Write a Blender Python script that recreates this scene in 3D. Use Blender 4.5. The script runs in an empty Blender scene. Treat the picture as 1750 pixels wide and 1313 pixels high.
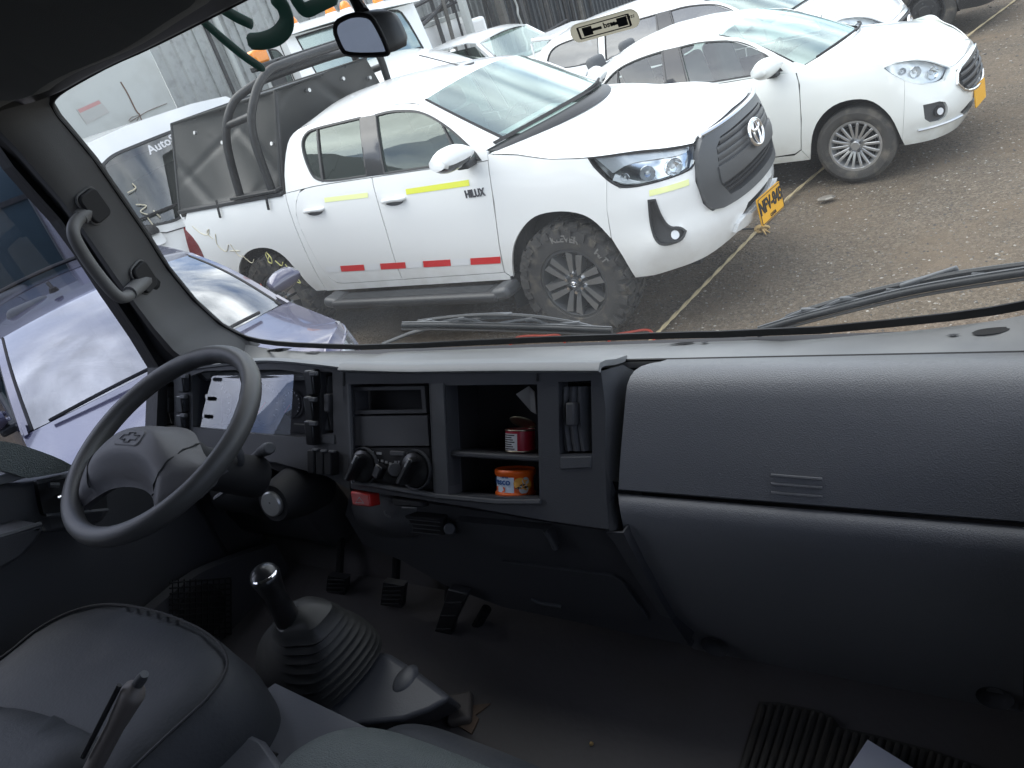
import bpy, bmesh, math, random
import numpy as np
from mathutils import Vector, Matrix
from mathutils.geometry import delaunay_2d_cdt
random.seed(7); rng = np.random.default_rng(7)
SC = bpy.context.scene
COL = SC.collection
RAD = math.radians

# ------------------------------------------------------------------ camera
EYE = 2.21                                   # height of the phone above the yard
F_PX = 1315.0                                # focal length in pixels of the 1750 px wide photograph
# rows: the truck's right, forward and up axes seen in camera axes (right, down, ahead)
ROT = np.array([[0.83867922, -0.00144957, -0.54462379],
                [0.46387329, -0.52208013, 0.71571915],
                [-0.28537474, -0.85289521, -0.43718534]])
EYEV = np.array([0.0, 0.0, EYE])
cam_d = bpy.data.cameras.new('camera'); cam = bpy.data.objects.new('camera', cam_d); COL.objects.link(cam)
cam_d.sensor_width = 36.0; cam_d.lens = 36.0 * F_PX / 1750.0
cam_d.clip_start = 0.02; cam_d.clip_end = 400
M4 = Matrix.Identity(4)
for i in range(3):
    M4[i][0] = ROT[i][0]; M4[i][1] = -ROT[i][1]; M4[i][2] = -ROT[i][2]; M4[i][3] = EYEV[i]
cam.matrix_world = M4
SC.camera = cam

# ------------------------------------------------------------------ sky, sun, exposure
SUN_EL, SUN_AZ = RAD(57), RAD(196)           # azimuth measured from +x towards +y
SKY_STRENGTH = 0.135
W = bpy.data.worlds.new('World'); SC.world = W; W.use_nodes = True
nt = W.node_tree; nt.nodes.clear()
def N(t, k, **kw):
    n = t.nodes.new(k)
    for a, b in kw.items(): setattr(n, a, b)
    return n
wo = N(nt, 'ShaderNodeOutputWorld'); bg = N(nt, 'ShaderNodeBackground')
sky = N(nt, 'ShaderNodeTexSky', sky_type='NISHITA', sun_disc=False)
sky.sun_elevation = SUN_EL; sky.sun_rotation = math.pi / 2 - SUN_AZ; sky.altitude = 2500
sky.air_density = 1.0; sky.dust_density = 1.6
tc = N(nt, 'ShaderNodeTexCoord'); mp = N(nt, 'ShaderNodeMapping'); mp.inputs['Scale'].default_value = (1, 1, 2.2)
n1 = N(nt, 'ShaderNodeTexNoise'); n1.inputs['Scale'].default_value = 2.3; n1.inputs['Detail'].default_value = 7; n1.inputs['Roughness'].default_value = .56; n1.inputs['Distortion'].default_value = .5
cr = N(nt, 'ShaderNodeValToRGB'); cr.color_ramp.elements[0].position = .36; cr.color_ramp.elements[1].position = .6
n2 = N(nt, 'ShaderNodeTexNoise'); n2.inputs['Scale'].default_value = 5.5; n2.inputs['Detail'].default_value = 5
cr2 = N(nt, 'ShaderNodeValToRGB'); cr2.color_ramp.elements[0].position = .3; cr2.color_ramp.elements[1].position = .72
cr2.color_ramp.elements[0].color = (2.6, 2.9, 3.4, 1); cr2.color_ramp.elements[1].color = (14.5, 14.6, 14.8, 1)
mx = N(nt, 'ShaderNodeMix', data_type='RGBA')
L = nt.links.new
L(tc.outputs['Generated'], mp.inputs['Vector']); L(mp.outputs[0], n1.inputs['Vector']); L(mp.outputs[0], n2.inputs['Vector'])
L(n1.outputs[0], cr.inputs[0]); L(n2.outputs[0], cr2.inputs[0])
L(cr.outputs[0], mx.inputs[0]); L(sky.outputs[0], mx.inputs[6]); L(cr2.outputs[0], mx.inputs[7])
L(mx.outputs[2], bg.inputs[0]); bg.inputs[1].default_value = SKY_STRENGTH; L(bg.outputs[0], wo.inputs[0])
sd = bpy.data.lights.new('sun', 'SUN'); sd.energy = 1.5; sd.angle = RAD(75); sd.color = (1, .965, .91)
sun = bpy.data.objects.new('sun', sd); COL.objects.link(sun)
sdir = Vector((math.cos(SUN_EL) * math.cos(SUN_AZ), math.cos(SUN_EL) * math.sin(SUN_AZ), math.sin(SUN_EL)))
sun.rotation_euler = sdir.to_track_quat('Z', 'Y').to_euler(); sun.location = (0, 0, 30)
SC.view_settings.view_transform = 'Standard'; SC.view_settings.look = 'None'
SC.view_settings.exposure = 1.22; SC.view_settings.gamma = 1.0
SC.view_settings.use_curve_mapping = False
SC.render.engine = 'CYCLES'; SC.cycles.max_bounces = 12; SC.cycles.transparent_max_bounces = 24; SC.cycles.diffuse_bounces = 6

# ------------------------------------------------------------------ materials
MATS = {}
def mat(name, col=(.5, .5, .5), rough=.5, metal=0., coat=0., spec=.5, bump=None, var=None, dirt=None, grime=None, trans=0., ior=1.5):
    """bump=(scale, strength[, kind]); var=(scale, amount); dirt=(z0, z1, colour); grime=(scale, colour, amount)"""
    if name in MATS: return MATS[name]
    m = bpy.data.materials.new(name); m.use_nodes = True; t = m.node_tree; b = t.nodes['Principled BSDF']; l = t.links.new
    c = tuple(col) + (1,)
    b.inputs['Base Color'].default_value = c; b.inputs['Roughness'].default_value = rough; b.inputs['Metallic'].default_value = metal
    b.inputs['Coat Weight'].default_value = coat; b.inputs['Coat Roughness'].default_value = .04; b.inputs['Specular IOR Level'].default_value = spec
    b.inputs['Transmission Weight'].default_value = trans; b.inputs['IOR'].default_value = ior
    m.diffuse_color = c
    co = N(t, 'ShaderNodeTexCoord').outputs['Object']; geo = N(t, 'ShaderNodeNewGeometry').outputs['Position']
    cur = None
    def mixc(a, bcol, fac):
        mxn = N(t, 'ShaderNodeMix', data_type='RGBA')
        if a is None: mxn.inputs[6].default_value = c
        else: l(a, mxn.inputs[6])
        if isinstance(bcol, tuple): mxn.inputs[7].default_value = bcol + (1,)
        else: l(bcol, mxn.inputs[7])
        l(fac, mxn.inputs[0]); return mxn.outputs[2]
    def noise(scale, det=4, vec=geo):
        n = N(t, 'ShaderNodeTexNoise'); n.inputs['Scale'].default_value = scale; n.inputs['Detail'].default_value = det; l(vec, n.inputs['Vector']); return n.outputs[0]
    def rng_(v, a, bb, lo=0., hi=1.):
        r = N(t, 'ShaderNodeMapRange'); r.inputs[1].default_value = a; r.inputs[2].default_value = bb; r.inputs[3].default_value = lo; r.inputs[4].default_value = hi; l(v, r.inputs[0]); return r.outputs[0]
    if var:
        cur = mixc(cur, tuple(x * (1 - var[1]) for x in col), rng_(noise(var[0]), .35, .65))
    if grime:
        cur = mixc(cur, grime[1], rng_(noise(grime[0], 8), .5, .75, 0, grime[2]))
    if dirt:
        sx = N(t, 'ShaderNodeSeparateXYZ'); l(geo, sx.inputs[0])
        zz = rng_(sx.outputs[2], dirt[0], dirt[1], 1, 0); nn = rng_(noise(9, 6), .3, .7)
        mu = N(t, 'ShaderNodeMath', operation='MULTIPLY'); l(zz, mu.inputs[0]); l(nn, mu.inputs[1])
        mu2 = N(t, 'ShaderNodeMath', operation='MULTIPLY'); l(mu.outputs[0], mu2.inputs[0]); mu2.inputs[1].default_value = .55
        cur = mixc(cur, dirt[2], mu2.outputs[0])
    if cur is not None: l(cur, b.inputs['Base Color'])
    if bump:
        if len(bump) > 2 and bump[2] == 'voronoi':
            v = N(t, 'ShaderNodeTexVoronoi'); v.inputs['Scale'].default_value = bump[0]; l(geo, v.inputs['Vector']); src = v.outputs['Distance']
        else: src = noise(bump[0], 5)
        bn = N(t, 'ShaderNodeBump'); bn.inputs['Strength'].default_value = bump[1]; bn.inputs['Distance'].default_value = .002; l(src, bn.inputs['Height']); l(bn.outputs[0], b.inputs['Normal'])
    MATS[name] = m; return m
def glass(name, tint, refl=.05, rough=0.0, dirt=0., gcol=(.95, .97, 1)):
    """a thin pane: see-through tint plus a mirror share that grows at grazing angles"""
    m = bpy.data.materials.new(name); m.use_nodes = True; t = m.node_tree; t.nodes.clear(); l = t.links.new
    o = N(t, 'ShaderNodeOutputMaterial'); tr = N(t, 'ShaderNodeBsdfTransparent'); tr.inputs[0].default_value = tuple(tint) + (1,)
    g = N(t, 'ShaderNodeBsdfGlossy'); g.inputs['Roughness'].default_value = rough; g.inputs['Color'].default_value = tuple(gcol) + (1,)
    lw = N(t, 'ShaderNodeLayerWeight'); lw.inputs[0].default_value = .5
    p = N(t, 'ShaderNodeMath', operation='POWER'); p.inputs[1].default_value = 4.0; l(lw.outputs['Facing'], p.inputs[0])
    ma = N(t, 'ShaderNodeMath', operation='MULTIPLY_ADD'); ma.inputs[1].default_value = .85; ma.inputs[2].default_value = refl; l(p.outputs[0], ma.inputs[0])
    mxs = N(t, 'ShaderNodeMixShader'); l(ma.outputs[0], mxs.inputs[0]); l(tr.outputs[0], mxs.inputs[1]); l(g.outputs[0], mxs.inputs[2])
    out = mxs.outputs[0]
    if dirt > 0:
        d = N(t, 'ShaderNodeBsdfTranslucent'); d.inputs[0].default_value = (.82, .83, .82, 1)  # translucent veil: dust plus a haze that lifts the darks behind the pane
        nz = N(t, 'ShaderNodeTexNoise'); nz.inputs['Scale'].default_value = 7; nz.inputs['Detail'].default_value = 6
        gp = N(t, 'ShaderNodeNewGeometry'); l(gp.outputs['Position'], nz.inputs['Vector'])
        mr = N(t, 'ShaderNodeMapRange'); mr.inputs[1].default_value = .3; mr.inputs[2].default_value = .8; mr.inputs[3].default_value = dirt * .45; mr.inputs[4].default_value = dirt; l(nz.outputs[0], mr.inputs[0])
        m2 = N(t, 'ShaderNodeMixShader'); l(mr.outputs[0], m2.inputs[0]); l(out, m2.inputs[1]); l(d.outputs[0], m2.inputs[2]); out = m2.outputs[0]
    l(out, o.inputs[0]); MATS[name] = m; return m

# ------------------------------------------------------------------ object helpers
LOC = {}
def thing(name, label, cat, loc=(0, 0, 0), rotz=0., group=None):
    o = bpy.data.objects.new(name, None); COL.objects.link(o); o.empty_display_size = .1
    o.location = loc; o.rotation_euler = (0, 0, rotz); o['label'] = label; o['category'] = cat
    if group: o['group'] = group
    LOC[o.name] = np.zeros(3) if True else None
    return o
def tag(o, label=None, cat=None, group=None, kind=None):
    if label: o['label'] = label
    if cat: o['category'] = cat
    if group: o['group'] = group
    if kind: o['kind'] = kind
    return o
class MB:
    def __init__(s): s.V = []; s.F = []; s.n = 0
    def add(s, vf):
        V, Fc = vf; V = np.asarray(V, float).reshape(-1, 3); s.V.append(V); s.F += [tuple(int(i) + s.n for i in f) for f in Fc]; s.n += len(V); return s
    def vf(s): return np.concatenate(s.V), s.F
def build(name, vf, m, parent=None, smooth=35, bevel=0., seg=2, label=None, world=False):
    """link one mesh object; its origin goes to the middle of its box. Coordinates are in the thing's own frame"""
    if isinstance(vf, MB): vf = vf.vf()
    V, Fc = np.asarray(vf[0], float), vf[1]
    mid = (V.max(0) + V.min(0)) / 2
    me = bpy.data.meshes.new(name); me.from_pydata((V - mid).tolist(), [], [tuple(f) for f in Fc]); me.update()
    me.materials.append(m)
    if smooth:
        me.polygons.foreach_set('use_smooth', [True] * len(me.polygons)); me.set_sharp_from_angle(angle=RAD(smooth))
    o = bpy.data.objects.new(name, me); COL.objects.link(o)
    if parent is not None:
        o.parent = parent; o.location = mid - LOC[parent.name]
    else: o.location = mid
    LOC[o.name] = mid
    if bevel > 0:
        b = o.modifiers.new('bevel', 'BEVEL'); b.width = bevel; b.segments = seg; b.limit_method = 'ANGLE'; b.angle_limit = RAD(40)
    if label: o['label'] = label
    return o
def recalc(vf):
    V, Fc = vf if not isinstance(vf, MB) else vf.vf()
    bm = bmesh.new(); vs = [bm.verts.new(v) for v in V]
    for f in Fc:
        try: bm.faces.new([vs[i] for i in f])
        except ValueError: pass
    bmesh.ops.remove_doubles(bm, verts=bm.verts, dist=1e-5); bmesh.ops.recalc_face_normals(bm, faces=bm.faces)
    bm.verts.index_update(); V = np.array([v.co[:] for v in bm.verts]); Fc = [tuple(v.index for v in f.verts) for f in bm.faces]; bm.free()
    return V, Fc
def rotm(ax, a): return np.array(Matrix.Rotation(a, 3, ax))
def xf(vf, R=None, t=None, s=None):
    V = np.asarray(vf[0], float)
    if s is not None: V = V * np.asarray(s)
    if R is not None: V = V @ np.asarray(R).T
    if t is not None: V = V + np.asarray(t)
    return V, vf[1]
def box(c, s, R=None):
    x, y, z = np.array(s) / 2
    V = np.array([[a * x, b * y, d * z] for a in (-1, 1) for b in (-1, 1) for d in (-1, 1)])
    Fc = [(0, 1, 3, 2), (4, 6, 7, 5), (0, 4, 5, 1), (2, 3, 7, 6), (0, 2, 6, 4), (1, 5, 7, 3)]
    return xf((V, Fc), R, c)
def frame(d):
    d = np.asarray(d, float); d = d / np.linalg.norm(d); a = np.array([0, 0, 1.]) if abs(d[2]) < .9 else np.array([1., 0, 0])
    u = np.cross(a, d); u /= np.linalg.norm(u); return u, np.cross(d, u), d
def cyl(p0, p1, r0, r1=None, n=20, cap=True):
    r1 = r0 if r1 is None else r1; p0, p1 = np.array(p0, float), np.array(p1, float); u, v, d = frame(p1 - p0)
    a = np.linspace(0, 2 * np.pi, n, endpoint=False); ring = np.cos(a)[:, None] * u + np.sin(a)[:, None] * v
    V = np.r_[p0 + ring * r0, p1 + ring * r1]; Fc = [(i, (i + 1) % n, n + (i + 1) % n, n + i) for i in range(n)]
    if cap: Fc += [tuple(range(n))[::-1], tuple(range(n, 2 * n))]
    return V, Fc
def tube(path, r, n=10, closed=False, cap=True, flat=None):
    P = np.array(path, float); m = len(P); rr = np.broadcast_to(r, (m,)); V = []; pu = None
    for i in range(m):
        a, b = (P[i - 1], P[(i + 1) % m]) if closed else (P[max(i - 1, 0)], P[min(i + 1, m - 1)])
        d = b - a; d /= np.linalg.norm(d)
        if pu is None: u = frame(d)[0]
        else: u = pu - d * (pu @ d); u /= np.linalg.norm(u)
        pu = u; v = np.cross(d, u); t = np.linspace(0, 2 * np.pi, n, endpoint=False)
        V.append(P[i] + rr[i] * (np.cos(t)[:, None] * u + np.sin(t)[:, None] * v * (flat or 1)))
    Fc = []
    for i in range(m if closed else m - 1):
        for j in range(n): Fc.append((i * n + j, i * n + (j + 1) % n, ((i + 1) % m) * n + (j + 1) % n, ((i + 1) % m) * n + j))
    if cap and not closed: Fc += [tuple(range(n))[::-1], tuple(range((m - 1) * n, m * n))]
    return np.concatenate(V), Fc
def spline(pts, k=6, closed=False):
    P = np.array(pts, float); m = len(P); out = []
    for i in range(m if closed else m - 1):
        if closed: a, b, c, d = P[(i - 1) % m], P[i], P[(i + 1) % m], P[(i + 2) % m]
        else: a, b, c, d = P[max(i - 1, 0)], P[i], P[i + 1], P[min(i + 2, m - 1)]
        for t in np.linspace(0, 1, k, endpoint=False):
            out.append(.5 * ((2 * b) + (c - a) * t + (2 * a - 5 * b + 4 * c - d) * t * t + (3 * b - a - 3 * c + d) * t ** 3))
    if not closed: out.append(P[-1])
    return np.array(out)
def lathe(prof, n=32, c=(0, 0, 0), axis='z', closed=False):
    """prof: (r, h) pairs turned about the axis"""
    pr = np.array(prof, float); m = len(pr); a = np.linspace(0, 2 * np.pi, n, endpoint=False)
    V = np.concatenate([np.c_[r * np.cos(a), r * np.sin(a), np.full(n, h)] for r, h in pr])
    if axis == 'y': V = V[:, [0, 2, 1]]
    if axis == 'x': V = V[:, [2, 0, 1]]
    Fc = []
    for i in range(m if closed else m - 1):
        k = (i + 1) % m
        for j in range(n): Fc.append((i * n + j, i * n + (j + 1) % n, k * n + (j + 1) % n, k * n + j))
    return V + np.array(c), Fc
def gridf(P):
    """P: rows x cols x 3"""
    P = np.asarray(P, float); a, b = P.shape[:2]
    return P.reshape(-1, 3), [(i * b + j, i * b + j + 1, (i + 1) * b + j + 1, (i + 1) * b + j) for i in range(a - 1) for j in range(b - 1)]
def thick(vf, d, both=False):
    """give an open sheet a thickness along its normals"""
    V, Fc = vf; bm = bmesh.new(); vs = [bm.verts.new(v) for v in V]
    for f in Fc:
        try: bm.faces.new([vs[i] for i in f])
        except ValueError: pass
    bm.normal_update(); bm.verts.index_update()
    nr = np.array([v.normal[:] for v in bm.verts]); V = np.asarray(V, float); n = len(V)
    Fo = [tuple(v.index for v in f.verts) for f in bm.faces]; be = [(e.verts[0].index, e.verts[1].index) for e in bm.edges if e.is_boundary]
    edir = {}
    for f in Fo:
        for i in range(len(f)): edir[(f[i], f[(i + 1) % len(f)])] = 1
    bm.free()
    out = list(Fo) + [tuple(i + n for i in f[::-1]) for f in Fo]
    for a, b in be:
        if (a, b) in edir: out.append((b, a, a + n, b + n))
        else: out.append((a, b, b + n, a + n))
    return np.r_[V, V - nr * d], out
def inpoly(P, poly):
    x, y = P[:, 0], P[:, 1]; q = np.array(poly, float); ins = np.zeros(len(P), bool); j = len(q) - 1
    for i in range(len(q)):
        c = ((q[i, 1] > y) != (q[j, 1] > y)); dy = q[j, 1] - q[i, 1]
        if abs(dy) > 1e-12: ins ^= c & (x < (q[j, 0] - q[i, 0]) * (y - q[i, 1]) / dy + q[i, 0])
        j = i
    return ins
def resample(poly, step):
    q = np.array(poly, float); out = []
    for i in range(len(q)):
        a, b = q[i], q[(i + 1) % len(q)]; k = max(1, int(math.ceil(np.linalg.norm(b - a) / step)))
        out += [a + (b - a) * t / k for t in range(k)]
    return np.array(out)
def area(q): q = np.asarray(q); return .5 * np.sum(q[:, 0] * np.roll(q[:, 1], -1) - np.roll(q[:, 0], -1) * q[:, 1])
def shrink(poly, g):
    q = np.array(poly, float)
    if area(q) < 0: q = q[::-1]
    out = []
    for i in range(len(q)):
        a, b, c = q[i - 1], q[i], q[(i + 1) % len(q)]
        d1, d2 = b - a, c - b; l1, l2 = np.linalg.norm(d1) + 1e-12, np.linalg.norm(d2) + 1e-12
        n1_, n2_ = np.array([-d1[1], d1[0]]) / l1, np.array([-d2[1], d2[0]]) / l2
        n = n1_ + n2_; k = n @ n
        out.append(b + (n / max(k, .4)) * 2 * g * .5 * 1.0 if k > 1e-6 else b)
    return np.array(out)
def chaikin(poly, it=2, keep=50, closed=True):
    q = np.array(poly, float)
    for _ in range(it):
        out = []; m = len(q)
        for i in range(m):
            a, b, c = q[i - 1], q[i], q[(i + 1) % m]
            d1, d2 = b - a, c - b; cs = (d1 @ d2) / (np.linalg.norm(d1) * np.linalg.norm(d2) + 1e-12)
            if math.degrees(math.acos(max(-1, min(1, cs)))) > keep: out.append(b)
            else: out += [b - d1 * .25, b + d2 * .25]
        q = np.array(out)
    return q
def cdt(outer, holes=(), step=.06):
    """fill a 2D outline with holes by a triangulation with inner grid points -> verts, faces, boundary loops"""
    loops = [resample(outer, step)] + [resample(h, step) for h in holes]
    V = list(np.concatenate(loops)); edges = []; n = 0
    for lp in loops:
        edges += [(n + i, n + (i + 1) % len(lp)) for i in range(len(lp))]; n += len(lp)
    B = np.array(V); lo, hi = B.min(0), B.max(0)
    gx, gy = np.arange(lo[0] + step * .5, hi[0], step), np.arange(lo[1] + step * .5, hi[1], step)
    if len(gx) and len(gy):
        G = np.array([(a + (.25 * step if k % 2 else 0), b) for k, b in enumerate(gy) for a in gx])
        G = G[inpoly(G, loops[0])]
        for h in loops[1:]:
            if len(G): G = G[~inpoly(G, h)]
        if len(G):
            d = np.sqrt(((G[:, None, :] - B[None]) ** 2).sum(2)).min(1); G = G[d > step * .45]
        V += list(G)
    r = delaunay_2d_cdt([Vector(v) for v in V], edges, [], 0, 1e-6)
    P = np.array([v[:] for v in r[0]]); T = [t for t in r[2]]
    cen = np.array([P[list(t)].mean(0) for t in T]); ok = inpoly(cen, loops[0])
    for h in loops[1:]: ok &= ~inpoly(cen, h)
    T = [tuple(t) if area(P[list(t)]) > 0 else tuple(t)[::-1] for t, k in zip(T, ok) if k]
    return P, T
def sheet(outer, holes, fmap, step, depth):
    """outline -> skin in space, its rim turned back by depth. fmap(P2, off) -> 3D, off>0 is outward"""
    P, T = cdt(outer, holes, step)
    V = fmap(P, 0.0); cnt = {}
    for t in T:
        for i in range(3): cnt[(t[i], t[(i + 1) % 3])] = 1
    rim = [e for e in cnt if (e[1], e[0]) not in cnt]
    Fc = list(T)
    if depth > 0:
        ids = sorted({i for e in rim for i in e}); k = {a: len(P) + j for j, a in enumerate(ids)}
        V = np.r_[V, fmap(P[ids], -depth)]
        Fc += [(b, a, k[a], k[b]) for a, b in rim]
    return V, Fc
def text_vf(s, size=1., ext=.02, bold=False):
    cu = bpy.data.curves.new('txt', 'FONT'); cu.body = s; cu.size = size; cu.extrude = ext; cu.align_x = 'CENTER'; cu.align_y = 'CENTER'; cu.resolution_u = 3
    if bold: cu.offset = size * .022
    o = bpy.data.objects.new('txt', cu); COL.objects.link(o)
    dg = bpy.context.evaluated_depsgraph_get(); me = bpy.data.meshes.new_from_object(o.evaluated_get(dg))
    V = np.array([v.co[:] for v in me.vertices]); Fc = [tuple(p.vertices) for p in me.polygons]
    bpy.data.objects.remove(o); bpy.data.curves.remove(cu); bpy.data.meshes.remove(me)
    return V, Fc
def rrect(w, h, r, n=4):
    out = []
    for cx, cy, a0 in ((w / 2 - r, h / 2 - r, 0), (-w / 2 + r, h / 2 - r, 90), (-w / 2 + r, -h / 2 + r, 180), (w / 2 - r, -h / 2 + r, 270)):
        for k in range(n + 1): a = RAD(a0 + 90 * k / n); out.append((cx + r * math.cos(a), cy + r * math.sin(a)))
    return np.array(out)
def copy_tree(o, parent=None):
    c = o.copy(); COL.objects.link(c)
    if parent is not None: c.parent = parent
    LOC[c.name] = LOC.get(o.name, np.zeros(3))
    for ch in list(o.children): copy_tree(ch, c)
    return c
# ------------------------------------------------------------------ yard materials
m_white = mat('white_car_paint', (.80, .81, .80), .30, coat=.8, dirt=(.25, .75, (.42, .38, .31)))
m_white2 = mat('pearl_white_paint', (.78, .80, .77), .28, coat=.8, dirt=(.15, .5, (.4, .37, .3)))
m_silver = mat('silver_paint', (.085, .082, .13), .2, metal=.2, coat=1.0)
m_greyp = mat('grey_paint', (.07, .075, .08), .3, coat=.7)
m_gap = mat('black_gap_rubber', (.012, .012, .013), .8)  # plain black for seals, wipers, grille backs and panel gaps
m_blackpl = mat('black_plastic', (.025, .026, .028), .45, bump=(240, .25))
m_darkpl = mat('dark_grey_plastic', (.055, .058, .062), .42)
m_gloss = mat('gloss_black', (.012, .012, .014), .12, coat=.5)
m_chrome = mat('chrome', (.82, .83, .85), .12, metal=1)
m_alu = mat('silver_alloy', (.62, .63, .64), .3, metal=.85)
m_rimdark = mat('dark_alloy', (.10, .105, .11), .33, metal=.7)
m_rimface = mat('machined_alloy', (.30, .31, .32), .3, metal=.8)
m_tyre = mat('tyre_rubber', (.033, .032, .031), .85, bump=(70, .4), grime=(14, (.16, .135, .10), .5))
m_tyre2 = mat('dusty_tyre_rubber', (.05, .048, .045), .9, grime=(10, (.20, .175, .14), .6))
m_letter = mat('raised_tyre_letters', (.17, .165, .155), .8)
m_under = mat('underbody', (.012, .012, .012), .95)
m_seat = mat('grey_car_seat', (.11, .115, .12), .85)
m_seatl = mat('pale_car_seat', (.34, .34, .32), .85)
m_tarp = mat('black_canvas', (.021, .023, .0225), .40, bump=(26, .35), var=(3, .15), grime=(2.5, (.06, .06, .056), .2))
m_bar = mat('black_tube', (.014, .015, .016), .45, grime=(20, (.06, .06, .06), .35))
m_yell = mat('yellow_reflective', (.75, .78, .08), .4)
m_paley = mat('pale_yellow_reflective', (.82, .86, .40), .4)
m_red = mat('red_reflective', (.62, .02, .02), .35)
m_whitet = mat('white_reflective', (.74, .75, .76), .35)
m_lampr = mat('red_tail_lamp', (.16, .012, .014), .12, coat=1)
m_amber = mat('amber_lamp', (.85, .26, .01), .25, coat=.6)
m_plate = mat('yellow_plate', (.85, .43, .015), .42)
m_ink = mat('black_ink', (.01, .01, .01), .5)
m_badge = mat('dark_badge', (.09, .09, .10), .3, metal=.6)
m_refl = mat('lamp_reflector', (.78, .79, .80), .1, metal=1)
m_lampw = mat('pale_lamp_inner', (.80, .82, .83), .22, metal=.35)
m_bulb = mat('lamp_lens_bulb', (.7, .72, .74), .1, coat=1)
m_scrawl = mat('yellow_grease_marker', (.62, .60, .22), .6)
m_scrawlp = mat('pale_grease_marker', (.62, .57, .42), .6)
m_scrawlr = mat('red_grease_marker', (.55, .10, .05), .6)
g_side = glass('car_side_glass', (.17, .205, .19), .095, gcol=(.88, 1, .95))
g_clear = glass('car_clear_glass', (.60, .68, .65), .07)
g_wind = glass('car_windscreen_glass', (.62, .78, .72), .30, rough=.13, gcol=(.86, 1, .96))
g_cloud = glass('clouded_windscreen_glass', (.20, .23, .26), .23)
g_lamp = glass('lamp_cover_glass', (.86, .89, .90), .06)
g_dark = glass('dark_car_glass', (.10, .11, .12), .12)
g_mirr = mat('mirror_glass', (.75, .78, .8), .02, metal=1)
m_rope = mat('sisal_rope', (.42, .34, .2), .9, bump=(300, .8))
m_knot = mat('tan_rope_knot', (.55, .38, .16), .9)
m_cable = mat('red_cable', (.42, .06, .035), .5)

# ------------------------------------------------------------------ generic car body
class Body:
    """plan curve that runs along the right side, s = x, then round the front corner to the middle of the nose"""
    def __init__(s, xb, w, xf_, c1, c2, side, front, blend=.5):
        s.xb, s.w = xb, w; t = np.linspace(0, 1, 400)[:, None]
        P0, P1, P2, P3 = map(np.array, ((xb, -w), c1, c2, (xf_, 0.)))
        Bz = (1 - t) ** 3 * P0 + 3 * (1 - t) ** 2 * t * P1 + 3 * (1 - t) * t * t * P2 + t ** 3 * P3
        Ln = np.r_[0, np.cumsum(np.linalg.norm(np.diff(Bz, axis=0), axis=1))]
        s.B, s.L = Bz, Ln; s.se = xb + Ln[-1]; s.side, s.front = np.array(side), np.array(front); s.blend = blend
        T = np.gradient(Bz, axis=0); T /= np.linalg.norm(T, axis=1)[:, None]; s.N = np.c_[T[:, 1], -T[:, 0]]
    def pt(s, S, Z, off=0.):
        S = np.asarray(S, float); Z = np.asarray(Z, float); mir = S > s.se; S = np.where(mir, 2 * s.se - S, S)
        l = np.clip(S - s.xb, 0, None)
        bx, by, nx, ny = (np.interp(l, s.L, q) for q in (s.B[:, 0], s.B[:, 1], s.N[:, 0], s.N[:, 1]))
        x = np.where(S < s.xb, S, bx); y = np.where(S < s.xb, -s.w, by); nx = np.where(S < s.xb, 0, nx); ny = np.where(S < s.xb, -1, ny)
        b = np.clip((S - s.xb) / s.blend, 0, 1); b = b * b * (3 - 2 * b)
        ins = np.interp(Z, s.side[:, 0], s.side[:, 1]) * (1 - b) + np.interp(Z, s.front[:, 0], s.front[:, 1]) * b - off
        return np.stack([x - nx * ins, (y - ny * ins) * np.where(mir, -1, 1), Z], -1)
    def panel(s, name, parent, m, poly, holes=(), off=0., depth=.018, gap=.003, step=.07, mirror=True, label=None, only=None):
        P = shrink(poly, gap) if gap else np.array(poly, float)
        if area(P) < 0: P = P[::-1]
        vf = sheet(P, [np.array(h) for h in holes], lambda q, d: s.pt(q[:, 0], q[:, 1], off + d), step, depth)
        o = build(name, vf, m, parent, 40, label=label)
        if mirror:
            V = vf[0] * np.array([1, -1, 1]); build(name, (V, [f[::-1] for f in vf[1]]), m, parent, 40)
        return o
def sym(B, half):
    """half outline of the nose that starts and ends on the centre line -> whole outline"""
    h = np.array(half, float); o = h[::-1].copy(); o[:, 0] = 2 * B.se - o[:, 0]
    return np.r_[h, o[1:-1]]
def arcp(cx, cz, r, a0, a1, n=14, rz=None):
    a = np.radians(np.linspace(a0, a1, n)); return [(cx + r * math.cos(t), cz + (rz or r) * math.sin(t)) for t in a]
def cross(st, n=15):
    """st: (xe, ye, ze, dx, dz) edge point and bulge of the middle -> rows"""
    y = np.linspace(-1, 1, n); b = 1 - y ** 2
    return gridf([[(xe + dx * k, ye * t, ze + dz * k) for t, k in zip(y, b)] for xe, ye, ze, dx, dz in st])
def crossband(st, y0, y1, n=6):
    m_ = len(st); a = np.broadcast_to(y0, (m_,)); b = np.broadcast_to(y1, (m_,)); rows = []
    for (xe, ye, ze, dx, dz), p, q in zip(st, a, b): rows.append([(xe + dx * (1 - t * t), ye * t, ze + dz * (1 - t * t)) for t in np.linspace(p, q, n)])
    return gridf(rows)
def lerp_st(a, b, n): return [tuple(np.array(a) * (1 - t) + np.array(b) * t) for t in np.linspace(0, 1, n)]
def flipf(vf): return vf[0], [f[::-1] for f in vf[1]]
def mirv(vf): return np.asarray(vf[0]) * np.array([1, -1, 1]), [f[::-1] for f in vf[1]]

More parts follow.
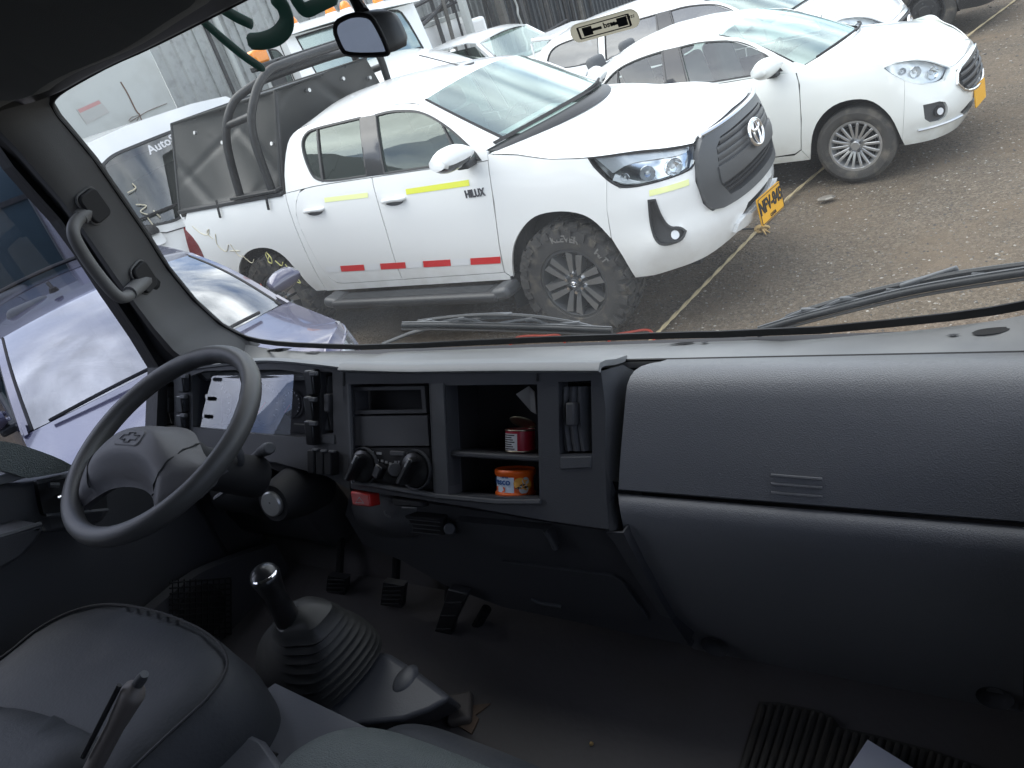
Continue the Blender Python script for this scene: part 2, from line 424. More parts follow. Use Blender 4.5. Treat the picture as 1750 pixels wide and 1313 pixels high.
# ------------------------------------------------------------------ wheels (axis along y, outer face at -y)
def tyre_vf(R_, rr, w, lugs=0, n=56):
    h = w / 2
    prof = [(rr, h * .78), (rr + .01, h * .9), (rr + (R_ - rr) * .35, h * .99), (rr + (R_ - rr) * .65, h), (R_ - .03, h * .93), (R_ - .008, h * .80), (R_, h * .6),
            (R_, -h * .6), (R_ - .008, -h * .80), (R_ - .03, -h * .93), (rr + (R_ - rr) * .65, -h), (rr + (R_ - rr) * .35, -h * .99), (rr + .01, -h * .9), (rr, -h * .78)]
    return lathe(prof, n, axis='y', closed=True)
def lug_vf(R_, w, n=26):
    mb = MB(); h = w / 2
    for i in range(n):
        a = 2 * np.pi * i / n
        for k, (yy, da, sx, sy, sk) in enumerate(((-h * .70, 0, .062, h * .52, .35), (h * .70, .5, .062, h * .52, -.35), (-h * .22, .35, .05, h * .42, -.5), (h * .24, .85, .05, h * .42, .5))):
            ang = a + da * 2 * np.pi / n; L_ = 2 * np.pi * R_ / n
            b = box((0, 0, 0), (L_ * .62, sy, .034), rotm('Z', sk)); V = np.array(b[0]); V[:, 1] += yy; V[:, 2] += R_ + .002 - np.clip((np.abs(V[:, 1]) - h * .8) * .5, 0, .05)
            mb.add((V @ rotm('Y', ang).T, b[1]))
        # shoulder blocks seen from the side
        for sgn in (-1, 1):
            b = box((0, sgn * h * .955, R_ - .034), (2 * np.pi * R_ / n * (.62 if i % 2 else .46), .036, .062 if i % 2 else .045), None)
            mb.add((b[0] @ rotm('Y', a + .2).T, b[1]))
    return mb.vf()
def on_arc(vf, r, yface, a0):
    """bend flat text round the tyre wall"""
    V = np.array(vf[0]); th = a0 + V[:, 0] / r; rad = r + V[:, 1]
    return np.c_[rad * np.sin(th), yface - V[:, 2], rad * np.cos(th)], vf[1]
def rim_barrel(rr, w, dish):
    h = w / 2
    return lathe([(rr, -h * .78), (rr + .006, -h * .84), (rr - .012, -h * .84), (rr - .03, -h * .55), (rr - .045, h * .6), (rr - .06, h * .6), (rr - .05, -h * .5)], 48, axis='y')
def spoke_vf(pts, y0s, y1):
    """pts: outline (x, r) of one spoke, front depth by radius, back at y1"""
    P, T = cdt(pts, (), .03); f = np.c_[P[:, 0], y0s(P[:, 1]), P[:, 1]]; b = f.copy(); b[:, 1] = np.maximum(f[:, 1] + .02, y1)
    n = len(P); cnt = {}
    for t in T:
        for i in range(3): cnt[(t[i], t[(i + 1) % 3])] = 1
    Fc = [tuple(t) for t in T] + [tuple(i + n for i in t[::-1]) for t in T] + [(q, p, p + n, q + n) for p, q in cnt if (q, p) not in cnt]
    return np.r_[f, b], Fc
def wheel(root, at, R_, rr, w, style, mud=False, left=False, steer=0., letters=None):
    wr = MB(); wr.add(tyre_vf(R_ - (.012 if mud else 0), rr, w))
    if mud: wr.add(lug_vf(R_ - .016, w))
    h = w / 2; face = -h
    def fin(vf):
        V = np.asarray(vf[0], float)
        if left: V = V * np.array([1, -1, 1]); Fc = [f[::-1] for f in vf[1]]
        else: Fc = vf[1]
        return V @ rotm('Z', steer).T + np.array(at), Fc
    ty = build('tyre', fin(wr.vf()), m_tyre if mud else m_tyre2, root, 40)
    if letters:
        for s_, a in letters:
            build('tyre_lettering', fin(on_arc(text_vf(s_, .062, .004, True), rr + (R_ - rr) * .5, face - .001, a)), m_letter, ty, 0)
    rim = MB(); rim.add(rim_barrel(rr, w, 0)); sp = MB(); cap = MB()
    yf = lambda r: face * .80 + .02 * np.clip((rr - r) / rr, 0, 1)
    if style == 'six':
        for i in range(6):
            R6 = rotm('Y', 2 * np.pi * i / 6 + .26)
            for sx in (-1, 1):
                v = spoke_vf([(sx * .012, .05), (sx * .012, rr - .03), (sx * .062, rr - .02), (sx * .042, .075)] if sx > 0 else [(-.012, .05), (-.042, .075), (-.062, rr - .02), (-.012, rr - .03)], lambda r: face * .74 + .035 * np.clip((rr - r) / rr, 0, 1) ** 2 - .01, 0)
                sp.add((v[0] @ R6.T, v[1]))
        rim.add(cyl((0, face * .74 + .02, 0), (0, 0, 0), .092, n=30)); disc = .03
    elif style == 'multi':
        for i in range(9):
            for sg in (-1, 1):
                v = spoke_vf([(sg * .008 - .010, .05), (sg * .030 - .011, rr - .02), (sg * .030 + .011, rr - .02), (sg * .008 + .010, .05)][::-1], lambda r: face * .80 + .03 * np.clip((rr - r) / rr, 0, 1) ** 2, face * .5)
                sp.add((v[0] @ rotm('Y', 2 * np.pi * i / 9).T, v[1]))
        rim.add(cyl((0, face * .80 + .028, 0), (0, face * .4, 0), .075, n=30))
    else:
        rim.add(lathe([(rr - .02, face * .45), (rr * .78, face * .35), (rr * .62, face * .62), (rr * .35, face * .62), (rr * .28, face * .8), (.0005, face * .8)], 40, axis='y'))
        for i in range(12): 
            a = 2 * np.pi * i / 12; sp.add(cyl((rr * .72 * math.cos(a), face * .40 - .02, rr * .72 * math.sin(a)), (rr * .72 * math.cos(a), face * .36, rr * .72 * math.sin(a)), .018, n=10))
    m1 = {'six': m_rimdark, 'multi': m_alu, 'steel': m_blackpl}[style]
    rm = build('rim', fin(rim.vf()), m1, root, 35)
    build('spokes' if style != 'steel' else 'vent_holes', fin(sp.vf()), {'six': m_rimface, 'multi': m_alu, 'steel': m_gap}[style], rm, 35, bevel=.003 if style != 'steel' else 0)
    build('brake_disc', fin(cyl((0, -.02, 0), (0, 0.02, 0), rr * .82, n=32)), m_under, rm, 35)
    nuts = {'six': 6, 'multi': 4, 'steel': 5}[style]; rn = {'six': .062, 'multi': .048, 'steel': rr * .45}[style]; yn = {'six': face * .74, 'multi': face * .80 + .01, 'steel': face * .62}[style]
    for i in range(nuts):
        a = 2 * np.pi * i / nuts + .5
        build('wheel_nut', fin(cyl((rn * math.cos(a), yn - .014, rn * math.sin(a)), (rn * math.cos(a), yn + .03, rn * math.sin(a)), .0125, n=6)), m_chrome if style == 'six' else m_darkpl, rm, 30)
    if style != 'steel':
        build('hub_cap', fin(cyl((0, yn - .012, 0), (0, yn + .03, 0), .036, .04, n=24)), m_darkpl if style == 'six' else m_alu, rm, 30, bevel=.004)
    if style == 'six':
        em = MB(); y_ = yn - .014
        for a_, b_ in ((.024, .017), (.009, .016), (.016, .006)):
            t = np.linspace(0, 2 * np.pi, 20, endpoint=False); em.add(tube(np.c_[a_ * np.cos(t), np.full(20, y_), b_ * np.sin(t) + (.008 if b_ == .006 else 0)], .002, 6, True))
        build('hub_emblem', fin(em.vf()), m_chrome, rm, 40)
def dish(c, n, r, md, parent):
    n = np.asarray(n) / np.linalg.norm(n); u, v, _ = frame(n); Rm = np.stack([u, v, n], 1)
    build('lamp_bowl', md(xf(lathe([(r * 1.04, .018), (r, .020), (r * .92, .012), (r * .7, -.004), (r * .4, -.012), (.0005, -.014)], 26), Rm, c)), m_refl, parent, 50)
    build('lamp_bulb', md(xf(lathe([(.0005, .016), (r * .2, .012), (r * .3, 0), (r * .3, -.012)], 14), Rm, c)), m_bulb, parent, 60)
def wheel_well(root, cx, cz, r, w, B, name='wheel_arch_liner'):
    y0, y1 = -B.w + .10, -B.w + w; a = np.radians(np.linspace(4, 176, 24))
    ring = lambda y: [(cx + r * math.cos(t), y, cz + r * math.sin(t)) for t in a]
    P = gridf([ring(y0), ring(y1)]); cap = np.array(ring(y1)); n = len(cap)
    mb = MB(); mb.add(P); mb.add((cap, [tuple(range(n))]))
    build(name, mb.vf(), m_under, root, 40); build(name, mirv(mb.vf()), m_under, root, 40)

# ------------------------------------------------------------------ small shared car parts
def door_handle(root, B, s, z, m, ln=.2):
    """a bowed pull with a dished recess below it"""
    p = [B.pt(s + ln * t, z + .012 * math.sin(math.pi * (t + .5)), .012 + .028 * math.sin(math.pi * (t + .5)) ** .6 if abs(t) < .5 else 0.0) for t in np.linspace(-.5, .5, 13)]
    mb = MB(); mb.add(tube(p, [.012] + [.016] * 11 + [.012], 8, flat=1.1)); build('door_handle', mb.vf(), m, root, 50)
    q = sheet(arcp(s, z - .012, ln * .42, 0, 360, 20, .030)[:-1], [], lambda P2, d: B.pt(P2[:, 0], P2[:, 1], .0035 + d), .05, 0)
    build('handle_recess', q, m_darkpl if m is m_white else m, root, 50)
def door_mirror(root, base, m, sgn=-1, size=1.0, split=True):
    """painted shell over a black foot; looks back along -x"""
    x, y, z = base; k = size
    sec = []
    for t in np.linspace(0, 1, 9):
        wdt = (.105 * (1 - (2 * t - 1) ** 4 * .55)) * k; ht = (.080 * (1 - abs(2 * t - 1) ** 3 * .5)) * k
        cx = x + (.03 - .10 * t) * k * .6; cy = y + sgn * (.03 + .25 * t) * k
        a = np.linspace(0, 2 * np.pi, 18, endpoint=False)
        sec.append([(cx + (.085 * k * np.cos(q) if np.cos(q) > 0 else .045 * k * np.cos(q)) , cy, z + .085 * k + ht * np.sin(q)) for q in a])
    S_ = np.array(sec); V, Fc = gridf(np.concatenate([S_, S_[:, :1]], 1)); n = 19
    Fc += [tuple(range(n - 1))[::-1], tuple(range(8 * n, 9 * n - 1))]
    if sgn > 0: Fc = [f[::-1] for f in Fc]
    V, Fc = recalc((V, Fc)); fc = np.array([V[list(f)][:, 2].mean() for f in Fc]); cut = z + .052 * k
    up = [f for f, h in zip(Fc, fc) if h >= cut]; lo = [f for f, h in zip(Fc, fc) if h < cut]
    sh = build('door_mirror', (V, up if split else Fc), m, root, 60)
    if split: build('mirror_base', (V, lo), m_gloss, sh, 60)
    build('mirror_foot', box((x + .01, y + sgn * .03 * k, z + .01 * k), (.10 * k, .12 * k, .05 * k)), m_blackpl, sh, 40, bevel=.015)
    g = arcp(0, 0, .105 * k, 0, 360, 18, .07 * k)[:-1]
    build('mirror_pane', (np.array([(x - .045 * k, y + sgn * .155 * k + a, z + .085 * k + b) for a, b in g]), [tuple(range(len(g)))]), g_mirr, sh, 0)
def seat(root, x, y, z, m):
    sec = lambda cx, cz, wx, wz: None
    s = build('car_seat', recalc(box((x, y, z), (.5, .5, .16))), m, root, 60, bevel=.06, seg=3)
    b = build('seat_back', xf(recalc(box((0, 0, .32), (.14, .48, .62))), rotm('Y', -.25), (x - .25, y, z)), m, s, 60, bevel=.055, seg=3)
    build('headrest', xf(recalc(box((0, 0, .73), (.10, .27, .17))), rotm('Y', -.22), (x - .25, y, z)), m, s, 60, bevel=.045, seg=3)
def cabin(root, x0, x1, w, floor, belt, seats, m, xw):
    """dark tub, dash shelf, steering wheel and seats seen through the panes"""
    mb = MB(); mb.add(box(((x0 + x1) / 2, 0, floor), (x1 - x0, 2 * w, .04))); 
    for sg in (-1, 1): mb.add(box(((x0 + x1) / 2, sg * w, (floor + belt) / 2), (x1 - x0, .03, belt - floor - .02)))
    mb.add(box((x0, 0, (floor + belt) / 2), (.03, 2 * w, belt - floor - .02)))
    build('cabin_tub', mb.vf(), m_under, root, 0)
    build('dash_shelf', gridf([[(xw + dx, y, belt + dz) for y in np.linspace(-w, w, 9)] for dx, dz in ((.15, .02), (0, .02), (-.25, .01), (-.36, -.05), (-.38, -.3))]), m_darkpl, root, 40)
    for x, y in seats: seat(root, x, y, floor + .32, m)
    t = np.linspace(0, 2 * np.pi, 24, endpoint=False)
    build('steering_wheel', tube(np.c_[xw - .42 + .07 * np.sin(t), .36 + .18 * np.cos(t), belt - .02 + .165 * np.sin(t)], .014, 8, True), m_gap, root, 60)
def pane(B, name, parent, m, poly, step=.12, off=-.012, mirror=True):
    return B.panel(name, parent, m, poly, off=off, depth=0, gap=0, step=step, mirror=mirror)
def number_plate(root, c, n, up, txt, sub, wd=.33, ht=.16):
    n = np.array(n, float); n /= np.linalg.norm(n); up = np.array(up, float); up -= n * (up @ n); up /= np.linalg.norm(up); r = np.cross(up, n)
    R = np.stack([r, up, n], 1); pl = build('number_plate', xf(sheet(rrect(wd, ht, .015), [], lambda q, d: np.c_[q, np.full(len(q), d)], .1, .008), R, c), m_plate, root, 30)
    if txt:
        build('plate_number', xf(text_vf(txt, ht * .62, .002, True), R @ np.diag([.82, 1.05, 1]), np.array(c) + R @ np.array([0, ht * .08, .003])), m_ink, pl, 0)
        build('plate_town', xf(text_vf(sub, ht * .17, .002), R, np.array(c) + R @ np.array([0, -ht * .36, .003])), m_ink, pl, 0)
        e = rrect(wd - .014, ht - .014, .012); build('plate_rim', xf(tube(np.c_[e, np.full(len(e), .003)], .0022, 5, True), R, c), m_ink, pl, 0)
    return pl
def ring_emblem(root, B, s, z, k, name='grille_emblem', off=.03):
    """three interlaced ovals"""
    c = B.pt(s, z, off); e = 1e-3; tu = B.pt(s + e, z) - B.pt(s - e, z); tu /= np.linalg.norm(tu); tv = B.pt(s, z + e) - B.pt(s, z - e); tv /= np.linalg.norm(tv); nn = np.cross(tu, tv)
    mb = MB(); t = np.linspace(0, 2 * np.pi, 32, endpoint=False)
    for a, b, dz in ((.115, .078, 0), (.042, .074, 0), (.075, .027, .040)):
        mb.add(tube(np.array([c + k * (a * np.cos(q) * tu + (b * np.sin(q) + dz) * tv) + nn * .004 * (1 - abs(np.cos(q))) for q in t]), .0115 * k, 8, True))
    return build(name, mb.vf(), m_chrome, root, 60)
def wiper_arm(root, p0, p1, lift=.03, m=None, name='wiper'):
    p0, p1 = np.array(p0, float), np.array(p1, float); mid = (p0 + p1) / 2 + np.array([0, 0, lift])
    mb = MB(); mb.add(tube(spline([p0, mid, p1], 6), .012, 6)); d = (p1 - p0); 
    mb.add(tube([p0 + d * .25, p0 + d * 1.05], .009, 6)); return build(name, mb.vf(), m or m_blackpl, root, 40)
def ribbon(pts, w, up=(0, 0, 1)):
    P = np.array(pts, float); return tube(P, w, 5, flat=.4)
# ------------------------------------------------------------------ ground of the yard
def ground_mat():
    m = bpy.data.materials.new('gravel_yard'); m.use_nodes = True; t = m.node_tree; b = t.nodes['Principled BSDF']; l = t.links.new
    g = N(t, 'ShaderNodeNewGeometry').outputs['Position']
    def noise(s, d, r=.6):
        n = N(t, 'ShaderNodeTexNoise'); n.inputs['Scale'].default_value = s; n.inputs['Detail'].default_value = d; n.inputs['Roughness'].default_value = r; l(g, n.inputs['Vector']); return n.outputs[0]
    def ramp(v, els):
        r = N(t, 'ShaderNodeValToRGB'); r.color_ramp.elements[0].position = els[0][0]; r.color_ramp.elements[0].color = els[0][1] + (1,)
        r.color_ramp.elements[1].position = els[-1][0]; r.color_ramp.elements[1].color = els[-1][1] + (1,)
        for p, c in els[1:-1]: e = r.color_ramp.elements.new(p); e.color = c + (1,)
        l(v, r.inputs[0]); return r.outputs[0]
    def mixn(f, a, c, mode='MIX'):
        x = N(t, 'ShaderNodeMix', data_type='RGBA', blend_type=mode)
        if isinstance(f, float): x.inputs[0].default_value = f
        else: l(f, x.inputs[0])
        l(a, x.inputs[6]); l(c, x.inputs[7]); return x.outputs[2]
    big = ramp(noise(.55, 5), [(.33, (.25, .205, .155)), (.5, (.16, .137, .112)), (.66, (.075, .068, .06))])
    vor = N(t, 'ShaderNodeTexVoronoi'); vor.inputs['Scale'].default_value = 55; l(g, vor.inputs['Vector'])
    st = ramp(vor.outputs['Color'], [(.2, (.07, .062, .055)), (.55, (.19, .17, .145)), (.85, (.36, .33, .285)), (1., (.48, .45, .40))])
    fine = ramp(noise(160, 6), [(.35, (.08, .072, .064)), (.65, (.31, .28, .235))])
    c = mixn(.5, big, st); c = mixn(.42, c, fine)
    dirt = ramp(noise(1.3, 7), [(.47, (0, 0, 0)), (.66, (.85, .85, .85))])
    soft = ramp(noise(7, 5), [(.3, (.17, .142, .112)), (.7, (.235, .198, .155))])
    c = mixn(dirt, c, soft)
    tint = N(t, 'ShaderNodeRGB'); tint.outputs[0].default_value = (.84, .77, .69, 1); c = mixn(1.0, c, tint.outputs[0], 'MULTIPLY')
    l(c, b.inputs['Base Color']); b.inputs['Roughness'].default_value = .92; b.inputs['Specular IOR Level'].default_value = .2
    ad = N(t, 'ShaderNodeMath', operation='ADD'); l(vor.outputs['Distance'], ad.inputs[0]); l(noise(120, 6), ad.inputs[1])
    bp = N(t, 'ShaderNodeBump'); bp.inputs['Strength'].default_value = .8; bp.inputs['Distance'].default_value = .02; l(ad.outputs[0], bp.inputs['Height']); l(bp.outputs[0], b.inputs['Normal'])
    MATS['gravel_yard'] = m; return m
m_ground = ground_mat()
xs = np.r_[np.linspace(-120, -14, 8), np.linspace(-13, 7, 90), np.linspace(8, 120, 8)]; ys = np.r_[np.linspace(-120, -4, 8), np.linspace(-3, 20, 100), np.linspace(22, 140, 8)]
X, Y = np.meshgrid(xs, ys); Zg = .018 * np.sin(X * 1.3 + 2) * np.sin(Y * .9) + .010 * np.sin(X * 3.1 + Y * 2.3) - .018
tag(build('ground', gridf(np.stack([X, Y, Zg], -1)), m_ground, None, 60), kind='structure')
# loose stones lying on it
def stones(n, x0, x1, y0, y1, r0, r1, name, cols):
    ico = bmesh.new(); bmesh.ops.create_icosphere(ico, subdivisions=1, radius=1); IV = np.array([v.co[:] for v in ico.verts]); IF = [tuple(v.index for v in f.verts) for f in ico.faces]; ico.free()
    o8V = np.array([(1, 0, 0), (-1, 0, 0), (0, 1, 0), (0, -1, 0), (0, 0, 1), (0, 0, -1)], float); o8F = [(0, 2, 4), (2, 1, 4), (1, 3, 4), (3, 0, 4), (2, 0, 5), (1, 2, 5), (3, 1, 5), (0, 3, 5)]
    V = []; Fc = []; k = 0; cs = []
    for i in range(n):
        r = r0 * (r1 / r0) ** (rng.random() ** 2.2); a = rng.random() * 6.28
        x, y = rng.uniform(x0, x1), rng.uniform(y0, y1)
        bV, bF = (IV, IF) if r > .014 else (o8V, o8F)
        q = bV * (1 + rng.uniform(-.28, .28, (len(bV), 1))) * np.array([r * rng.uniform(.8, 1.3), r * rng.uniform(.7, 1.1), r * rng.uniform(.4, .7)])
        c_, s_ = math.cos(a), math.sin(a); q = q @ np.array([[c_, s_, 0], [-s_, c_, 0], [0, 0, 1]])
        zg = .018 * math.sin(x * 1.3 + 2) * math.sin(y * .9) + .010 * math.sin(x * 3.1 + y * 2.3) - .018
        V.append(q + np.array([x, y, zg + r * .18])); Fc += [tuple(j + k for j in f) for f in bF]; k += len(bV)
    return np.concatenate(V), Fc
def stone_mat():
    m = bpy.data.materials.new('loose_stone'); m.use_nodes = True; t = m.node_tree; b = t.nodes['Principled BSDF']; l = t.links.new
    gi = N(t, 'ShaderNodeNewGeometry'); r = N(t, 'ShaderNodeValToRGB'); l(gi.outputs['Random Per Island'], r.inputs[0])
    r.color_ramp.elements[0].color = (.07, .065, .06, 1); r.color_ramp.elements[1].color = (.40, .37, .32, 1); e = r.color_ramp.elements.new(.7); e.color = (.20, .18, .15, 1)
    l(r.outputs[0], b.inputs['Base Color']); b.inputs['Roughness'].default_value = .9; MATS['loose_stone'] = m; return m
m_stone = stone_mat()
tag(build('gravel', stones(30000, -3.6, 1.6, 3.2, 9.5, .0022, .013, 'gravel', None), m_stone, None, 0), kind='stuff')
tag(build('gravel', stones(7000, -3.0, 4.0, 9.5, 18, .005, .02, 'gravel', None), m_stone, None, 0), kind='stuff')

# ------------------------------------------------------------------ the white pickup in the middle
HX = Body(3.3, .92, 4.09, (3.95, -.94), (4.09, -.6),
          [(.30, .08), (.45, .045), (.6, .018), (.75, .003), (.9, 0), (1.05, .002), (1.2, .016), (1.3, .034), (1.45, .085), (1.6, .145), (1.70, .19), (1.75, .218), (1.80, .25)],
          [(.35, .12), (.5, .04), (.62, .0), (.75, .03), (.9, .03), (1.05, .06), (1.15, .10), (1.25, .16)])
def expand(p, g): return shrink(p, -g)
def window(B, root, poly, m, frame_m=None, ring=.014, vane=None, step=.12):
    hole = chaikin(poly, 2, 60)
    g = pane(B, 'window_pane', root, m, hole, step)
    for sg in (0, 1):
        vf = sheet(expand(hole, ring), [shrink(hole, ring * .9)], lambda q, d: B.pt(q[:, 0], q[:, 1], .004 + d), .1, .016)
        build('window_seal', vf if sg == 0 else mirv(vf), frame_m or m_blackpl, root, 40)
    return hole
def pickup():
    root = thing('pickup_truck', 'white double-cab pickup with yellow and red reflective strips, black bed canvas and roll bar', 'pickup truck', (-5.452, 5.293, 0), RAD(-3.5))
    B = HX; se = B.se; P = lambda *a, **k: B.panel(*a, **k)
    fw = chaikin([(1.70, 1.725), (1.841, 1.728), (2.067, 1.697), (2.203, 1.648), (2.35, 1.561), (2.47, 1.466), (2.568, 1.375), (2.605, 1.325), (2.16, 1.336), (1.735, 1.345)], 2, 60)
    rw = chaikin([(.882, 1.673), (.939, 1.722), (1.03, 1.737), (1.54, 1.732), (1.555, 1.352), (1.016, 1.362), (.928, 1.479), (.886, 1.598)], 2, 60)
    P('cab_frame', root, m_white, chaikin([(.62, 1.335), (.64, 1.5), (.70, 1.66), (.76, 1.73), (.88, 1.766), (1.26, 1.776), (1.60, 1.772), (1.98, 1.752), (2.135, 1.72), (2.24, 1.666), (2.42, 1.541), (2.58, 1.43), (2.668, 1.36), (2.668, 1.313), (2.605, 1.312), (2.16, 1.325), (1.6, 1.337), (1.016, 1.350), (.80, 1.342)], 1, 40), [fw, rw], gap=0, depth=.03)
    P('window_pillar', root, m_gloss, [(1.545, 1.345), (1.735, 1.338), (1.70, 1.73), (1.538, 1.736)], off=.004, depth=.01)
    window(B, root, fw, g_side); window(B, root, rw, g_side)
    P('window_bar', root, m_blackpl, [(1.055, 1.36), (1.083, 1.36), (1.075, 1.735), (1.055, 1.735)], off=.0, depth=.01)
    P('quarter_bar', root, m_blackpl, [(2.43, 1.33), (2.455, 1.33), (2.315, 1.58), (2.295, 1.592)], off=.0, depth=.01)
    rd = chaikin([(.80, 1.338), (.72, 1.26), (.672, 1.156), (.667, 1.02), (.685, .849), (.702, .709), (.734, .594), (.796, .54), (.901, .532), (1.534, .532), (1.551, .661), (1.587, .903), (1.602, 1.104), (1.60, 1.333), (1.016, 1.345)], 1, 45)
    fd = chaikin([(1.606, 1.333), (1.608, 1.104), (1.592, .903), (1.556, .661), (1.539, .532), (2.523, .532), (2.64, 1.039), (2.668, 1.309), (2.605, 1.308), (2.16, 1.321)], 1, 45)
    P('rear_door', root, m_white, rd); P('front_door', root, m_white, fd)
    P('cab_sill', root, m_white, [(.612, 1.33), (.80, 1.338), (.72, 1.26), (.672, 1.156), (.667, 1.02), (.685, .849), (.702, .709), (.734, .594), (.796, .537), (.901, .529), (1.534, .529), (2.527, .529), (2.575, .47), (.612, .47)], gap=.002)
    ra = [(-.50, .56), (-.40, .735), (-.286, .835), (-.137, .902), (.037, .925), (.203, .900), (.317, .82), (.385, .69), (.43, .557), (.48, .475)]
    ra = [tuple(q) for q in spline(ra, 3)]
    P('bed_side', root, m_white, [(.606, 1.325), (-.80, 1.322), (-.87, 1.25), (-.96, 1.08), (-1.02, .88), (-1.03, .60), (-.52, .55)] + ra + [(.606, .475)])
    fa = [(2.584, .486), (2.653, .665), (2.738, .785), (2.852, .878), (2.97, .924), (3.134, .928), (3.275, .893), (3.36, .827), (3.43, .715)]
    fa = [tuple(q) for q in spline(fa, 3)]
    P('front_wing', root, m_white, [(2.672, 1.345), (2.672, 1.309), (2.644, 1.039), (2.53, .532)] + fa + [(3.45, .9), (3.487, 1.075), (3.42, 1.165), (3.395, 1.222), (3.14, 1.253), (3.05, 1.272), (2.9, 1.310)])
    # nose
    hl = chaikin([(3.4, 1.22), (3.77, 1.170), (4.13, 1.115), (4.08, 1.04), (4.037, 1.001), (3.833, .997), (3.664, 1.0), (3.559, 1.017), (3.489, 1.077), (3.424, 1.167)], 2, 50)
    fog = chaikin([(3.713, .905), (3.753, .9), (3.765, .805), (3.80, .715), (3.87, .70), (3.895, .669), (3.861, .622), (3.754, .618), (3.707, .651), (3.693, .752)], 2, 70)
    lowg = [(se, .632), (4.47, .632), (4.39, .588), (4.46, .562), (se, .562)]
    half = [(se, .705), (4.379, .705), (4.11, .716), (4.058, .781), (4.035, .924), (4.075, 1.045), (4.037, .998), (3.833, .994), (3.664, .996), (3.555, 1.013), (3.487, 1.075), (3.45, .9), (3.434, .715), (3.475, .592), (3.507, .419), (3.641, .412), (3.785, .425), (4.046, .438), (4.252, .465), (4.45, .485), (se, .50)]
    P('front_bumper', root, m_white, sym(B, half), [fog, np.c_[2 * se - fog[::-1, 0], fog[::-1, 1]], sym(B, lowg)], gap=.002, depth=.03, mirror=False)
    P('fog_lamp_recess', root, m_blackpl, expand(fog, .004), off=-.03, depth=.01); 
    P('fog_lamp_trim', root, m_blackpl, expand(fog, .012), [shrink(fog, .012)], off=.006, depth=.03, gap=0)
    P('fog_lamp', root, m_bulb, arcp(3.83, .66, .028, 0, 360, 14)[:-1], off=-.012, depth=.012)
    P('lower_intake', root, m_under, expand(sym(B, lowg), .01), off=-.03, depth=0, mirror=False)
    P('bumper_lip', root, m_white, sym(B, [(se, .56), (4.46, .56), (4.39, .586), (4.30, .56), (4.27, .51), (4.45, .487), (se, .502)]), off=.03, depth=.03, mirror=False)
    gro = sym(B, chaikin([(se, 1.163), (4.325, 1.153), (4.197, 1.150), (4.12, 1.10), (4.078, 1.053), (4.035, .924), (4.058, .781), (4.11, .716), (4.379, .705), (se, .70)], 1, 70, True))
    gri = sym(B, [(se, 1.105), (4.34, 1.10), (4.255, 1.06), (4.19, .90), (4.20, .85), (4.27, .763), (4.40, .752), (se, .75)])
    gr = P('grille_frame', root, m_darkpl, gro, [gri], off=.035, depth=.06, gap=0, mirror=False)
    build('grille_back', sheet(expand(gri, .01), [], lambda q, d: B.pt(q[:, 0], q[:, 1], -.03 + d), .08, 0), m_gap, gr, 40)
    build('grille_band', sheet(sym(B, [(se, .955), (4.205, .955), (4.195, .90), (4.20, .855), (se, .865)]), [], lambda q, d: B.pt(q[:, 0], q[:, 1], .045 + d), .07, .05), m_darkpl, gr, 40)
    for z, s0, r_ in ((1.075, 4.31, .011), (1.035, 4.25, .016), (.995, 4.235, .016), (.965, 4.22, .010)):
        build('grille_slat', tube([B.pt(s, z, .022) for s in np.linspace(s0, 2 * se - s0, 30)], r_, 6, flat=1.6), m_darkpl, gr, 50)
    for z, s0 in ((.842, 4.205), (.815, 4.225), (.788, 4.25)):
        build('grille_slat', tube([B.pt(s, z, .01) for s in np.linspace(s0, 2 * se - s0, 30)], .008, 6), m_gap, gr, 50)
    mb = MB()
    for s in np.linspace(4.24, 2 * se - 4.24, 44): mb.add(tube([B.pt(s, .765, .0), B.pt(s, .86, .0)], .005, 4))
    tag(build('grille_mesh', mb.vf(), m_blackpl, gr, 0), kind='stuff')
    build('grille_top_strip', tube([B.pt(s, 1.158, .035) for s in np.linspace(4.17, 2 * se - 4.17, 34)], .013, 6), m_alu, gr, 50)
    ring_emblem(gr, B, se, 1.0, 1.02, off=.062)
    # lamps
    for sg in (1, -1):
        md = (lambda vf: vf) if sg > 0 else mirv
        hb = build('headlamp', md(sheet(expand(hl, .002), [], lambda q, d: B.pt(q[:, 0], q[:, 1], -.05 + d), .06, .01)), m_refl, root, 40)
        build('lamp_bezel', md(sheet(chaikin([(3.43, 1.205), (4.10, 1.11), (4.05, 1.085), (3.80, 1.115), (3.62, 1.13), (3.52, 1.10)], 1, 60), [], lambda q, d: B.pt(q[:, 0], q[:, 1], -.03 + d), .06, .015)), m_alu, hb, 40)
        for s_, z_, r_ in ((3.93, 1.045, .050), (3.74, 1.053, .044), (3.59, 1.062, .026)):
            c = B.pt(s_, z_, -.045); n = B.pt(s_, z_, .0) - c; n /= np.linalg.norm(n)
            dish(c + n * .006, n, r_, md, hb)
        build('turn_lamp', md(sheet([(3.51, 1.06), (3.60, 1.02), (3.68, 1.012), (3.60, 1.045), (3.53, 1.09)], [], lambda q, d: B.pt(q[:, 0], q[:, 1], -.03 + d), .06, .015)), m_bulb, hb, 40)
        build('lamp_glass', md(sheet(hl, [], lambda q, d: B.pt(q[:, 0], q[:, 1], -.002 + d), .06, 0)), g_lamp, hb, 60)
        build('lamp_seal', md(sheet(expand(hl, .010), [shrink(hl, .005)], lambda q, d: B.pt(q[:, 0], q[:, 1], .0015 + d), .06, .012)), m_gap, hb, 40)
    # bonnet, windscreen, roof
    zt = np.array([(2.60, 1.372), (2.672, 1.352), (2.9, 1.318), (3.05, 1.279), (3.14, 1.258), (3.4, 1.228), (3.7, 1.190), (4.13, 1.128), (4.2, 1.155), (4.33, 1.162), (se, 1.172)])
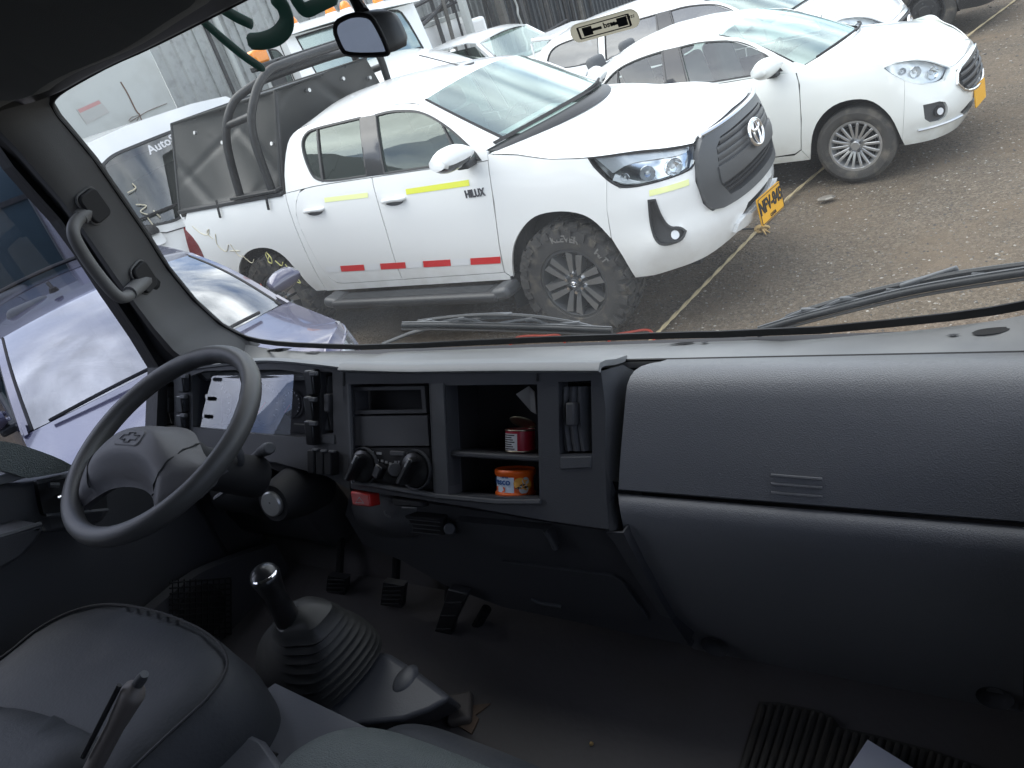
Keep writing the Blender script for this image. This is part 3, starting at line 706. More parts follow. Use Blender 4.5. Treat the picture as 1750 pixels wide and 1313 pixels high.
    def st(s, dx, dz, z=None, off=0):
        z = np.interp(s, zt[:, 0], zt[:, 1]) if z is None else z; p = B.pt(s, z, off); return (p[0], -p[1], z, dx, dz)
    bs = [st(s, .26 * max(0, 1 - (s - 2.69) / .7) ** 1.4, np.interp(s, [2.69, 3.2, 3.9, 4.3, se], [.02, .03, .03, .02, 0])) for s in np.r_[np.linspace(2.69, 3.3, 12), np.linspace(3.36, se - .005, 26)]]
    build('bonnet', cross(bs, 21), m_white, root, 50)
    t0, t1 = st(2.655, .27, .05, 1.372), st(2.115, .13, .065, 1.728)
    ws = lerp_st(t0, t1, 14)
    fw_ = np.linspace(.845, .925, 14)
    build('windscreen', crossband(ws, -fw_, fw_, 21), g_wind, root, 60)
    wsb = [(a, b, c, d, e + .004) for a, b, c, d, e in ws]
    for a, b in ((-1, -fw_ + .01), (fw_ - .01, 1)): build('windscreen_pillar', crossband(wsb, a, b, 5), m_white, root, 60)
    mb = MB(); 
    for a, b in ((-fw_ - .006, -fw_ + .02), (fw_ - .02, fw_ + .006)): mb.add(crossband([(p, q, r + .003, s_, t + .004) for p, q, r, s_, t in ws], a, b, 3))
    mb.add(crossband(lerp_st(tuple(np.array(t0) + (0, 0, .003, 0, .004)), tuple(np.array(t0) + np.array([-.02, -.004, .021, -.008, .005])), 3), -.92, .92, 21))
    build('windscreen_seal', mb.vf(), m_gap, root, 0)
    build('cowl_panel', cross([(2.655, t0[1] - .01, 1.366, .27, .045), (2.72, t0[1] - .03, 1.355, .28, .035), (2.76, t0[1] - .06, 1.325, .26, .035)], 21), m_blackpl, root, 50)
    build('wiper', tube(spline([(2.70, -.66, 1.395), (2.80, -.36, 1.425), (2.90, .10, 1.436)], 8), .011, 6), m_gap, root, 50)
    build('wiper', tube(spline([(2.90, .05, 1.435), (2.86, .38, 1.44), (2.74, .68, 1.43)], 8), .011, 6), m_gap, root, 50)
    rs = [st(2.115, .13, .065, 1.728), st(2.05, .11, .074, 1.745), st(1.9, .06, .088, 1.759), st(1.6, .02, .10, 1.773), st(1.26, 0, .10, 1.777), st(.95, -.03, .09, 1.770), st(.85, -.05, .06, 1.757), st(.77, -.05, .05, 1.728)]
    rs2 = []
    for a, b in zip(rs[:-1], rs[1:]): rs2 += lerp_st(a, b, 4)[:-1]
    build('roof', cross(rs2 + [rs[-1]], 21), m_white, root, 60)
    build('cab_back', cross([rs[-1], st(.69, -.05, .03, 1.62), st(.64, -.05, 0, 1.45), st(.62, -.05, 0, 1.33), st(.61, -.04, 0, .6)], 15), m_white, root, 50)
    build('roof_antenna', MB().add(tube(spline([(2.02, 0, 1.83), (1.86, 0, 1.90), (1.66, 0, 1.985)], 6), .006, 6)).add(recalc(box((2.05, 0, 1.818), (.15, .05, .035)))).vf(), m_darkpl, root, 50, bevel=.012)
    # openings, trims, marks
    for z_, w_ in ((1.242, .016),): pass
    P('yellow_strip', root, m_paley, [(1.055, 1.252), (1.53, 1.238), (1.525, 1.203), (1.049, 1.217)], off=.0025, depth=0, gap=0)
    P('yellow_strip', root, m_yell, [(1.908, 1.219), (2.484, 1.214), (2.480, 1.174), (1.904, 1.180)], off=.0025, depth=0, gap=0)
    P('yellow_strip', root, m_paley, [(3.729, .962), (3.993, .955), (3.986, .922), (3.724, .928)], off=.0025, depth=0, gap=0)
    for a, b in ((.94, 1.21), (1.39, 1.655), (1.835, 2.10), (2.285, 2.55)):
        za = lambda s: .652 - (s - 1.7) * .022
        P('red_strip', root, m_red, [(a, za(a) + .026), (b, za(b) + .026), (b - .02, za(b) - .026), (a - .02, za(a) - .026)], off=.0028, depth=0, gap=0)
    for a, b in ((.76, .93), (1.215, 1.38), (1.66, 1.825), (2.105, 2.275)):
        P('white_strip', root, m_whitet, [(a, za(a) + .026), (b, za(b) + .026), (b - .02, za(b) - .026), (a - .02, za(a) - .026)], off=.0024, depth=0, gap=0)
    tv = text_vf('HILUX', .072, .004, True); V = np.array(tv[0]); V[:, 0] *= .80
    build('door_badge', (B.pt(2.506 + V[:, 0], 1.120 + V[:, 1], .003 + V[:, 2]), tv[1]), m_badge, root, 0)
    V2 = np.array(text_vf('HILUX', .072, .004, True)[0]); V2[:, 0] *= .80
    q = B.pt(2.506 - V2[:, 0], 1.120 + V2[:, 1], .003 + V2[:, 2]) * np.array([1, -1, 1]); build('door_badge', (q, tv[1]), m_badge, root, 0)
    for k in (0, 1):
        door_handle(root, B, .905 if k == 0 else 1.77, 1.172 if k == 0 else 1.158, m_white, .22)
    door_mirror(root, (2.52, -.90, 1.315), m_white, -1, 1.0); door_mirror(root, (2.52, .90, 1.315), m_white, 1, 1.0)
    cn = B.pt(se, .55, .075)
    number_plate(root, (4.155, -.07, .545), (1, -.13, .08), (0, 0, 1), 'NFV-845', 'COTA', .35, .18)
    # grease-pencil writing on the bed and the rear tyre
    def scrawl(pts, m, nm='marker_scrawl', w=.0035): build(nm, tube([B.pt(s, z, .003) for s, z in spline(pts, 6)], w, 5), m, root, 0)
    scrawl([(-.78, 1.20), (-.70, 1.13), (-.60, 1.10), (-.55, 1.15), (-.60, 1.12), (-.55, 1.06)], m_scrawlp)
    scrawl([(-.48, 1.10), (-.52, 1.0), (-.44, .93), (-.36, .99)], m_scrawlp); scrawl([(-.33, .99), (-.30, .90), (-.26, .86)], m_scrawlp); scrawl([(-.38, .93), (-.24, .92)], m_scrawlp); scrawl([(-.24, .88), (-.16, .80), (-.10, .83)], m_scrawlp)
    for pts in ([(-.05, -.80, .985 - .14), (.03, -.88, .85), (.06, -.90, .80)], [(.08, -.90, .87), (.15, -.93, .83), (.13, -.93, .78), (.08, -.92, .80), (.12, -.91, .85)], [(.19, -.93, .80), (.24, -.93, .75), (.28, -.93, .78)], [(.30, -.93, .76), (.33, -.93, .66)], [(.36, -.93, .66), (.39, -.93, .58), (.33, -.93, .60)]):
        build('marker_scrawl', tube(spline(pts, 5), .0045, 5), m_scrawl, root, 0)
    for pts in ([(-.46, -.90, .72), (-.36, -.92, .66), (-.30, -.93, .58), (-.38, -.93, .60)], [(-.16, -.93, .60), (-.12, -.935, .50), (-.06, -.935, .42), (.02, -.935, .40), (.04, -.935, .46)], [(-.14, -.935, .52), (-.08, -.935, .46), (-.02, -.935, .48)]):
        build('marker_scrawl', tube(spline(pts, 5), .0045, 5), m_scrawlr, root, 0)
    # bed, tail
    tl = chaikin([(-.925, 1.2), (-1.015, .879), (-.845, .856), (-.80, .92), (-.815, 1.07)], 1, 60)
    P('tail_lamp', root, m_lampr, tl, off=.006, depth=.03)
    build('tailgate', box((-1.03, 0, .93), (.06, 1.62, .76)), m_white, root, 35, bevel=.02)
    build('rear_bumper', box((-1.10, 0, .56), (.18, 1.70, .18)), m_darkpl, root, 35, bevel=.03)
    mb = MB(); mb.add(box((-.2, 0, .80), (1.60, 1.5, .04))); mb.add(box((-.2, -.80, 1.30), (1.58, .06, .05))); mb.add(box((-.2, .80, 1.30), (1.58, .06, .05))); build('bed_floor', mb.vf(), m_under, root, 0)
    for sg in (-1, 1): build('bed_rail', box((-.17, sg * .86, 1.335), (1.5, .07, .035)), m_blackpl, root, 35, bevel=.008)
    build('chassis_light_block', MB().add(box((1.55, 0, .52), (4.6, 1.25, .26))).add(box((3.55, 0, .62), (.5, 1.2, .4))).vf(), m_under, root, 0)  # black inner boxes added so no light passes under the hollow body
    build('inner_shell', MB().add(box((1.6, 0, .78), (1.95, 1.62, .5))).add(box((3.1, 0, .95), (1.3, 1.0, .4))).vf(), m_under, root, 0)
    cabin(root, .72, 2.72, .80, .55, 1.28, [(1.95, -.38), (1.95, .38), (1.15, -.38), (1.15, .38)], m_seat, 2.52)
    build('windscreen_papers', xf(box((0, 0, 0), (.30, .80, .004)), rotm('Y', .15), (2.50, .15, 1.325)), m_whitet, root, 0)
    # side step
    for sg in (-1, 1):
        sp_ = build('side_step', MB().add(recalc(box((1.66, sg * .955, .405), (1.72, .20, .075)))).vf(), m_blackpl, root, 35, bevel=.03, seg=3)
        build('step_end', recalc(box((2.54, sg * .945, .425), (.16, .19, .09), rotm('Y', -.16))), m_darkpl, sp_, 35, bevel=.03)
        build('step_end', recalc(box((.78, sg * .945, .415), (.16, .19, .09), rotm('Y', .16))), m_darkpl, sp_, 35, bevel=.03)
        for k in range(5): build('tread_rib', box((1.66, sg * (.91 + k * .022), .4445), (1.50, .008, .006)), m_darkpl, sp_, 0)
    mf = [(2.50, -.905, .50), (2.56, -.89, .22), (2.62, -.70, .24)]
    build('mud_flap', thick(gridf([[(2.57, -.90, .50), (2.60, -.66, .50)], [(2.55, -.91, .26), (2.59, -.68, .22)]]), .012), m_blackpl, root, 0)
    for cx in (.0, 3.055): wheel_well(root, cx + .01, .43, .505, .36, B)
    W_ = lambda x, y, l, let=None: wheel(root, (x, y, .412), .418, .244, .27, 'six', True, l, 0., let)
    W_(3.06, -.775, False, [('KLEVER', .10), ('M/T', .95)]); W_(0, -.775, False); W_(3.06, .775, True); W_(0, .775, True)
    # canvas canopy over the bed
    def cloth(quad, nu, nv, amp, seed):
        a, b, c, d = [np.array(p, float) for p in quad]; n = np.cross(b - a, d - a); n /= np.linalg.norm(n); G = []
        if n @ ((a + b + c + d) / 4 - np.array([-.2, 0, 1.7])) < 0: n = -n
        for i in range(nu + 1):
            row = []
            for j in range(nv + 1):
                u, v = i / nu, j / nv; p = (a * (1 - u) + b * u) * (1 - v) + (d * (1 - u) + c * u) * v
                e = (u * (1 - u) * v * (1 - v) * 16) ** .5
                w = .9 * math.sin(5 * u + 1.2 * v + seed) - .8 * max(0, 1 - abs(math.sin(4.2 * u + 2.6 * v + seed * 1.7)) * 3.2) - .6 * max(0, 1 - abs(math.sin(3.1 * u - 3.6 * v + seed)) * 4.0) + .25 * math.sin(15 * u + 4 * v)
                row.append(p + n * amp * (w * e * .8 - .9 * e))
            G.append(row)
        return gridf(G)
    A_, Bq, Cq, Dq = (-.97, -.835, 1.34), (.53, -.845, 1.34), (.60, -.56, 2.06), (-.90, -.56, 2.05)
    mir = lambda p: (p[0], -p[1], p[2])
    mb = MB(); mb.add(cloth((A_, Bq, Cq, Dq), 44, 30, .034, 1.)); mb.add(cloth((mir(Bq), mir(A_), mir(Dq), mir(Cq)), 12, 8, .03, 2.)); mb.add(cloth((Bq, mir(Bq), mir(Cq), Cq), 44, 30, .036, 3.)); mb.add(cloth((mir(A_), A_, Dq, mir(Dq)), 10, 8, .03, 4.)); mb.add(cloth((Dq, Cq, mir(Cq), mir(Dq)), 20, 20, .03, 5.))
    cv = build('bed_canvas', recalc(mb.vf()), m_tarp, root, 60)
    for q4 in ((Dq, Cq, mir(Cq), mir(Dq), Dq), (A_, Dq), (Bq, Cq)): build('canvas_hem', tube(q4, .013, 6), m_tarp, cv, 60)
    for p in ((-.46, -.66, 1.93), (-.10, -.70, 1.80), (.52, -.715, 1.70)): build('eyelet', cyl(np.array(p) + (0, .0, 0), np.array(p) + (0, -.02, .008), .016, n=12), m_alu, cv, 30)
    for p in ((.60, -.22, 1.98), (.60, .2, 1.97), (.60, .52, 1.90)): build('eyelet', cyl(np.array(p) + (-.02, 0, 0), np.array(p) + (.012, 0, 0), .016, n=12), m_alu, cv, 30)
    build('corner_strap', tube([(.57, -.85, 1.33), (.60, -.80, 1.50), (.62, -.70, 1.75), (.63, -.58, 2.04)], .014, 6, flat=.5), m_bar, cv, 50)
    for s_ in (-.30, .38): build('tie_strap', tube([B.pt(s_, 1.38, .02), B.pt(s_ + .02, 1.30, .03), B.pt(s_, 1.235, .02)], .012, 5, flat=.5), m_gap, cv, 50)
    # roll bar of two hoops
    rb = None
    for x0, x1, x2, zt_ in ((.46, .50, .64, 2.20), (.03, .15, .40, 2.14)):
        h = [(x0, -.87, 1.36), (x1, -.85, 1.82), (x1 + (x2 - x1) * .55, -.76, 2.06), (x2, -.60, zt_), (x2 + .03, -.35, zt_ + .025), (x2 + .03, .35, zt_ + .025), (x2, .60, zt_), (x1 + (x2 - x1) * .55, .76, 2.06), (x1, .85, 1.82), (x0, .87, 1.36)]
        o = build('roll_bar', tube(spline(h, 7), .034, 12), m_bar, root, 60) if rb is None else build('rear_hoop', tube(spline(h, 7), .034, 12), m_bar, rb, 60)
        if rb is None: rb = o
    for sg in (-1, 1):
        build('cross_link', tube([(.20, sg * .82, 1.93), (.53, sg * .82, 1.95)], .03, 8), m_bar, rb, 60)
        build('foot_plate', box((.25, sg * .87, 1.372), (.62, .09, .025)), m_bar, rb, 30, bevel=.006)
    bc = build('amber_beacon', recalc(box((.44, -.45, 2.33), (.10, .15, .11))), m_amber, root, 35, bevel=.02)
    build('beacon_base', recalc(box((.46, -.40, 2.255), (.12, .30, .05))), m_bar, bc, 35, bevel=.015)
    build('beacon_bar', recalc(box((.50, .02, 2.262), (.10, .72, .03))), m_bar, rb, 35, bevel=.006)
    return root
pickup()
# ------------------------------------------------------------------ saloons and hatchbacks
SEDAN_SIDE = [(.15, .10), (.25, .05), (.35, .025), (.5, .005), (.65, 0), (.8, .006), (.92, .03), (.98, .05), (1.1, .10), (1.3, .20), (1.36, .235), (1.42, .275), (1.5, .34)]
SEDAN_FRONT = [(.15, .16), (.22, .09), (.3, .05), (.42, .0), (.55, .01), (.7, .05), (.78, .09), (.85, .14), (.95, .25)]
SEDAN = dict(
    ditch=[(-.62, .995), (-.45, 1.03), (-.25, 1.10), (-.02, 1.21), (.20, 1.32), (.40, 1.385), (.65, 1.422), (.97, 1.414), (1.295, 1.371), (1.55, 1.311), (1.70, 1.241), (1.87, 1.137), (2.02, 1.02), (2.06, .985)],
    belt=[(2.06, .965), (1.94, .985), (1.70, .995), (1.11, 1.014), (.6, 1.025), (.25, 1.04), (-.1, 1.045), (-.62, .985)],
    wins=[[(1.015, 1.345), (1.19, 1.348), (1.40, 1.322), (1.553, 1.288), (1.676, 1.232), (1.80, 1.145), (1.87, 1.082), (1.935, 1.005), (1.70, 1.012), (1.11, 1.03)],
          [(.19, 1.13), (.24, 1.19), (.395, 1.293), (.632, 1.335), (.862, 1.347), (.91, 1.036), (.42, 1.05), (.253, 1.075)]],
    pillar=[(.875, 1.036), (1.13, 1.026), (1.03, 1.352), (.845, 1.354)], bars=[[(.41, 1.05), (.432, 1.05), (.40, 1.29), (.38, 1.285)], [(1.845, 1.01), (1.862, 1.01), (1.80, 1.14), (1.785, 1.155)]],
    fdoor=[(2.045, .975), (2.072, .871), (2.06, .6), (2.02, .34), (1.95, .30), (1.05, .32), (1.0, .38), (1.04, .7), (1.09, 1.008), (1.70, .99), (1.94, .979)],
    rdoor=[(1.085, 1.01), (1.035, .7), (.995, .38), (1.04, .32), (.52, .33), (.46, .45), (.40, .58), (.25, .70), (.17, .85), (.16, 1.03), (.6, 1.018)],
    wedge=[(2.05, .99), (2.077, .871), (2.064, .6), (2.024, .335)],
    sill=[(2.022, .335), (1.955, .293), (1.04, .315), (.51, .325), (.46, .43), (.355, .25), (2.08, .235)],
    farch=[(2.082, .24), (2.128, .442), (2.203, .576), (2.323, .665), (2.478, .688), (2.62, .645), (2.734, .51), (2.796, .332), (2.827, .247)],
    rarch=[(-.37, .25), (-.335, .40), (-.26, .54), (-.14, .64), (0, .675), (.14, .64), (.26, .54), (.335, .40), (.355, .26)],
    hl=[(2.706, .879), (2.80, .894), (2.95, .872), (3.142, .819), (3.304, .72), (3.192, .654), (2.98, .688), (2.853, .75), (2.76, .82)],
    fog=[(2.972, .538), (3.151, .522), (3.185, .45), (3.163, .368), (2.98, .392)],
    grille=[(3.6, .712), (3.36, .685), (3.315, .595), (3.40, .51), (3.60, .47)], zt=[(2.02, 1.0), (2.35, .955), (2.706, .905), (2.80, .897), (3.0, .865), (3.142, .824), (3.304, .728), (3.40, .730), (3.6, .740), (3.9, .745)],
    base=(2.05, .235, .055, .99), top=(1.36, .10, .06, 1.355), rearx=(.36, 1.372), rearbase=(-.42, 1.05), tail=-.78)
def spec_scale(sp, sx, sz):
    o = {}
    for k, v in sp.items():
        if k in ('wins', 'bars'): o[k] = [[(a * sx, b * sz) for a, b in q] for q in v]
        elif k in ('base', 'top'): o[k] = (v[0] * sx, v[1] * sx, v[2] * sz, v[3] * sz)
        elif k == 'tail': o[k] = v * sx
        elif k in ('rearx', 'rearbase'): o[k] = (v[0] * sx, v[1] * sz)
        else: o[k] = [(a * sx, b * sz) for a, b in v]
    return o
def build_car(root, B, sp, paint, style, wheel_r, axle, track, seatm, glass_m, wind_m, sx=1., sz=1., nose='chrome', emblem=None, trimpaint=None, plate=None, hatch=False):
    se = B.se; P = lambda *a, **k: B.panel(*a, **k); trimpaint = trimpaint or paint
    wins = [chaikin(w, 2, 60) for w in sp['wins']]
    fr = chaikin(sp['ditch'], 0) ; out = list(map(tuple, sp['ditch'])) + sp['belt']
    P('cabin_frame', root, paint, out, wins, gap=0, depth=.025)
    for w in wins: window(B, root, w, glass_m, ring=.011)
    P('window_pillar', root, m_gloss, sp['pillar'], off=.003, depth=.01)
    for b in sp['bars']: P('window_bar', root, m_blackpl, b, off=.0, depth=.01)
    P('front_door', root, paint, chaikin(sp['fdoor'], 1, 45)); P('rear_door', root, paint, chaikin(sp['rdoor'], 1, 45)); P('door_sill', root, paint, sp['sill'], gap=.002)
    hl = chaikin(sp['hl'], 2, 58); fog = chaikin(sp['fog'], 1, 95)
    zt = np.array(sp['zt'])
    # wing and bumper split along a line from the arch to the lamp
    fa = [tuple(q) for q in spline(sp['farch'], 3)]; a0 = fa[-3]; l0 = sp['hl'][-2]
    i0 = max(range(len(zt)), key=lambda i: -abs(zt[i][0] - sp['hl'][1][0]))
    topw = [tuple(q) for q in zt[:i0 + 1][::-1]]
    P('front_wing', root, paint, sp['wedge'] + fa[:-2] + [l0, sp['hl'][-1], sp['hl'][0]] + topw[:-1] + [(sp['wedge'][0][0] + .012, zt[0][1] - .004)], gap=.002)
    ztop = [tuple(q) for q in zt if sp['hl'][1][0] * 1.0 < q[0] < se - .02]
    hlb = [sp['hl'][i] for i in range(4, len(sp['hl']) - 1)]
    ztl = lambda s: float(np.interp(s, zt[:, 0], zt[:, 1]))
    hl_tip = sp['hl'][4] if len(sp['hl']) > 4 else sp['hl'][-1]
    half = [(se, ztl(se) - .004)] + [(s, ztl(s) - .004) for s in np.linspace(se - .12, hl_tip[0] + .03, 5)] + [hl_tip] + [q for q in sp['hl'][5:-1]] + [a0] + fa[-2:] + [(3.1 * sx, .222 * sz), (3.477 * sx, .205 * sz), (se, .205 * sz)]
    gr = [(se, sp['grille'][0][1] + .003)] + sp['grille'] + [(se, sp['grille'][-1][1] - .008)]
    lo = [(se, .40 * sz), (3.50 * sx, .40 * sz), (3.36 * sx, .36 * sz), (3.50 * sx, .30 * sz), (se, .30 * sz)]
    fogm = np.c_[2 * se - fog[::-1, 0], fog[::-1, 1]]
    P('front_bumper', root, trimpaint, sym(B, half), [fog, fogm, sym(B, gr), sym(B, lo)], gap=.002, depth=.03, mirror=False)
    g = P('grille', root, m_gap, expand(sym(B, gr), .01), off=-.035, depth=0, mirror=False)
    zc = np.mean([q[1] for q in sp['grille']]); hh = (sp['grille'][0][1] - sp['grille'][-1][1]) / 2
    for k in (-.55, -.1, .35, .75):
        s0 = np.interp(zc + hh * k, sorted([q[1] for q in sp['grille']]), [q[0] for q in sorted(sp['grille'], key=lambda q: q[1])]) + .03
        if s0 < sp['grille'][1][0] - .02 and False: continue
        build('grille_bar', tube([B.pt(s, zc + hh * k, .004) for s in np.linspace(s0 + .02, 2 * se - s0 - .02, 20)], .012, 6, flat=1.4), m_darkpl if nose != 'chrome2' else m_chrome, g, 50)
    rim = chaikin(sym(B, gr), 1, 60)
    build('grille_surround', tube([B.pt(s, z, .008) for s, z in rim], .013, 7, True), m_chrome if nose else m_darkpl, g, 60)
    P('lower_intake', root, m_gap, expand(sym(B, lo), .01), off=-.03, depth=0, mirror=False)
    P('fog_recess', root, m_darkpl, expand(fog, .004), off=-.025, depth=.01)
    fc = fog.mean(0); P('fog_lamp', root, m_gap, arcp(fc[0] + .01, fc[1], .045, 0, 360, 18)[:-1], off=-.006, depth=.02); P('fog_lens', root, m_bulb, arcp(fc[0] + .01, fc[1], .028, 0, 360, 18)[:-1], off=.0, depth=.01)
    build('bumper_strip', tube([B.pt(s, .347 * sz - .05 * (s / sx - 2.93), .008) for s in np.linspace(2.93 * sx, 3.40 * sx, 12)], .010, 6), m_alu, root, 50)
    build('bumper_strip', mirv(tube([B.pt(s, .347 * sz - .05 * (s / sx - 2.93), .008) for s in np.linspace(2.93 * sx, 3.40 * sx, 12)], .010, 6)), m_alu, root, 50)
    for sg in (1, -1):
        md = (lambda vf: vf) if sg > 0 else mirv
        hb = build('headlamp', md(sheet(expand(hl, .002), [], lambda q, d: B.pt(q[:, 0], q[:, 1], -.045 + d), .06, .01)), m_lampw, root, 40)
        c0 = hl.mean(0)
        for ds, dz, r_ in ((.17 * sx, -.055 * sz, .048), (.0, -.005, .042), (-.11 * sx, .03 * sz, .025)):
            c = B.pt(c0[0] + ds, c0[1] + dz, -.042); n = B.pt(c0[0] + ds, c0[1] + dz, 0.) - c; n /= np.linalg.norm(n)
            dish(c + n * .004, n, r_, md, hb)
        build('lamp_surround', md(sheet(expand(hl, .11), [shrink(hl, .002)], lambda q, d: B.pt(q[:, 0], q[:, 1], -.007 + d), .06, .01)), paint, hb, 40)
        build('lamp_glass', md(sheet(hl, [], lambda q, d: B.pt(q[:, 0], q[:, 1], .001 + d), .06, 0)), g_lamp, hb, 60)
        build('lamp_seal', md(sheet(expand(hl, .005), [shrink(hl, .001)], lambda q, d: B.pt(q[:, 0], q[:, 1], .001 + d), .06, .012)), paint, hb, 40)
    ra = [tuple(q) for q in spline(sp['rarch'], 3)]
    P('rear_quarter', root, paint, [(sp['rdoor'][-3][0] - .003, sp['rdoor'][-2][1]), (sp['tail'] + .16, sp['belt'][-1][1] - .003), (sp['tail'] + .03, .9 * sz), (sp['tail'], .6 * sz), (sp['tail'], .30 * sz)] + ra[:-1] + [(q[0] - .003, q[1]) for q in sp['rdoor'][5:9]], gap=.002)
    def st(s, dx, dz, z=None):
        z = np.interp(s, zt[:, 0], zt[:, 1]) if z is None else z; p = B.pt(s, z, 0); return (p[0], -p[1], z, dx, dz)
    b0, bdx, bdz, bz = sp['base']; t0x, tdx, tdz, tz = sp['top']
    bs = [st(s, bdx * max(0, 1 - (s - b0 - .03) / (.6 * sx)) ** 1.4, np.interp(s, [b0, b0 + .5 * sx, se - .4 * sx, se], [.06, .075, .055, 0])) for s in np.r_[np.linspace(b0 + .03, 2.65 * sx, 12), np.linspace(2.70 * sx, se - .004, 24)]]
    build('bonnet', cross(bs, 21), paint, root, 50)
    w0, w1 = st(b0, bdx, bdz, bz), st(t0x, tdx, tdz, tz); ws = lerp_st(w0, w1, 12); ws = [(a, b, c + .035 * math.sin(math.pi * i / 11), d, e) for i, (a, b, c, d, e) in enumerate(ws)]
    build('windscreen', crossband(ws, -.94, .94, 21), wind_m, root, 60)
    wsb = [(a, b, c, d, e + .004) for a, b, c, d, e in ws]
    for a, b in ((-1, -.93), (.93, 1)): build('windscreen_pillar', crossband(wsb, a, b, 5), paint, root, 60)
    for a, b in ((-.945, -.925), (.925, .945)): build('windscreen_seal', crossband([(p, q, r + .003, s_, t + .004) for p, q, r, s_, t in ws], a, b, 3), m_gap, root, 0)
    build('cowl_panel', cross([(w0[0], w0[1] - .01, bz - .004, bdx, bdz - .01), (w0[0] + .08 * sx, w0[1] - .03, bz - .012, bdx + .01, bdz - .014), (w0[0] + .10 * sx, w0[1] - .05, bz - .05, bdx, bdz - .014)], 21), m_blackpl, root, 50)
    rx, rz = sp['rearx']; D = np.array(sp['ditch']); D = D[D[:, 0].argsort()]
    zd = lambda x: float(np.interp(x, D[:, 0], D[:, 1]))
    tr = np.linspace(t0x, rx, 14); rs = [st(x, tdx * (1 - k) - .05 * k, tdz * (1 - k ** 3 * .3), zd(x) - (.016 * sz if k == 0 else .002)) for x, k in zip(tr, np.linspace(0, 1, 14))]
    build('roof', cross(rs, 21), paint, root, 60)
    rbx, rbz = sp['rearbase']; r0, r1 = st(rx, -.05, tdz * .7, rz - .002), st(rbx, -.12, .05, zd(rbx) - .004)
    rw = lerp_st(r0, r1, 10); rw = [(a, b, c if hatch else zd(a) - .003, d, e) for a, b, c, d, e in rw]
    build('rear_window', crossband(rw, -.88, .88, 15), g_dark, root, 60)
    for a, b in ((-1, -.87), (.87, 1)): build('rear_pillar', crossband([(p, q, r + .002, s_, t) for p, q, r, s_, t in rw], a, b, 5), paint, root, 60)
    build('boot_lid', cross([r1, st(sp['tail'] + .16, -.06, .04, sp['belt'][-1][1] - .004), st(sp['tail'] + .02, -.05, .01, .85 * sz), st(sp['tail'], -.03, 0, .35 * sz)], 15), paint, root, 50)
    f0 = sp['wedge'][0]; P('pillar_foot', root, paint, [(f0[0] - .075, f0[1] - .02), (f0[0] + .07, f0[1] - .03), (f0[0] + .075, f0[1] + .012), (f0[0] - .02, f0[1] + .055)], off=-.005, gap=0)
    for k in (0, 1): door_handle(root, B, (1.17 if k else .30) * sx, (.90 if k else .905) * sz, paint, .19)
    mx_ = sp['wins'][0][5][0] + .06 * sx; my = -float(B.pt(mx_, 1.0 * sz)[1])
    door_mirror(root, (mx_, -my + .01, sp['wins'][0][7][1] - .02), paint, -1, 1.0, split=False); door_mirror(root, (mx_, my - .01, sp['wins'][0][7][1] - .02), paint, 1, .85 if hatch else 1.0, split=False)
    y0 = w0[1]
    for (ya, yb) in ((-.82, -.05), (-.02, .70)):
        f = lambda y, up: (w0[0] + .055 * sx + bdx * (1 - y * y), y * y0, bz + up + bdz * (1 - y * y))
        build('wiper', tube([f(y, .022 + .012 * math.sin(3 * (y - ya))) for y in np.linspace(ya, yb, 9)], .010, 6), m_gap, root, 50)
    build('chassis_light_block', MB().add(box((1.1 * sx, 0, .33 * sz), (3.4 * sx, 1.15, .26 * sz))).vf(), m_under, root, 0)  # simple black underbody, added to block light below the open shell
    build('engine_bay', box((2.50 * sx, 0, .50 * sz), (.80 * sx, .95, .36 * sz)), m_under, root, 0)
    cabin(root, -.30 * sx, 2.0 * sx, B.w - .13, .30 * sz, .94 * sz, [(1.35 * sx, -.36), (1.35 * sx, .36), (.42 * sx, -.36), (.42 * sx, .36)], seatm, 1.92 * sx)
    for cx in (0, axle): wheel_well(root, cx + .005, wheel_r, .385 * sz, .34, B)
    for x, y, l in ((axle, -track, False), (0, -track, False), (axle, track, True), (0, track, True)):
        wheel(root, (x, y, wheel_r), wheel_r + .004, wheel_r * .66, .205 * sx, style, False, l)
    if emblem: ring_emblem(g, B, se, zc + hh * .1, .95 * sz, off=.03)
    if plate:
        c = B.pt(se, plate[2] * sz, .025); number_plate(root, (c[0], plate[3], c[2]), (1, plate[4], .05), (0, 0, 1), plate[0], plate[1], .33, .16)
    return root

# white saloon beside the pickup
B1 = Body(2.65, .8675, 3.24, (3.08, -.87), (3.26, -.5), SEDAN_SIDE, SEDAN_FRONT)
r1_ = thing('saloon_car', 'pearl white saloon with silver multi-spoke wheels standing beyond the pickup bonnet', 'car', (-3.446, 7.905, 0), RAD(-5))
build_car(r1_, B1, SEDAN, m_white2, 'multi', .305, 2.45, .745, m_seat, g_clear, g_wind, plate=('', '', .40, -.10, -.10))
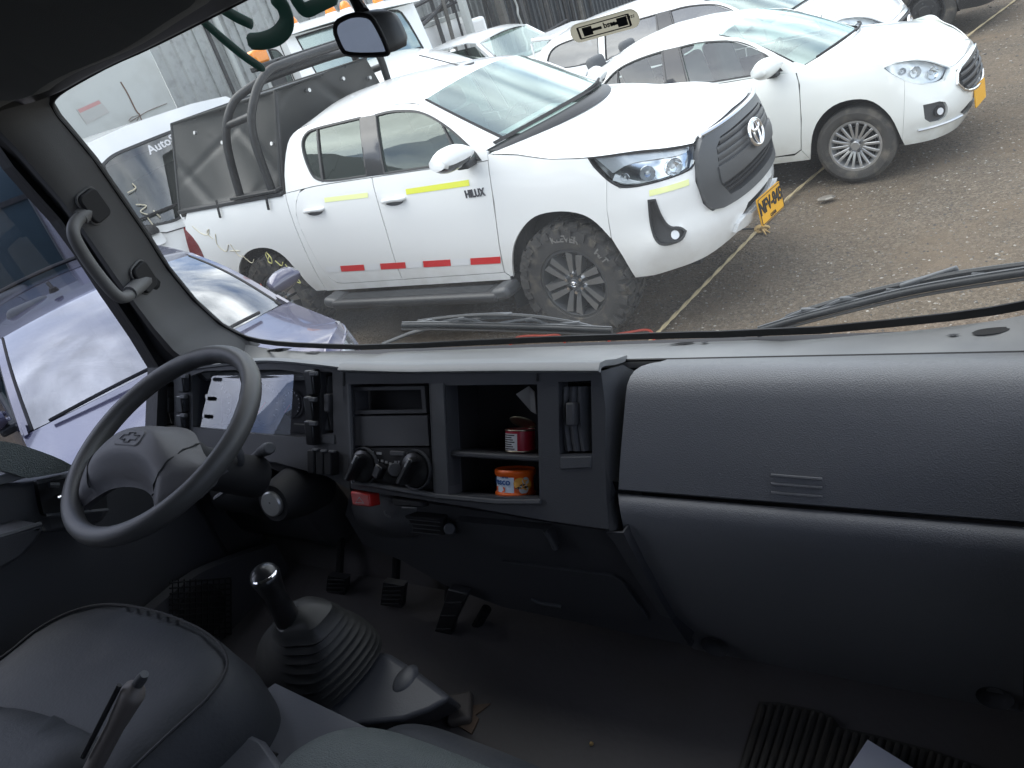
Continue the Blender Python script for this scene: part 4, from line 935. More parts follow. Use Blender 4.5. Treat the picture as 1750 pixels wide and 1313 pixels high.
# silver hatchback close to the driver's window
B2 = Body(2.65, .83, 3.24, (3.08, -.83), (3.26, -.5), [(a, b * .97) for a, b in SEDAN_SIDE], SEDAN_FRONT)
r2_ = thing('hatchback_car', 'dark purple-grey hatchback with its clouded windscreen just outside the left cab door', 'car', (-5.875, 2.935, 0), RAD(-20))
HB = dict(SEDAN); HB['ditch'] = [(-.60, 1.02), (-.55, 1.12), (-.45, 1.22), (-.30, 1.30), (0, 1.345), (.40, 1.365), (.80, 1.360), (1.22, 1.33), (1.5, 1.232), (1.75, 1.128), (2.02, 1.01), (2.06, .985)]
HB['wins'] = [[(1.015, 1.30), (1.19, 1.285), (1.40, 1.215), (1.55, 1.155), (1.66, 1.11), (1.76, 1.065), (1.83, 1.03), (1.88, 1.005), (1.70, 1.012), (1.11, 1.03)], [(.0, 1.10), (.05, 1.22), (.2, 1.28), (.632, 1.30), (.862, 1.305), (.91, 1.036), (.42, 1.05), (.10, 1.06)]]
HB['pillar'] = [(.875, 1.036), (1.13, 1.026), (1.03, 1.31), (.845, 1.312)]; HB['bars'] = []; HB['top'] = (1.22, .12, .06, 1.322)
HB['rearx'] = (-.28, 1.308); HB['rearbase'] = (-.60, 1.02)
build_car(r2_, B2, HB, m_silver, 'steel', .295, 2.45, .70, m_seat, g_side, g_cloud, hatch=True)
build('windscreen_notice', box((2.21, .12, 1.01), (.10, .20, .004), rotm('Z', .1)), m_paley, r2_, 0)
build('roof_antenna', recalc(MB().add(cyl((1.05, -.20, 1.425), (1.05, -.20, 1.452), .03, .022, 12)).add(tube([(1.06, -.20, 1.44), (.99, -.20, 1.48)], .012, 6)).vf()), m_gap, r2_, 50)
build('roof_rack_strip', tube([(.0, y, 1.44 - .05 * (y / .6) ** 2) for y in np.linspace(-.58, .58, 15)], .03, 8, flat=.5), m_gap, r2_, 50)
# white sport-utility beyond the saloon
SV = spec_scale(SEDAN, 1.06, 1.10)
SV['ditch'] = [(-.78, 1.10), (-.80, 1.25), (-.72, 1.43), (-.55, 1.52), (-.2, 1.56), (.40, 1.588)] + SV['ditch'][6:]
SV['belt'] = SV['belt'][:-2] + [(-.1, 1.12), (-.78, 1.10)]
SV['wins'] = [SV['wins'][0], [(.22, 1.14), (.22, 1.46), (.40, 1.478), (.914, 1.482), (.965, 1.14), (.44, 1.135)], [(-.66, 1.20), (-.62, 1.36), (-.5, 1.44), (-.2, 1.46), (.12, 1.465), (.12, 1.145), (-.3, 1.155)]]
SV['bars'] = [SV['bars'][1]]
SV['rearx'] = (-.62, 1.50); SV['rearbase'] = (-.86, 1.10)
B3 = Body(2.81, .90, 3.44, (3.28, -.9), (3.45, -.55), [(a * 1.10, b * .95) for a, b in SEDAN_SIDE], [(a * 1.10, b * .9) for a, b in SEDAN_FRONT])
r3_ = thing('sport_utility_car', 'white sport utility car with chrome ringed badge standing behind the pearl saloon', 'car', (-4.35, 10.25, 0), RAD(-4))
build_car(r3_, B3, SV, m_white, 'multi', .345, 2.60, .77, m_seat, g_dark, g_wind, 1.06, 1.10, emblem=True, hatch=True)
build('roof_spoiler', recalc(box((-.78, 0, 1.545), (.30, 1.16, .045), rotm('Y', .12))), m_white, r3_, 40, bevel=.015)
build('tailgate_stay', tube([(-.90, -.62, 1.53), (-.86, -.70, 1.08)], .014, 6), m_whitet, r3_, 40)
# dark grey van at the far end of the row: steel wheels
GV = spec_scale(SV, 1.04, 1.12)
B4 = Body(2.92, .93, 3.58, (3.40, -.93), (3.59, -.6), [(a * 1.23, b * .9) for a, b in SEDAN_SIDE], [(a * 1.23, b * .9) for a, b in SEDAN_FRONT])
r4_ = thing('dark_van', 'dark grey high vehicle with black steel wheels at the far end of the row', 'van', (-3.62, 13.55, 0), RAD(-3))
build_car(r4_, B4, GV, m_greyp, 'steel', .37, 2.70, .80, m_seat, g_dark, g_wind, 1.10, 1.232, nose=None, trimpaint=m_blackpl, hatch=True)
build('running_board', recalc(box((1.35, -.96, .36), (1.7, .16, .07))), m_darkpl, r4_, 35, bevel=.02)
# ------------------------------------------------------------------ our own truck cab
m_dash = mat('grey_dash_plastic', (.072, .075, .080), .5, bump=(900, .35, 'voronoi'), spec=.5)
m_dashtop = mat('dash_top_plastic', (.255, .26, .26), .45, bump=(500, .15), var=(5, .06), spec=.6, grime=(4, (.50, .49, .46), .35))
m_lid = mat('glovebox_grain', (.20, .203, .21), .40, bump=(520, .28, 'voronoi'), var=(4, .05), grime=(3.5, (.23, .225, .21), .25))
m_stack = mat('centre_stack_plastic', (.05, .052, .057), .5, bump=(900, .3, 'voronoi'))
m_dashdk = mat('dark_dash_plastic', (.055, .056, .060), .5, bump=(900, .3, 'voronoi'))
m_hole = mat('cubby_black', (.014, .014, .015), .7)
m_trim = mat('pillar_trim_plastic', (.135, .134, .131), .55, bump=(500, .2), var=(3, .06))
m_head = mat('headliner_fabric', (.12, .125, .12), .95, bump=(700, .3))
m_rubber = mat('rubber_seal', (.010, .010, .011), .6)
m_wheel = mat('steering_leatherette', (.062, .062, .062), .42, bump=(600, .25))
m_pad = mat('steering_pad_plastic', (.098, .096, .10), .5, bump=(700, .3))
m_vinyl = mat('dark_blue_grey_vinyl', (.040, .043, .048), .6, bump=(160, .35), var=(6, .2), grime=(9, (.085, .083, .08), .35), spec=.35)
m_vinyl2 = mat('grey_green_vinyl', (.10, .115, .11), .5, bump=(420, .7, 'voronoi'))
m_console = mat('console_cover_plastic', (.095, .10, .115), .42, bump=(300, .15), var=(5, .12))
m_boot = mat('gaiter_rubber', (.024, .025, .025), .5, grime=(16, (.07, .07, .067), .3))
m_knob = mat('gloss_knob', (.012, .012, .013), .32, coat=.2)
m_floor = mat('rubber_floor', (.095, .088, .086), .62, bump=(60, .5), grime=(5, (.075, .065, .055), .55))
m_carpet = mat('bare_floor', (.17, .12, .085), .9, bump=(50, .5), grime=(20, (.07, .05, .04), .8))
m_brake = mat('handbrake_grip', (.13, .115, .105), .55)
def thin_mat(name, col, share):
    m = bpy.data.materials.new(name); m.use_nodes = True; t = m.node_tree; b = t.nodes['Principled BSDF']; b.inputs['Base Color'].default_value = col + (1,); b.inputs['Roughness'].default_value = .5
    tr = N(t, 'ShaderNodeBsdfTranslucent'); tr.inputs[0].default_value = col + (1,); mxs = N(t, 'ShaderNodeMixShader'); mxs.inputs[0].default_value = share
    t.links.new(b.outputs[0], mxs.inputs[1]); t.links.new(tr.outputs[0], mxs.inputs[2]); t.links.new(mxs.outputs[0], t.nodes['Material Output'].inputs[0]); MATS[name] = m; return m
m_green = thin_mat('green_screen_paint', (.022, .135, .105), .45)
m_tag = thin_mat('beige_tag', (.55, .50, .38), .55)
m_haz = mat('red_button', (.42, .022, .018), .35)
m_print = mat('dim_white_print', (.42, .42, .42), .6)
m_metal = mat('lock_metal', (.42, .42, .41), .38, metal=.8)
m_wiper = mat('wiper_grey', (.11, .115, .12), .45)
m_wiper2 = mat('wiper_black', (.03, .032, .034), .5)
m_paper = mat('white_paper', (.72, .74, .82), .7, var=(30, .04))
m_outer = mat('truck_outer_paint', (.60, .61, .60), .35, coat=.6)
g_screen = glass('truck_windscreen_glass', (.93, .955, .945), .012, dirt=.04)  # veil share set as haze over the view, besides dust
g_door = glass('tinted_door_glass', (.37, .40, .49), .04)
g_lens = glass('gauge_lens', (.75, .75, .8), .12)
m_mirrorr = mat('rear_view_mirror_glass', (.80, .82, .86), .02, metal=1)

TRUCK = thing('truck_cab', 'dark grey light-truck cab with the steering wheel, dashboard and windscreen we look through', 'truck', (-.85, 0, 0))
CABO = np.array([-.85, 0, 0])
LEAN = RAD(30)                                # the centre console and gauges lean forward at the top
CON_O = np.array([0, .945, -.69]); EU = np.array([0, math.sin(LEAN), math.cos(LEAN)]); EN = np.array([0, -math.cos(LEAN), math.sin(LEAN)])
RXC = rotm('X', -LEAN)
class Lean:
    """a depth below the leaning face of the console"""
    def __init__(s, d): s.d = d
    def __add__(s, o): return Lean(s.d + o)
    def __sub__(s, o): return Lean(s.d - o)
def con(x, u, d=0.): return CON_O + np.array([x, 0, 0]) + EU * u - EN * d
def conu(p): return (np.asarray(p) - CON_O) @ EU
def ray(px):
    return ROT @ np.array([px[0] - 875., px[1] - 656.5, F_PX])
def at(px, y=None, x=None, z=None):
    """a measured point of the photograph taken to its real place, given one known coordinate (metres, from the eye)"""
    d = ray(px)
    if isinstance(y, Lean): return d * ((CON_O - EN * y.d) @ EN / (d @ EN))
    k = y / d[1] if y is not None else (x / d[0] if x is not None else z / d[2]); return d * k
def cb(name, vf, m, parent=None, **k):
    if isinstance(vf, MB): vf = vf.vf()
    return build(name, (np.asarray(vf[0], float) + np.array([0, 0, EYE]) - CABO, vf[1]), m, parent or TRUCK, **k)
def cw(vf):
    if isinstance(vf, MB): vf = vf.vf()
    return np.asarray(vf[0], float) + np.array([0, 0, EYE]), vf[1]
def flat(pxs, y=None, x=None, z=None): return [at(p, y, x, z) for p in pxs]
def plate(pxs, y, depth, holes=(), step=.05, rnd=0, hy=None):
    """front face on the plane y with its rim running away from us by depth, holes cut through"""
    if isinstance(y, Lean):
        two = lambda p: (lambda q: np.array([q[0], conu(q)]))(at(p, y))
        P = np.array([two(p) for p in pxs]); H_ = [np.array([two(p) for p in h]) for h in holes]
        if area(P) < 0: P = P[::-1]
        return sheet(P, H_, lambda q, d: CON_O + np.outer(q[:, 0], (1, 0, 0)) + np.outer(q[:, 1], EU) - EN * (y.d - d), step, depth)
    P = np.array([at(p, y)[[0, 2]] for p in pxs]); H_ = [np.array([at(p, y)[[0, 2]] for p in h]) for h in holes]
    if rnd: P = chaikin(P, rnd, 30)
    if area(P) < 0: P = P[::-1]
    return sheet(P, H_, lambda q, d: np.c_[q[:, 0], np.full(len(q), y - d), q[:, 1]], step, depth)
def xloft(rows):
    """rows of (x0, x1, y, z) along the dash"""
    n = 14; return gridf([[(a + (b - a) * t, y, z) for t in np.linspace(0, 1, n)] for a, b, y, z in rows])

# --- windscreen
XC, HW = -.81, .87
def yw(x, z): return 1.18 - .262 * (z + .58) + .06 * (1 - ((x - XC) / HW) ** 2)
def on_screen(px, off=0.):
    y = 1.2
    for _ in range(12): p = at(px, y); y = yw(p[0], p[2]) + off
    return at(px, y)
LEFT = [(760, 588), (650, 592), (520, 588), (455, 583), (415, 574), (375, 552), (330, 510), (285, 455), (250, 400), (205, 335), (160, 270), (120, 222), (100, 200), (90, 184), (90, 172), (104, 158), (140, 137), (190, 110), (250, 84), (330, 44), (420, -2)]
lw = [on_screen(p)[[0, 2]] for p in LEFT]
lw = [np.array([XC, -.5195 * 1.088 / .864])] + lw[1:]
TPX = np.array([q[0] for q in lw[-6:]] + [XC]); TPZ = np.array([q[1] for q in lw[-6:]] + [lw[-1][1] + .012])
half_l = lw + [np.array([XC, TPZ[-1]])]
half_r = [np.array([2 * XC - q[0], q[1]]) for q in half_l[::-1]]
OUT = np.array([q for q in half_r[1:]] + [q for q in half_l[1:]])
OUT = chaikin(OUT, 1, 60)
smap = lambda q, d, o=0.: np.c_[q[:, 0], yw(q[:, 0], q[:, 1]) - d + o, q[:, 1]]
if area(OUT) < 0: OUT = OUT[::-1]
screen = cb('windscreen', sheet(expand(OUT, .02), [], lambda q, d: smap(q, d, .012), .08, 0), g_screen, smooth=60)
cb('windscreen_seal', sheet(expand(OUT, .024), [shrink(OUT, .007)], lambda q, d: smap(q, d, -.004), .05, .004), m_rubber, smooth=40)

# green numerals brushed on the outside of the glass
def stroke(pts, w):
    P = spline([on_screen(p, .016) for p in pts], 8); t = np.gradient(P, axis=0); V = []; n = len(P)
    ww = np.interp(np.linspace(0, 1, n), [0, .06, .5, .94, 1], [.5, 1, 1.05, .95, .4]) * w
    for p, d, k in zip(P, t, ww):
        d = d / np.linalg.norm(d); s = np.cross(d, (0, -1, 0)); s /= np.linalg.norm(s); V.append([p + s * k * (u) + np.array([0, .0008 * (1 - u * u), 0]) for u in (-1, -.6, 0, .6, 1)])
    return thick(gridf(V), .0015)
for pts, w in (([(340, 30), (375, 62), (415, 95), (452, 120)], .0085), ([(377, 14), (405, 30), (432, 43)], .0095), ([(466, -8), (484, 14), (489, 40), (475, 60), (450, 70), (422, 71)], .0150),
               ([(500, -12), (508, 4), (522, 17), (545, 8), (575, -6)], .0115)):
    cb('painted_numeral', stroke(pts, w), m_green, screen, smooth=60)

# --- pillars, header and roof
def lerp(a, b, t): return a + (b - a) * t
pl = [on_screen(p) for p in [(440, 592), (415, 576), (375, 554), (330, 513), (285, 458), (250, 402), (205, 337), (160, 272), (120, 224), (98, 198), (86, 178), (88, 165)]]
DOORX = -1.83
de = [at(p, x=DOORX) for p in [(300, 665), (268, 628), (252, 606), (236, 575), (212, 535), (185, 500), (140, 430), (100, 375), (55, 325), (20, 285), (-30, 240), (-60, 210)]]
rows = []
for a, b in zip(pl, de):
    a = a + np.array([.0, -.012, 0]); row = []
    c1 = a + np.array([-.012, -.035, 0]); c2 = lerp(a, b, .50) + np.array([.035, -.055, 0]); c3 = lerp(a, b, .62) + np.array([.012, -.035, 0]); c4 = lerp(a, b, .74) + np.array([-.01, .0, 0])
    row = [a + np.array([.004, .02, 0]), a, c1, lerp(c1, c2, .5) + np.array([.006, -.008, 0]), c2, c3, c4, lerp(c4, b, .6) + np.array([-.01, .015, 0]), b + np.array([-.03, .02, 0])]
    rows.append(row)
G = np.array(rows)
G2 = np.concatenate([[lerp(G[i], G[i + 1], t) for t in np.linspace(0, 1, 4, endpoint=False)] for i in range(len(G) - 1)] + [G[-1:]])
pillar = cb('windscreen_pillar', gridf(G2[:, :5]), m_trim, smooth=60)
cb('pillar_channel', gridf(G2[:, 4:]), m_rubber, pillar, smooth=60)
mirx = lambda V: np.asarray(V) * np.array([-1, 1, 1]) + np.array([2 * XC, 0, 0])
cb('windscreen_pillar', (mirx(gridf(G2)[0]), gridf(G2)[1]), m_trim, smooth=60)
# grab handle
def on_pillar(px):
    d = ray(px); d = d / np.linalg.norm(d); best = None
    for i in range(len(G2) - 1):
        for j in range(4):
            c = (G2[i, j] + G2[i + 1, j] + G2[i, j + 1] + G2[i + 1, j + 1]) / 4; k = (c / np.linalg.norm(c)) @ d
            if best is None or k > best[0]:
                t = G2[i + 1, j] - G2[i, j]; n = np.cross(t, G2[i, j + 1] - G2[i, j]); n /= np.linalg.norm(n); n = n if n @ c < 0 else -n; best = (k, d * np.linalg.norm(c), n, t / np.linalg.norm(t))
    return best[1:]
for px_ in ((158, 352), (243, 474)):
    c, n, t = on_pillar(px_); u = np.cross(n, t); rr_ = rrect(.050, .070, .014); hr0 = cb('handle_recess', thick((np.array([c + u * a + t * b + n * .0015 for a, b in rr_]), [tuple(range(len(rr_)))]), .012), m_hole, pillar, smooth=30, bevel=.003)
    rim0 = rrect(.054, .074, .015); cb('recess_rim', tube(np.array([c + u * a + t * b + n * .002 for a, b in rim0]), .003, 6, True), m_trim, hr0, smooth=60)
hp = [at(p, x=q) for p, q in [((161, 350), -1.735), ((150, 362), -1.715), ((130, 380), -1.705), ((126, 402), -1.69), ((145, 438), -1.69), ((172, 475), -1.69), ((198, 504), -1.69), ((214, 508), -1.70), ((232, 495), -1.735), ((250, 476), -1.76)]]
gh = cb('grab_handle', tube(spline(hp, 6), .0135, 12), m_trim, smooth=60)
for p, q in ((hp[0], hp[2]), (hp[-1], hp[-3])):
    cb('handle_mount', tube([p, lerp(p, q, .4), lerp(p, q, .8)], [.020, .0185, .0165], 12), m_trim, gh, smooth=50)
    cb('handle_recess', recalc(box(p + np.array([-.004, .010, .002]), (.03, .05, .075), rotm('X', .25))), m_hole, gh, bevel=.012)
# header rail and roof lining
def topz_(x):
    xx = x if x <= XC else 2 * XC - x
    return float(np.interp(xx, TPX, TPZ))
topz = topz_(XC)
topy = lambda x: yw(x, topz_(x))
hd = []
xs_ = np.linspace(-1.86, .22, 25)
for yoff, z in ((.0, .004), (-.012, -.002), (-.03, -.002), (-.05, .008), (-.075, .016)):
    hd.append([(x, topy(max(min(x, .06), -1.68)) + yoff, topz_(x) + z) for x in xs_])
cb('header_rail', gridf(hd), m_rubber, smooth=60)
vis = []
for k, (yoff, z) in enumerate(((-.075, .014), (-.10, .006), (-.13, .004), (-.20, .020), (-.30, .055), (-.42, .10))):
    vis.append([(x, topy(max(min(x, .06), -1.68)) + yoff, topz_(x) + z) for x in xs_])
cb('header_lining', gridf(vis), m_head, smooth=60)
sv = [(x, y, z) for x, y, z in ()]
cb('roof_lining', gridf([[(x, y, z + .03 * (1 - ((x - XC) / 1.0) ** 2)) for x in xs_] for y, z in ((.72, topz + .095), (.55, topz + .16), (.2, topz + .21), (-.3, topz + .22), (-.62, topz + .20))]), m_head, smooth=60)
cb('roof_skin', recalc(box((XC, .2, topz + .30), (2.06, 1.7, .04))), m_outer, bevel=.015)
visp = flat([(-40, 150), (55, 172), (118, 128), (215, 90), (262, 66), (330, 24), (390, -10), (390, -60), (-40, -60)], y=.80)
V = np.array(visp); vv = chaikin(V[:, [0, 2]], 2, 100)
if area(vv) < 0: vv = vv[::-1]
visor = cb('sun_visor', sheet(vv, [], lambda q, d: np.c_[q[:, 0], .80 - (q[:, 1] - .05) * .9 - d, q[:, 1]], .05, .03), m_head, smooth=50, bevel=.008)

# --- doors, rear wall, floor
SILL = -.535
def doorside(x, sgn):
    fr = MB()
    # lower door panel
    d = cb('door_panel', recalc(box((x + sgn * .015, .21, -.99), (.07, 1.42, .60))), m_dashdk, bevel=.02)
    return d
dl = doorside(-1.83, -1)
# front edge of the left window opening follows the pillar; build frame pieces and pane
wl = [at(p, x=-1.85) for p in [(268, 628), (236, 575), (185, 500), (140, 430), (100, 375), (55, 325), (20, 285)]]
top_y = wl[-1][1]
fr = np.array([(-1.85, q[1], q[2]) for q in wl] + [(-1.85, top_y - .02, .20), (-1.85, -.42, .20), (-1.85, -.45, -.60)] + [tuple(at(p, x=-1.85)) for p in [(20, 800), (130, 806), (200, 790), (262, 772)]])
frp = fr[:, [1, 2]];
if area(frp) < 0: frp = frp[::-1]
cb('left_window', sheet(frp, [], lambda q, d: np.c_[np.full(len(q), -1.852 + d), q[:, 0], q[:, 1]], .3, 0), g_door, dl, smooth=0)
cb('window_frame', sheet(expand(frp, .05), [shrink(frp, .004)], lambda q, d: np.c_[np.full(len(q), -1.838 + d), q[:, 0], q[:, 1]], .1, .05), m_rubber, dl, smooth=0)
cb('side_wall', MB().add(box((-1.88, -.55, -.4), (.06, .22, 1.3))).add(box((-1.88, .2, .27), (.06, 1.7, .14))).vf(), m_head, smooth=0)
# right door with its window, outside the picture but letting light in
dr = cb('door_panel', recalc(box((.17, .25, -.93), (.07, 1.50, .72))), m_dashdk, bevel=.02)
cb('right_window', (np.array([(.16, .86, -.56), (.16, -.45, -.56), (.16, -.42, .20), (.16, .72, .20)]), [(0, 1, 2, 3)]), g_door, dr, smooth=0)
cb('side_wall', MB().add(box((.19, -.55, -.4), (.06, .22, 1.3))).add(box((.19, .2, .27), (.06, 1.7, .14))).vf(), m_head, smooth=0)
rwh = np.array([(-1.60, -.45), (-.10, -.45), (-.10, .05), (-1.60, .05)])
rw_ = cb('rear_wall', sheet(np.array([(-1.92, -1.3), (.22, -1.3), (.22, .33), (-1.92, .33)]), [rwh], lambda q, d: np.c_[q[:, 0], np.full(len(q), -.62 - d), q[:, 1]], .3, .04), m_head, smooth=0)
cb('rear_window', (np.array([(-1.62, -.64, -.47), (-.08, -.64, -.47), (-.08, -.64, .07), (-1.62, -.64, .07)]), [(0, 1, 2, 3)]), g_screen, rw_, smooth=0)
floor = cb('cab_floor', recalc(box((-.85, .30, -1.255), (2.1, 1.9, .06))), m_floor, smooth=0)
cb('front_wall', MB().add(box((-.85, 1.285, -1.0), (2.3, .03, .62))).vf(), m_rubber, smooth=0)
cb('toe_board', gridf([[(x, 1.25, -.76), (x, 1.22, -.95), (x, 1.02, -1.23)] for x in (-1.92, -.85, .2)]), m_floor, smooth=0)
kq = [tuple(at(p, x=-1.87)[[1, 2]]) for p in [(20, 806), (130, 812), (200, 797), (262, 779)]]; kq = np.array(kq + [(1.32, kq[-1][1] + .02), (1.32, -1.29), (.4, -1.29)])
if area(kq) < 0: kq = kq[::-1]
for x_ in (-1.87, .17): cb('kick_wall', recalc(sheet(kq, [], lambda q, d: np.c_[np.full(len(q), x_ + d), q[:, 0], q[:, 1]], .2, .03)), m_dashdk, smooth=0)
cb('front_panel', recalc(box((-.85, 1.345, -1.06), (2.02, .05, .66))), m_outer, bevel=.02)
cb('roof_corner', recalc(box((-1.80, .80, .19), (.20, .56, .24))), m_head, bevel=.04)
cb('rear_light_block', recalc(box((-.85, -2.75, .05), (2.2, 4.0, 2.2))), m_outer, bevel=.02)  # unseen box added behind the cab to cut light through the rear window

# top pad of the left door, sill, handle recess, arm rest
def solid(pxs, x, dx, rnd=1, off=0.):
    P = np.array([at(p, x=x)[[1, 2]] for p in pxs]); P = chaikin(P, rnd, 60) if rnd else P
    if area(P) < 0: P = P[::-1]
    V, Fc = sheet(P, [], lambda q, d: np.c_[np.full(len(q), x + d), q[:, 0], q[:, 1]], .04, dx); return recalc((V, Fc))
cb('door_top_pad', solid([(-20, 752), (20, 756), (60, 768), (100, 783), (126, 797), (118, 806), (60, 816), (45, 818), (20, 808), (-20, 800)], -1.70, .05), m_vinyl2, dl, smooth=50, bevel=.014, seg=3)
cb('door_sill_pale', solid([(-20, 818), (30, 806), (48, 812), (40, 820), (-20, 834)], -1.735, .02), m_dashtop, dl, bevel=.004)  # strip in the paler dash-top plastic along the sill
cb('door_card', solid([(-20, 830), (60, 822), (122, 806), (175, 800), (190, 870), (172, 900), (80, 912), (75, 896), (-20, 920)], -1.74, .05), m_dashdk, dl, bevel=.012, seg=3)
hrc = cb('handle_recess', solid([(64, 824), (70, 822), (180, 806), (184, 874), (80, 884), (73, 876)], -1.722, .02), m_rubber, dl, bevel=.005)
cb('recess_rim', tube([at(p, x=-1.72) for p in [(64, 824), (120, 812), (180, 803)]], .005, 6), m_dash, hrc)
cb('recess_rim', tube([at(p, x=-1.72) for p in [(78, 882), (120, 878), (184, 872)]], .005, 6), m_dash, hrc)
cb('door_pull', tube(spline([at(p, x=-1.705) for p in [(96, 851), (112, 847), (140, 852), (168, 843)]], 5), .010, 8, flat=.6), m_chrome, hrc, smooth=50)
cb('lock_slide', tube([at(p, x=-1.712) for p in [(84, 829), (100, 829)]], .006, 6), m_dash, hrc)
cb('arm_rest', solid([(-30, 920), (30, 908), (74, 894), (76, 905), (60, 930), (40, 952), (0, 975), (-30, 985)], -1.64, .10), m_dashdk, dl, bevel=.018, seg=3)
cb('arm_rest_edge', tube([at(p, x=-1.645) for p in [(-30, 926), (20, 912), (70, 896)]], .006, 6), m_dash, dl)
cb('door_pocket', recalc(box((-1.775, .1, -1.12), (.08, .9, .16))), m_dashdk, dl, bevel=.02)
cb('kick_panel', solid([(240, 1060), (330, 985), (385, 960), (470, 930), (520, 1010), (430, 1130), (260, 1110)], -1.72, .04), m_dashdk, None, bevel=.01)
sp_pts = []
sk = cb('speaker_grille', solid([(300, 1068), (310, 1030), (335, 1000), (365, 995), (388, 1020), (385, 1062), (360, 1085), (320, 1085)], -1.712, .012, 2), m_hole, None, bevel=.003)
mb = MB()
for i in range(11):
    for sgn in (0, 1):
        a = at((295 + i * 10, 990) if sgn == 0 else (290, 996 + i * 9.5), x=-1.708); b = at((295 + i * 10, 1090) if sgn == 0 else (395, 996 + i * 9.5 - 8), x=-1.708)
        mb.add(tube([a, b], .0022, 4))
tag(cb('speaker_mesh', mb, m_rubber, sk, smooth=0), kind='stuff')

# --- dashboard
XL, XR = -1.80, .014
def X_(px, y): return at(px, y)[0]
def Z_(px, y): return at(px, y)[2]
# top pad: from the glass down to the lip
bl = np.array(sorted([tuple(on_screen(p)) for p in [(375, 552), (415, 574), (455, 583), (520, 588), (650, 592)]]))
yc_ = lambda x: (1.028 + .06 * (1 - ((x - XC) / HW) ** 2)) / .864
bl = np.r_[bl, [[x, yc_(x), -.5195 * yc_(x)] for x in (-1.25, -1.1, -.95, XC - .01)]]
bx_ = np.r_[bl[:, 0], 2 * XC - bl[::-1, 0]]; by_ = np.r_[bl[:, 1], bl[::-1, 1]]; bz_ = np.r_[bl[:, 2], bl[::-1, 2]]
rows = []
XD = np.r_[-1.86, -1.80, -1.74, np.linspace(-1.70, .07, 40), .12, .2]
for t in np.linspace(0, 1.35, 12):
    rw = []
    for x in XD:
        xx = min(max(x, bx_[1]), bx_[-2]); y1_, z1_ = np.interp(xx, bx_, by_) - .012, np.interp(xx, bx_, bz_) - .014
        y0_, z0_ = 1.105, -.6275; tt = min(t, 1.0); e_ = t - tt
        rw.append((x, y0_ + (y1_ - y0_) * tt + e_ * .18, z0_ + (z1_ - z0_) * (tt ** 1.0) - .006 * math.sin(math.pi * tt) - e_ * .22))
    rows.append(rw)
dtop = cb('dash_top', thick(gridf(rows), .012), m_dashtop, smooth=60)
def on_top(px):
    y = 1.17
    for _ in range(8):
        p = at(px, y); xx = min(max(p[0], bx_[1]), bx_[-2]); y1_, z1_ = np.interp(xx, bx_, by_) - .012, np.interp(xx, bx_, bz_) - .014
        tt = (p[1] - 1.105) / (y1_ - 1.105); zt_ = -.6275 + (z1_ + .6275) * tt - .006 * math.sin(math.pi * min(max(tt, 0), 1)); y = y * zt_ / p[2] if abs(p[2]) > 1e-6 else y
    return at(px, y)
def on_top_poly(pxs, lift=.0025): return np.array([on_top(p) + np.array([0, 0, lift]) for p in pxs])
rows = [[(x, y, z) for x in np.linspace(-1.78, -1.12, 30)] for y, z in ((1.105, -.630), (1.09, -.622), (1.07, -.619), (1.055, -.624))]
lip = cb('dash_lip', thick(gridf(rows[::-1]), .012), m_dashtop, smooth=60)
for q in ([(452, 602), (476, 596), (500, 597), (482, 604)], [(1142, 591), (1165, 587), (1190, 586), (1178, 590)], [(1660, 572), (1670, 566), (1700, 562), (1727, 561), (1726, 568), (1700, 573), (1668, 576)]):
    cb('defrost_slot', (on_top_poly(chaikin(q, 2, 100)), [tuple(range(len(chaikin(q, 2, 100))))]), m_rubber, dtop, smooth=0)
for q in ([(520, 605), (532, 602), (548, 602), (540, 606)], [(1196, 588), (1206, 586), (1212, 586), (1204, 589)], [(1615, 576), (1628, 573), (1642, 573), (1630, 577)]):
    cb('screw_cover', (on_top_poly(q), [(0, 1, 2, 3)]), m_dash, dtop, smooth=0)
cb('dash_seam', tube([np.array([x, 1.101, -.6235]) for x in np.linspace(-1.6, .12, 20)], .0028, 5), m_rubber, dtop)
# glove box lid on the right, sunk behind the centre housing
def lid_rows(pr, left): return [(X_(l, y) if l else None, XR, y, z) for (y, z), l in zip(pr, left)]
lrow = [(-.497, 1.10, -.640), (-.499, 1.098, -.6215), (-.505, 1.082, -.6165)]
for p, y in [((1112, 621), 1.06), ((1096, 626), 1.042), ((1084, 634), 1.026), ((1077, 644), 1.012), ((1072, 657), .998), ((1069, 680), .982), ((1066, 715), .965), ((1062, 760), .944), ((1059, 800), .928), ((1057, 836), .915), ((1057, 838), .93)]:
    q = at(p, y); lrow.append((q[0], q[1], q[2]))
lid = cb('glovebox_lid', xloft([(l, XR, y, z) for l, y, z in lrow[::-1]]), m_lid, smooth=50)
for k, pxp in enumerate((((1318, 812), (1405, 819)), ((1318, 827), (1405, 834)), ((1318, 842), (1405, 849)))):
    sl_ = sorted((z / y, y) for l, y, z in lrow[4:-1]); yy_ = lambda p: float(np.interp(ray(p)[2] / ray(p)[1], [q[0] for q in sl_], [q[1] for q in sl_])) - .0015
    a, b = at(pxp[0], y=yy_(pxp[0])), at(pxp[1], y=yy_(pxp[1])); cb('lid_rib', tube([a, b], .0022, 6), m_lid, lid)
gap = cb('lid_gap', box((-.27, .955, -.772), (.60, .05, .02)), m_rubber, lid, smooth=0)
prow = []
for p, y in [((1056, 845), .935), ((1056, 843.5), .917), ((1057, 850), .906), ((1058, 862), .896), ((1061, 880), .890), ((1066, 905), .890), ((1088, 955), .902), ((1118, 1010), .925), ((1150, 1062), .953), ((1180, 1104), .985), ((1186, 1112), .992)]:
    q = at(p, y); prow.append((q[0], q[1], q[2]))
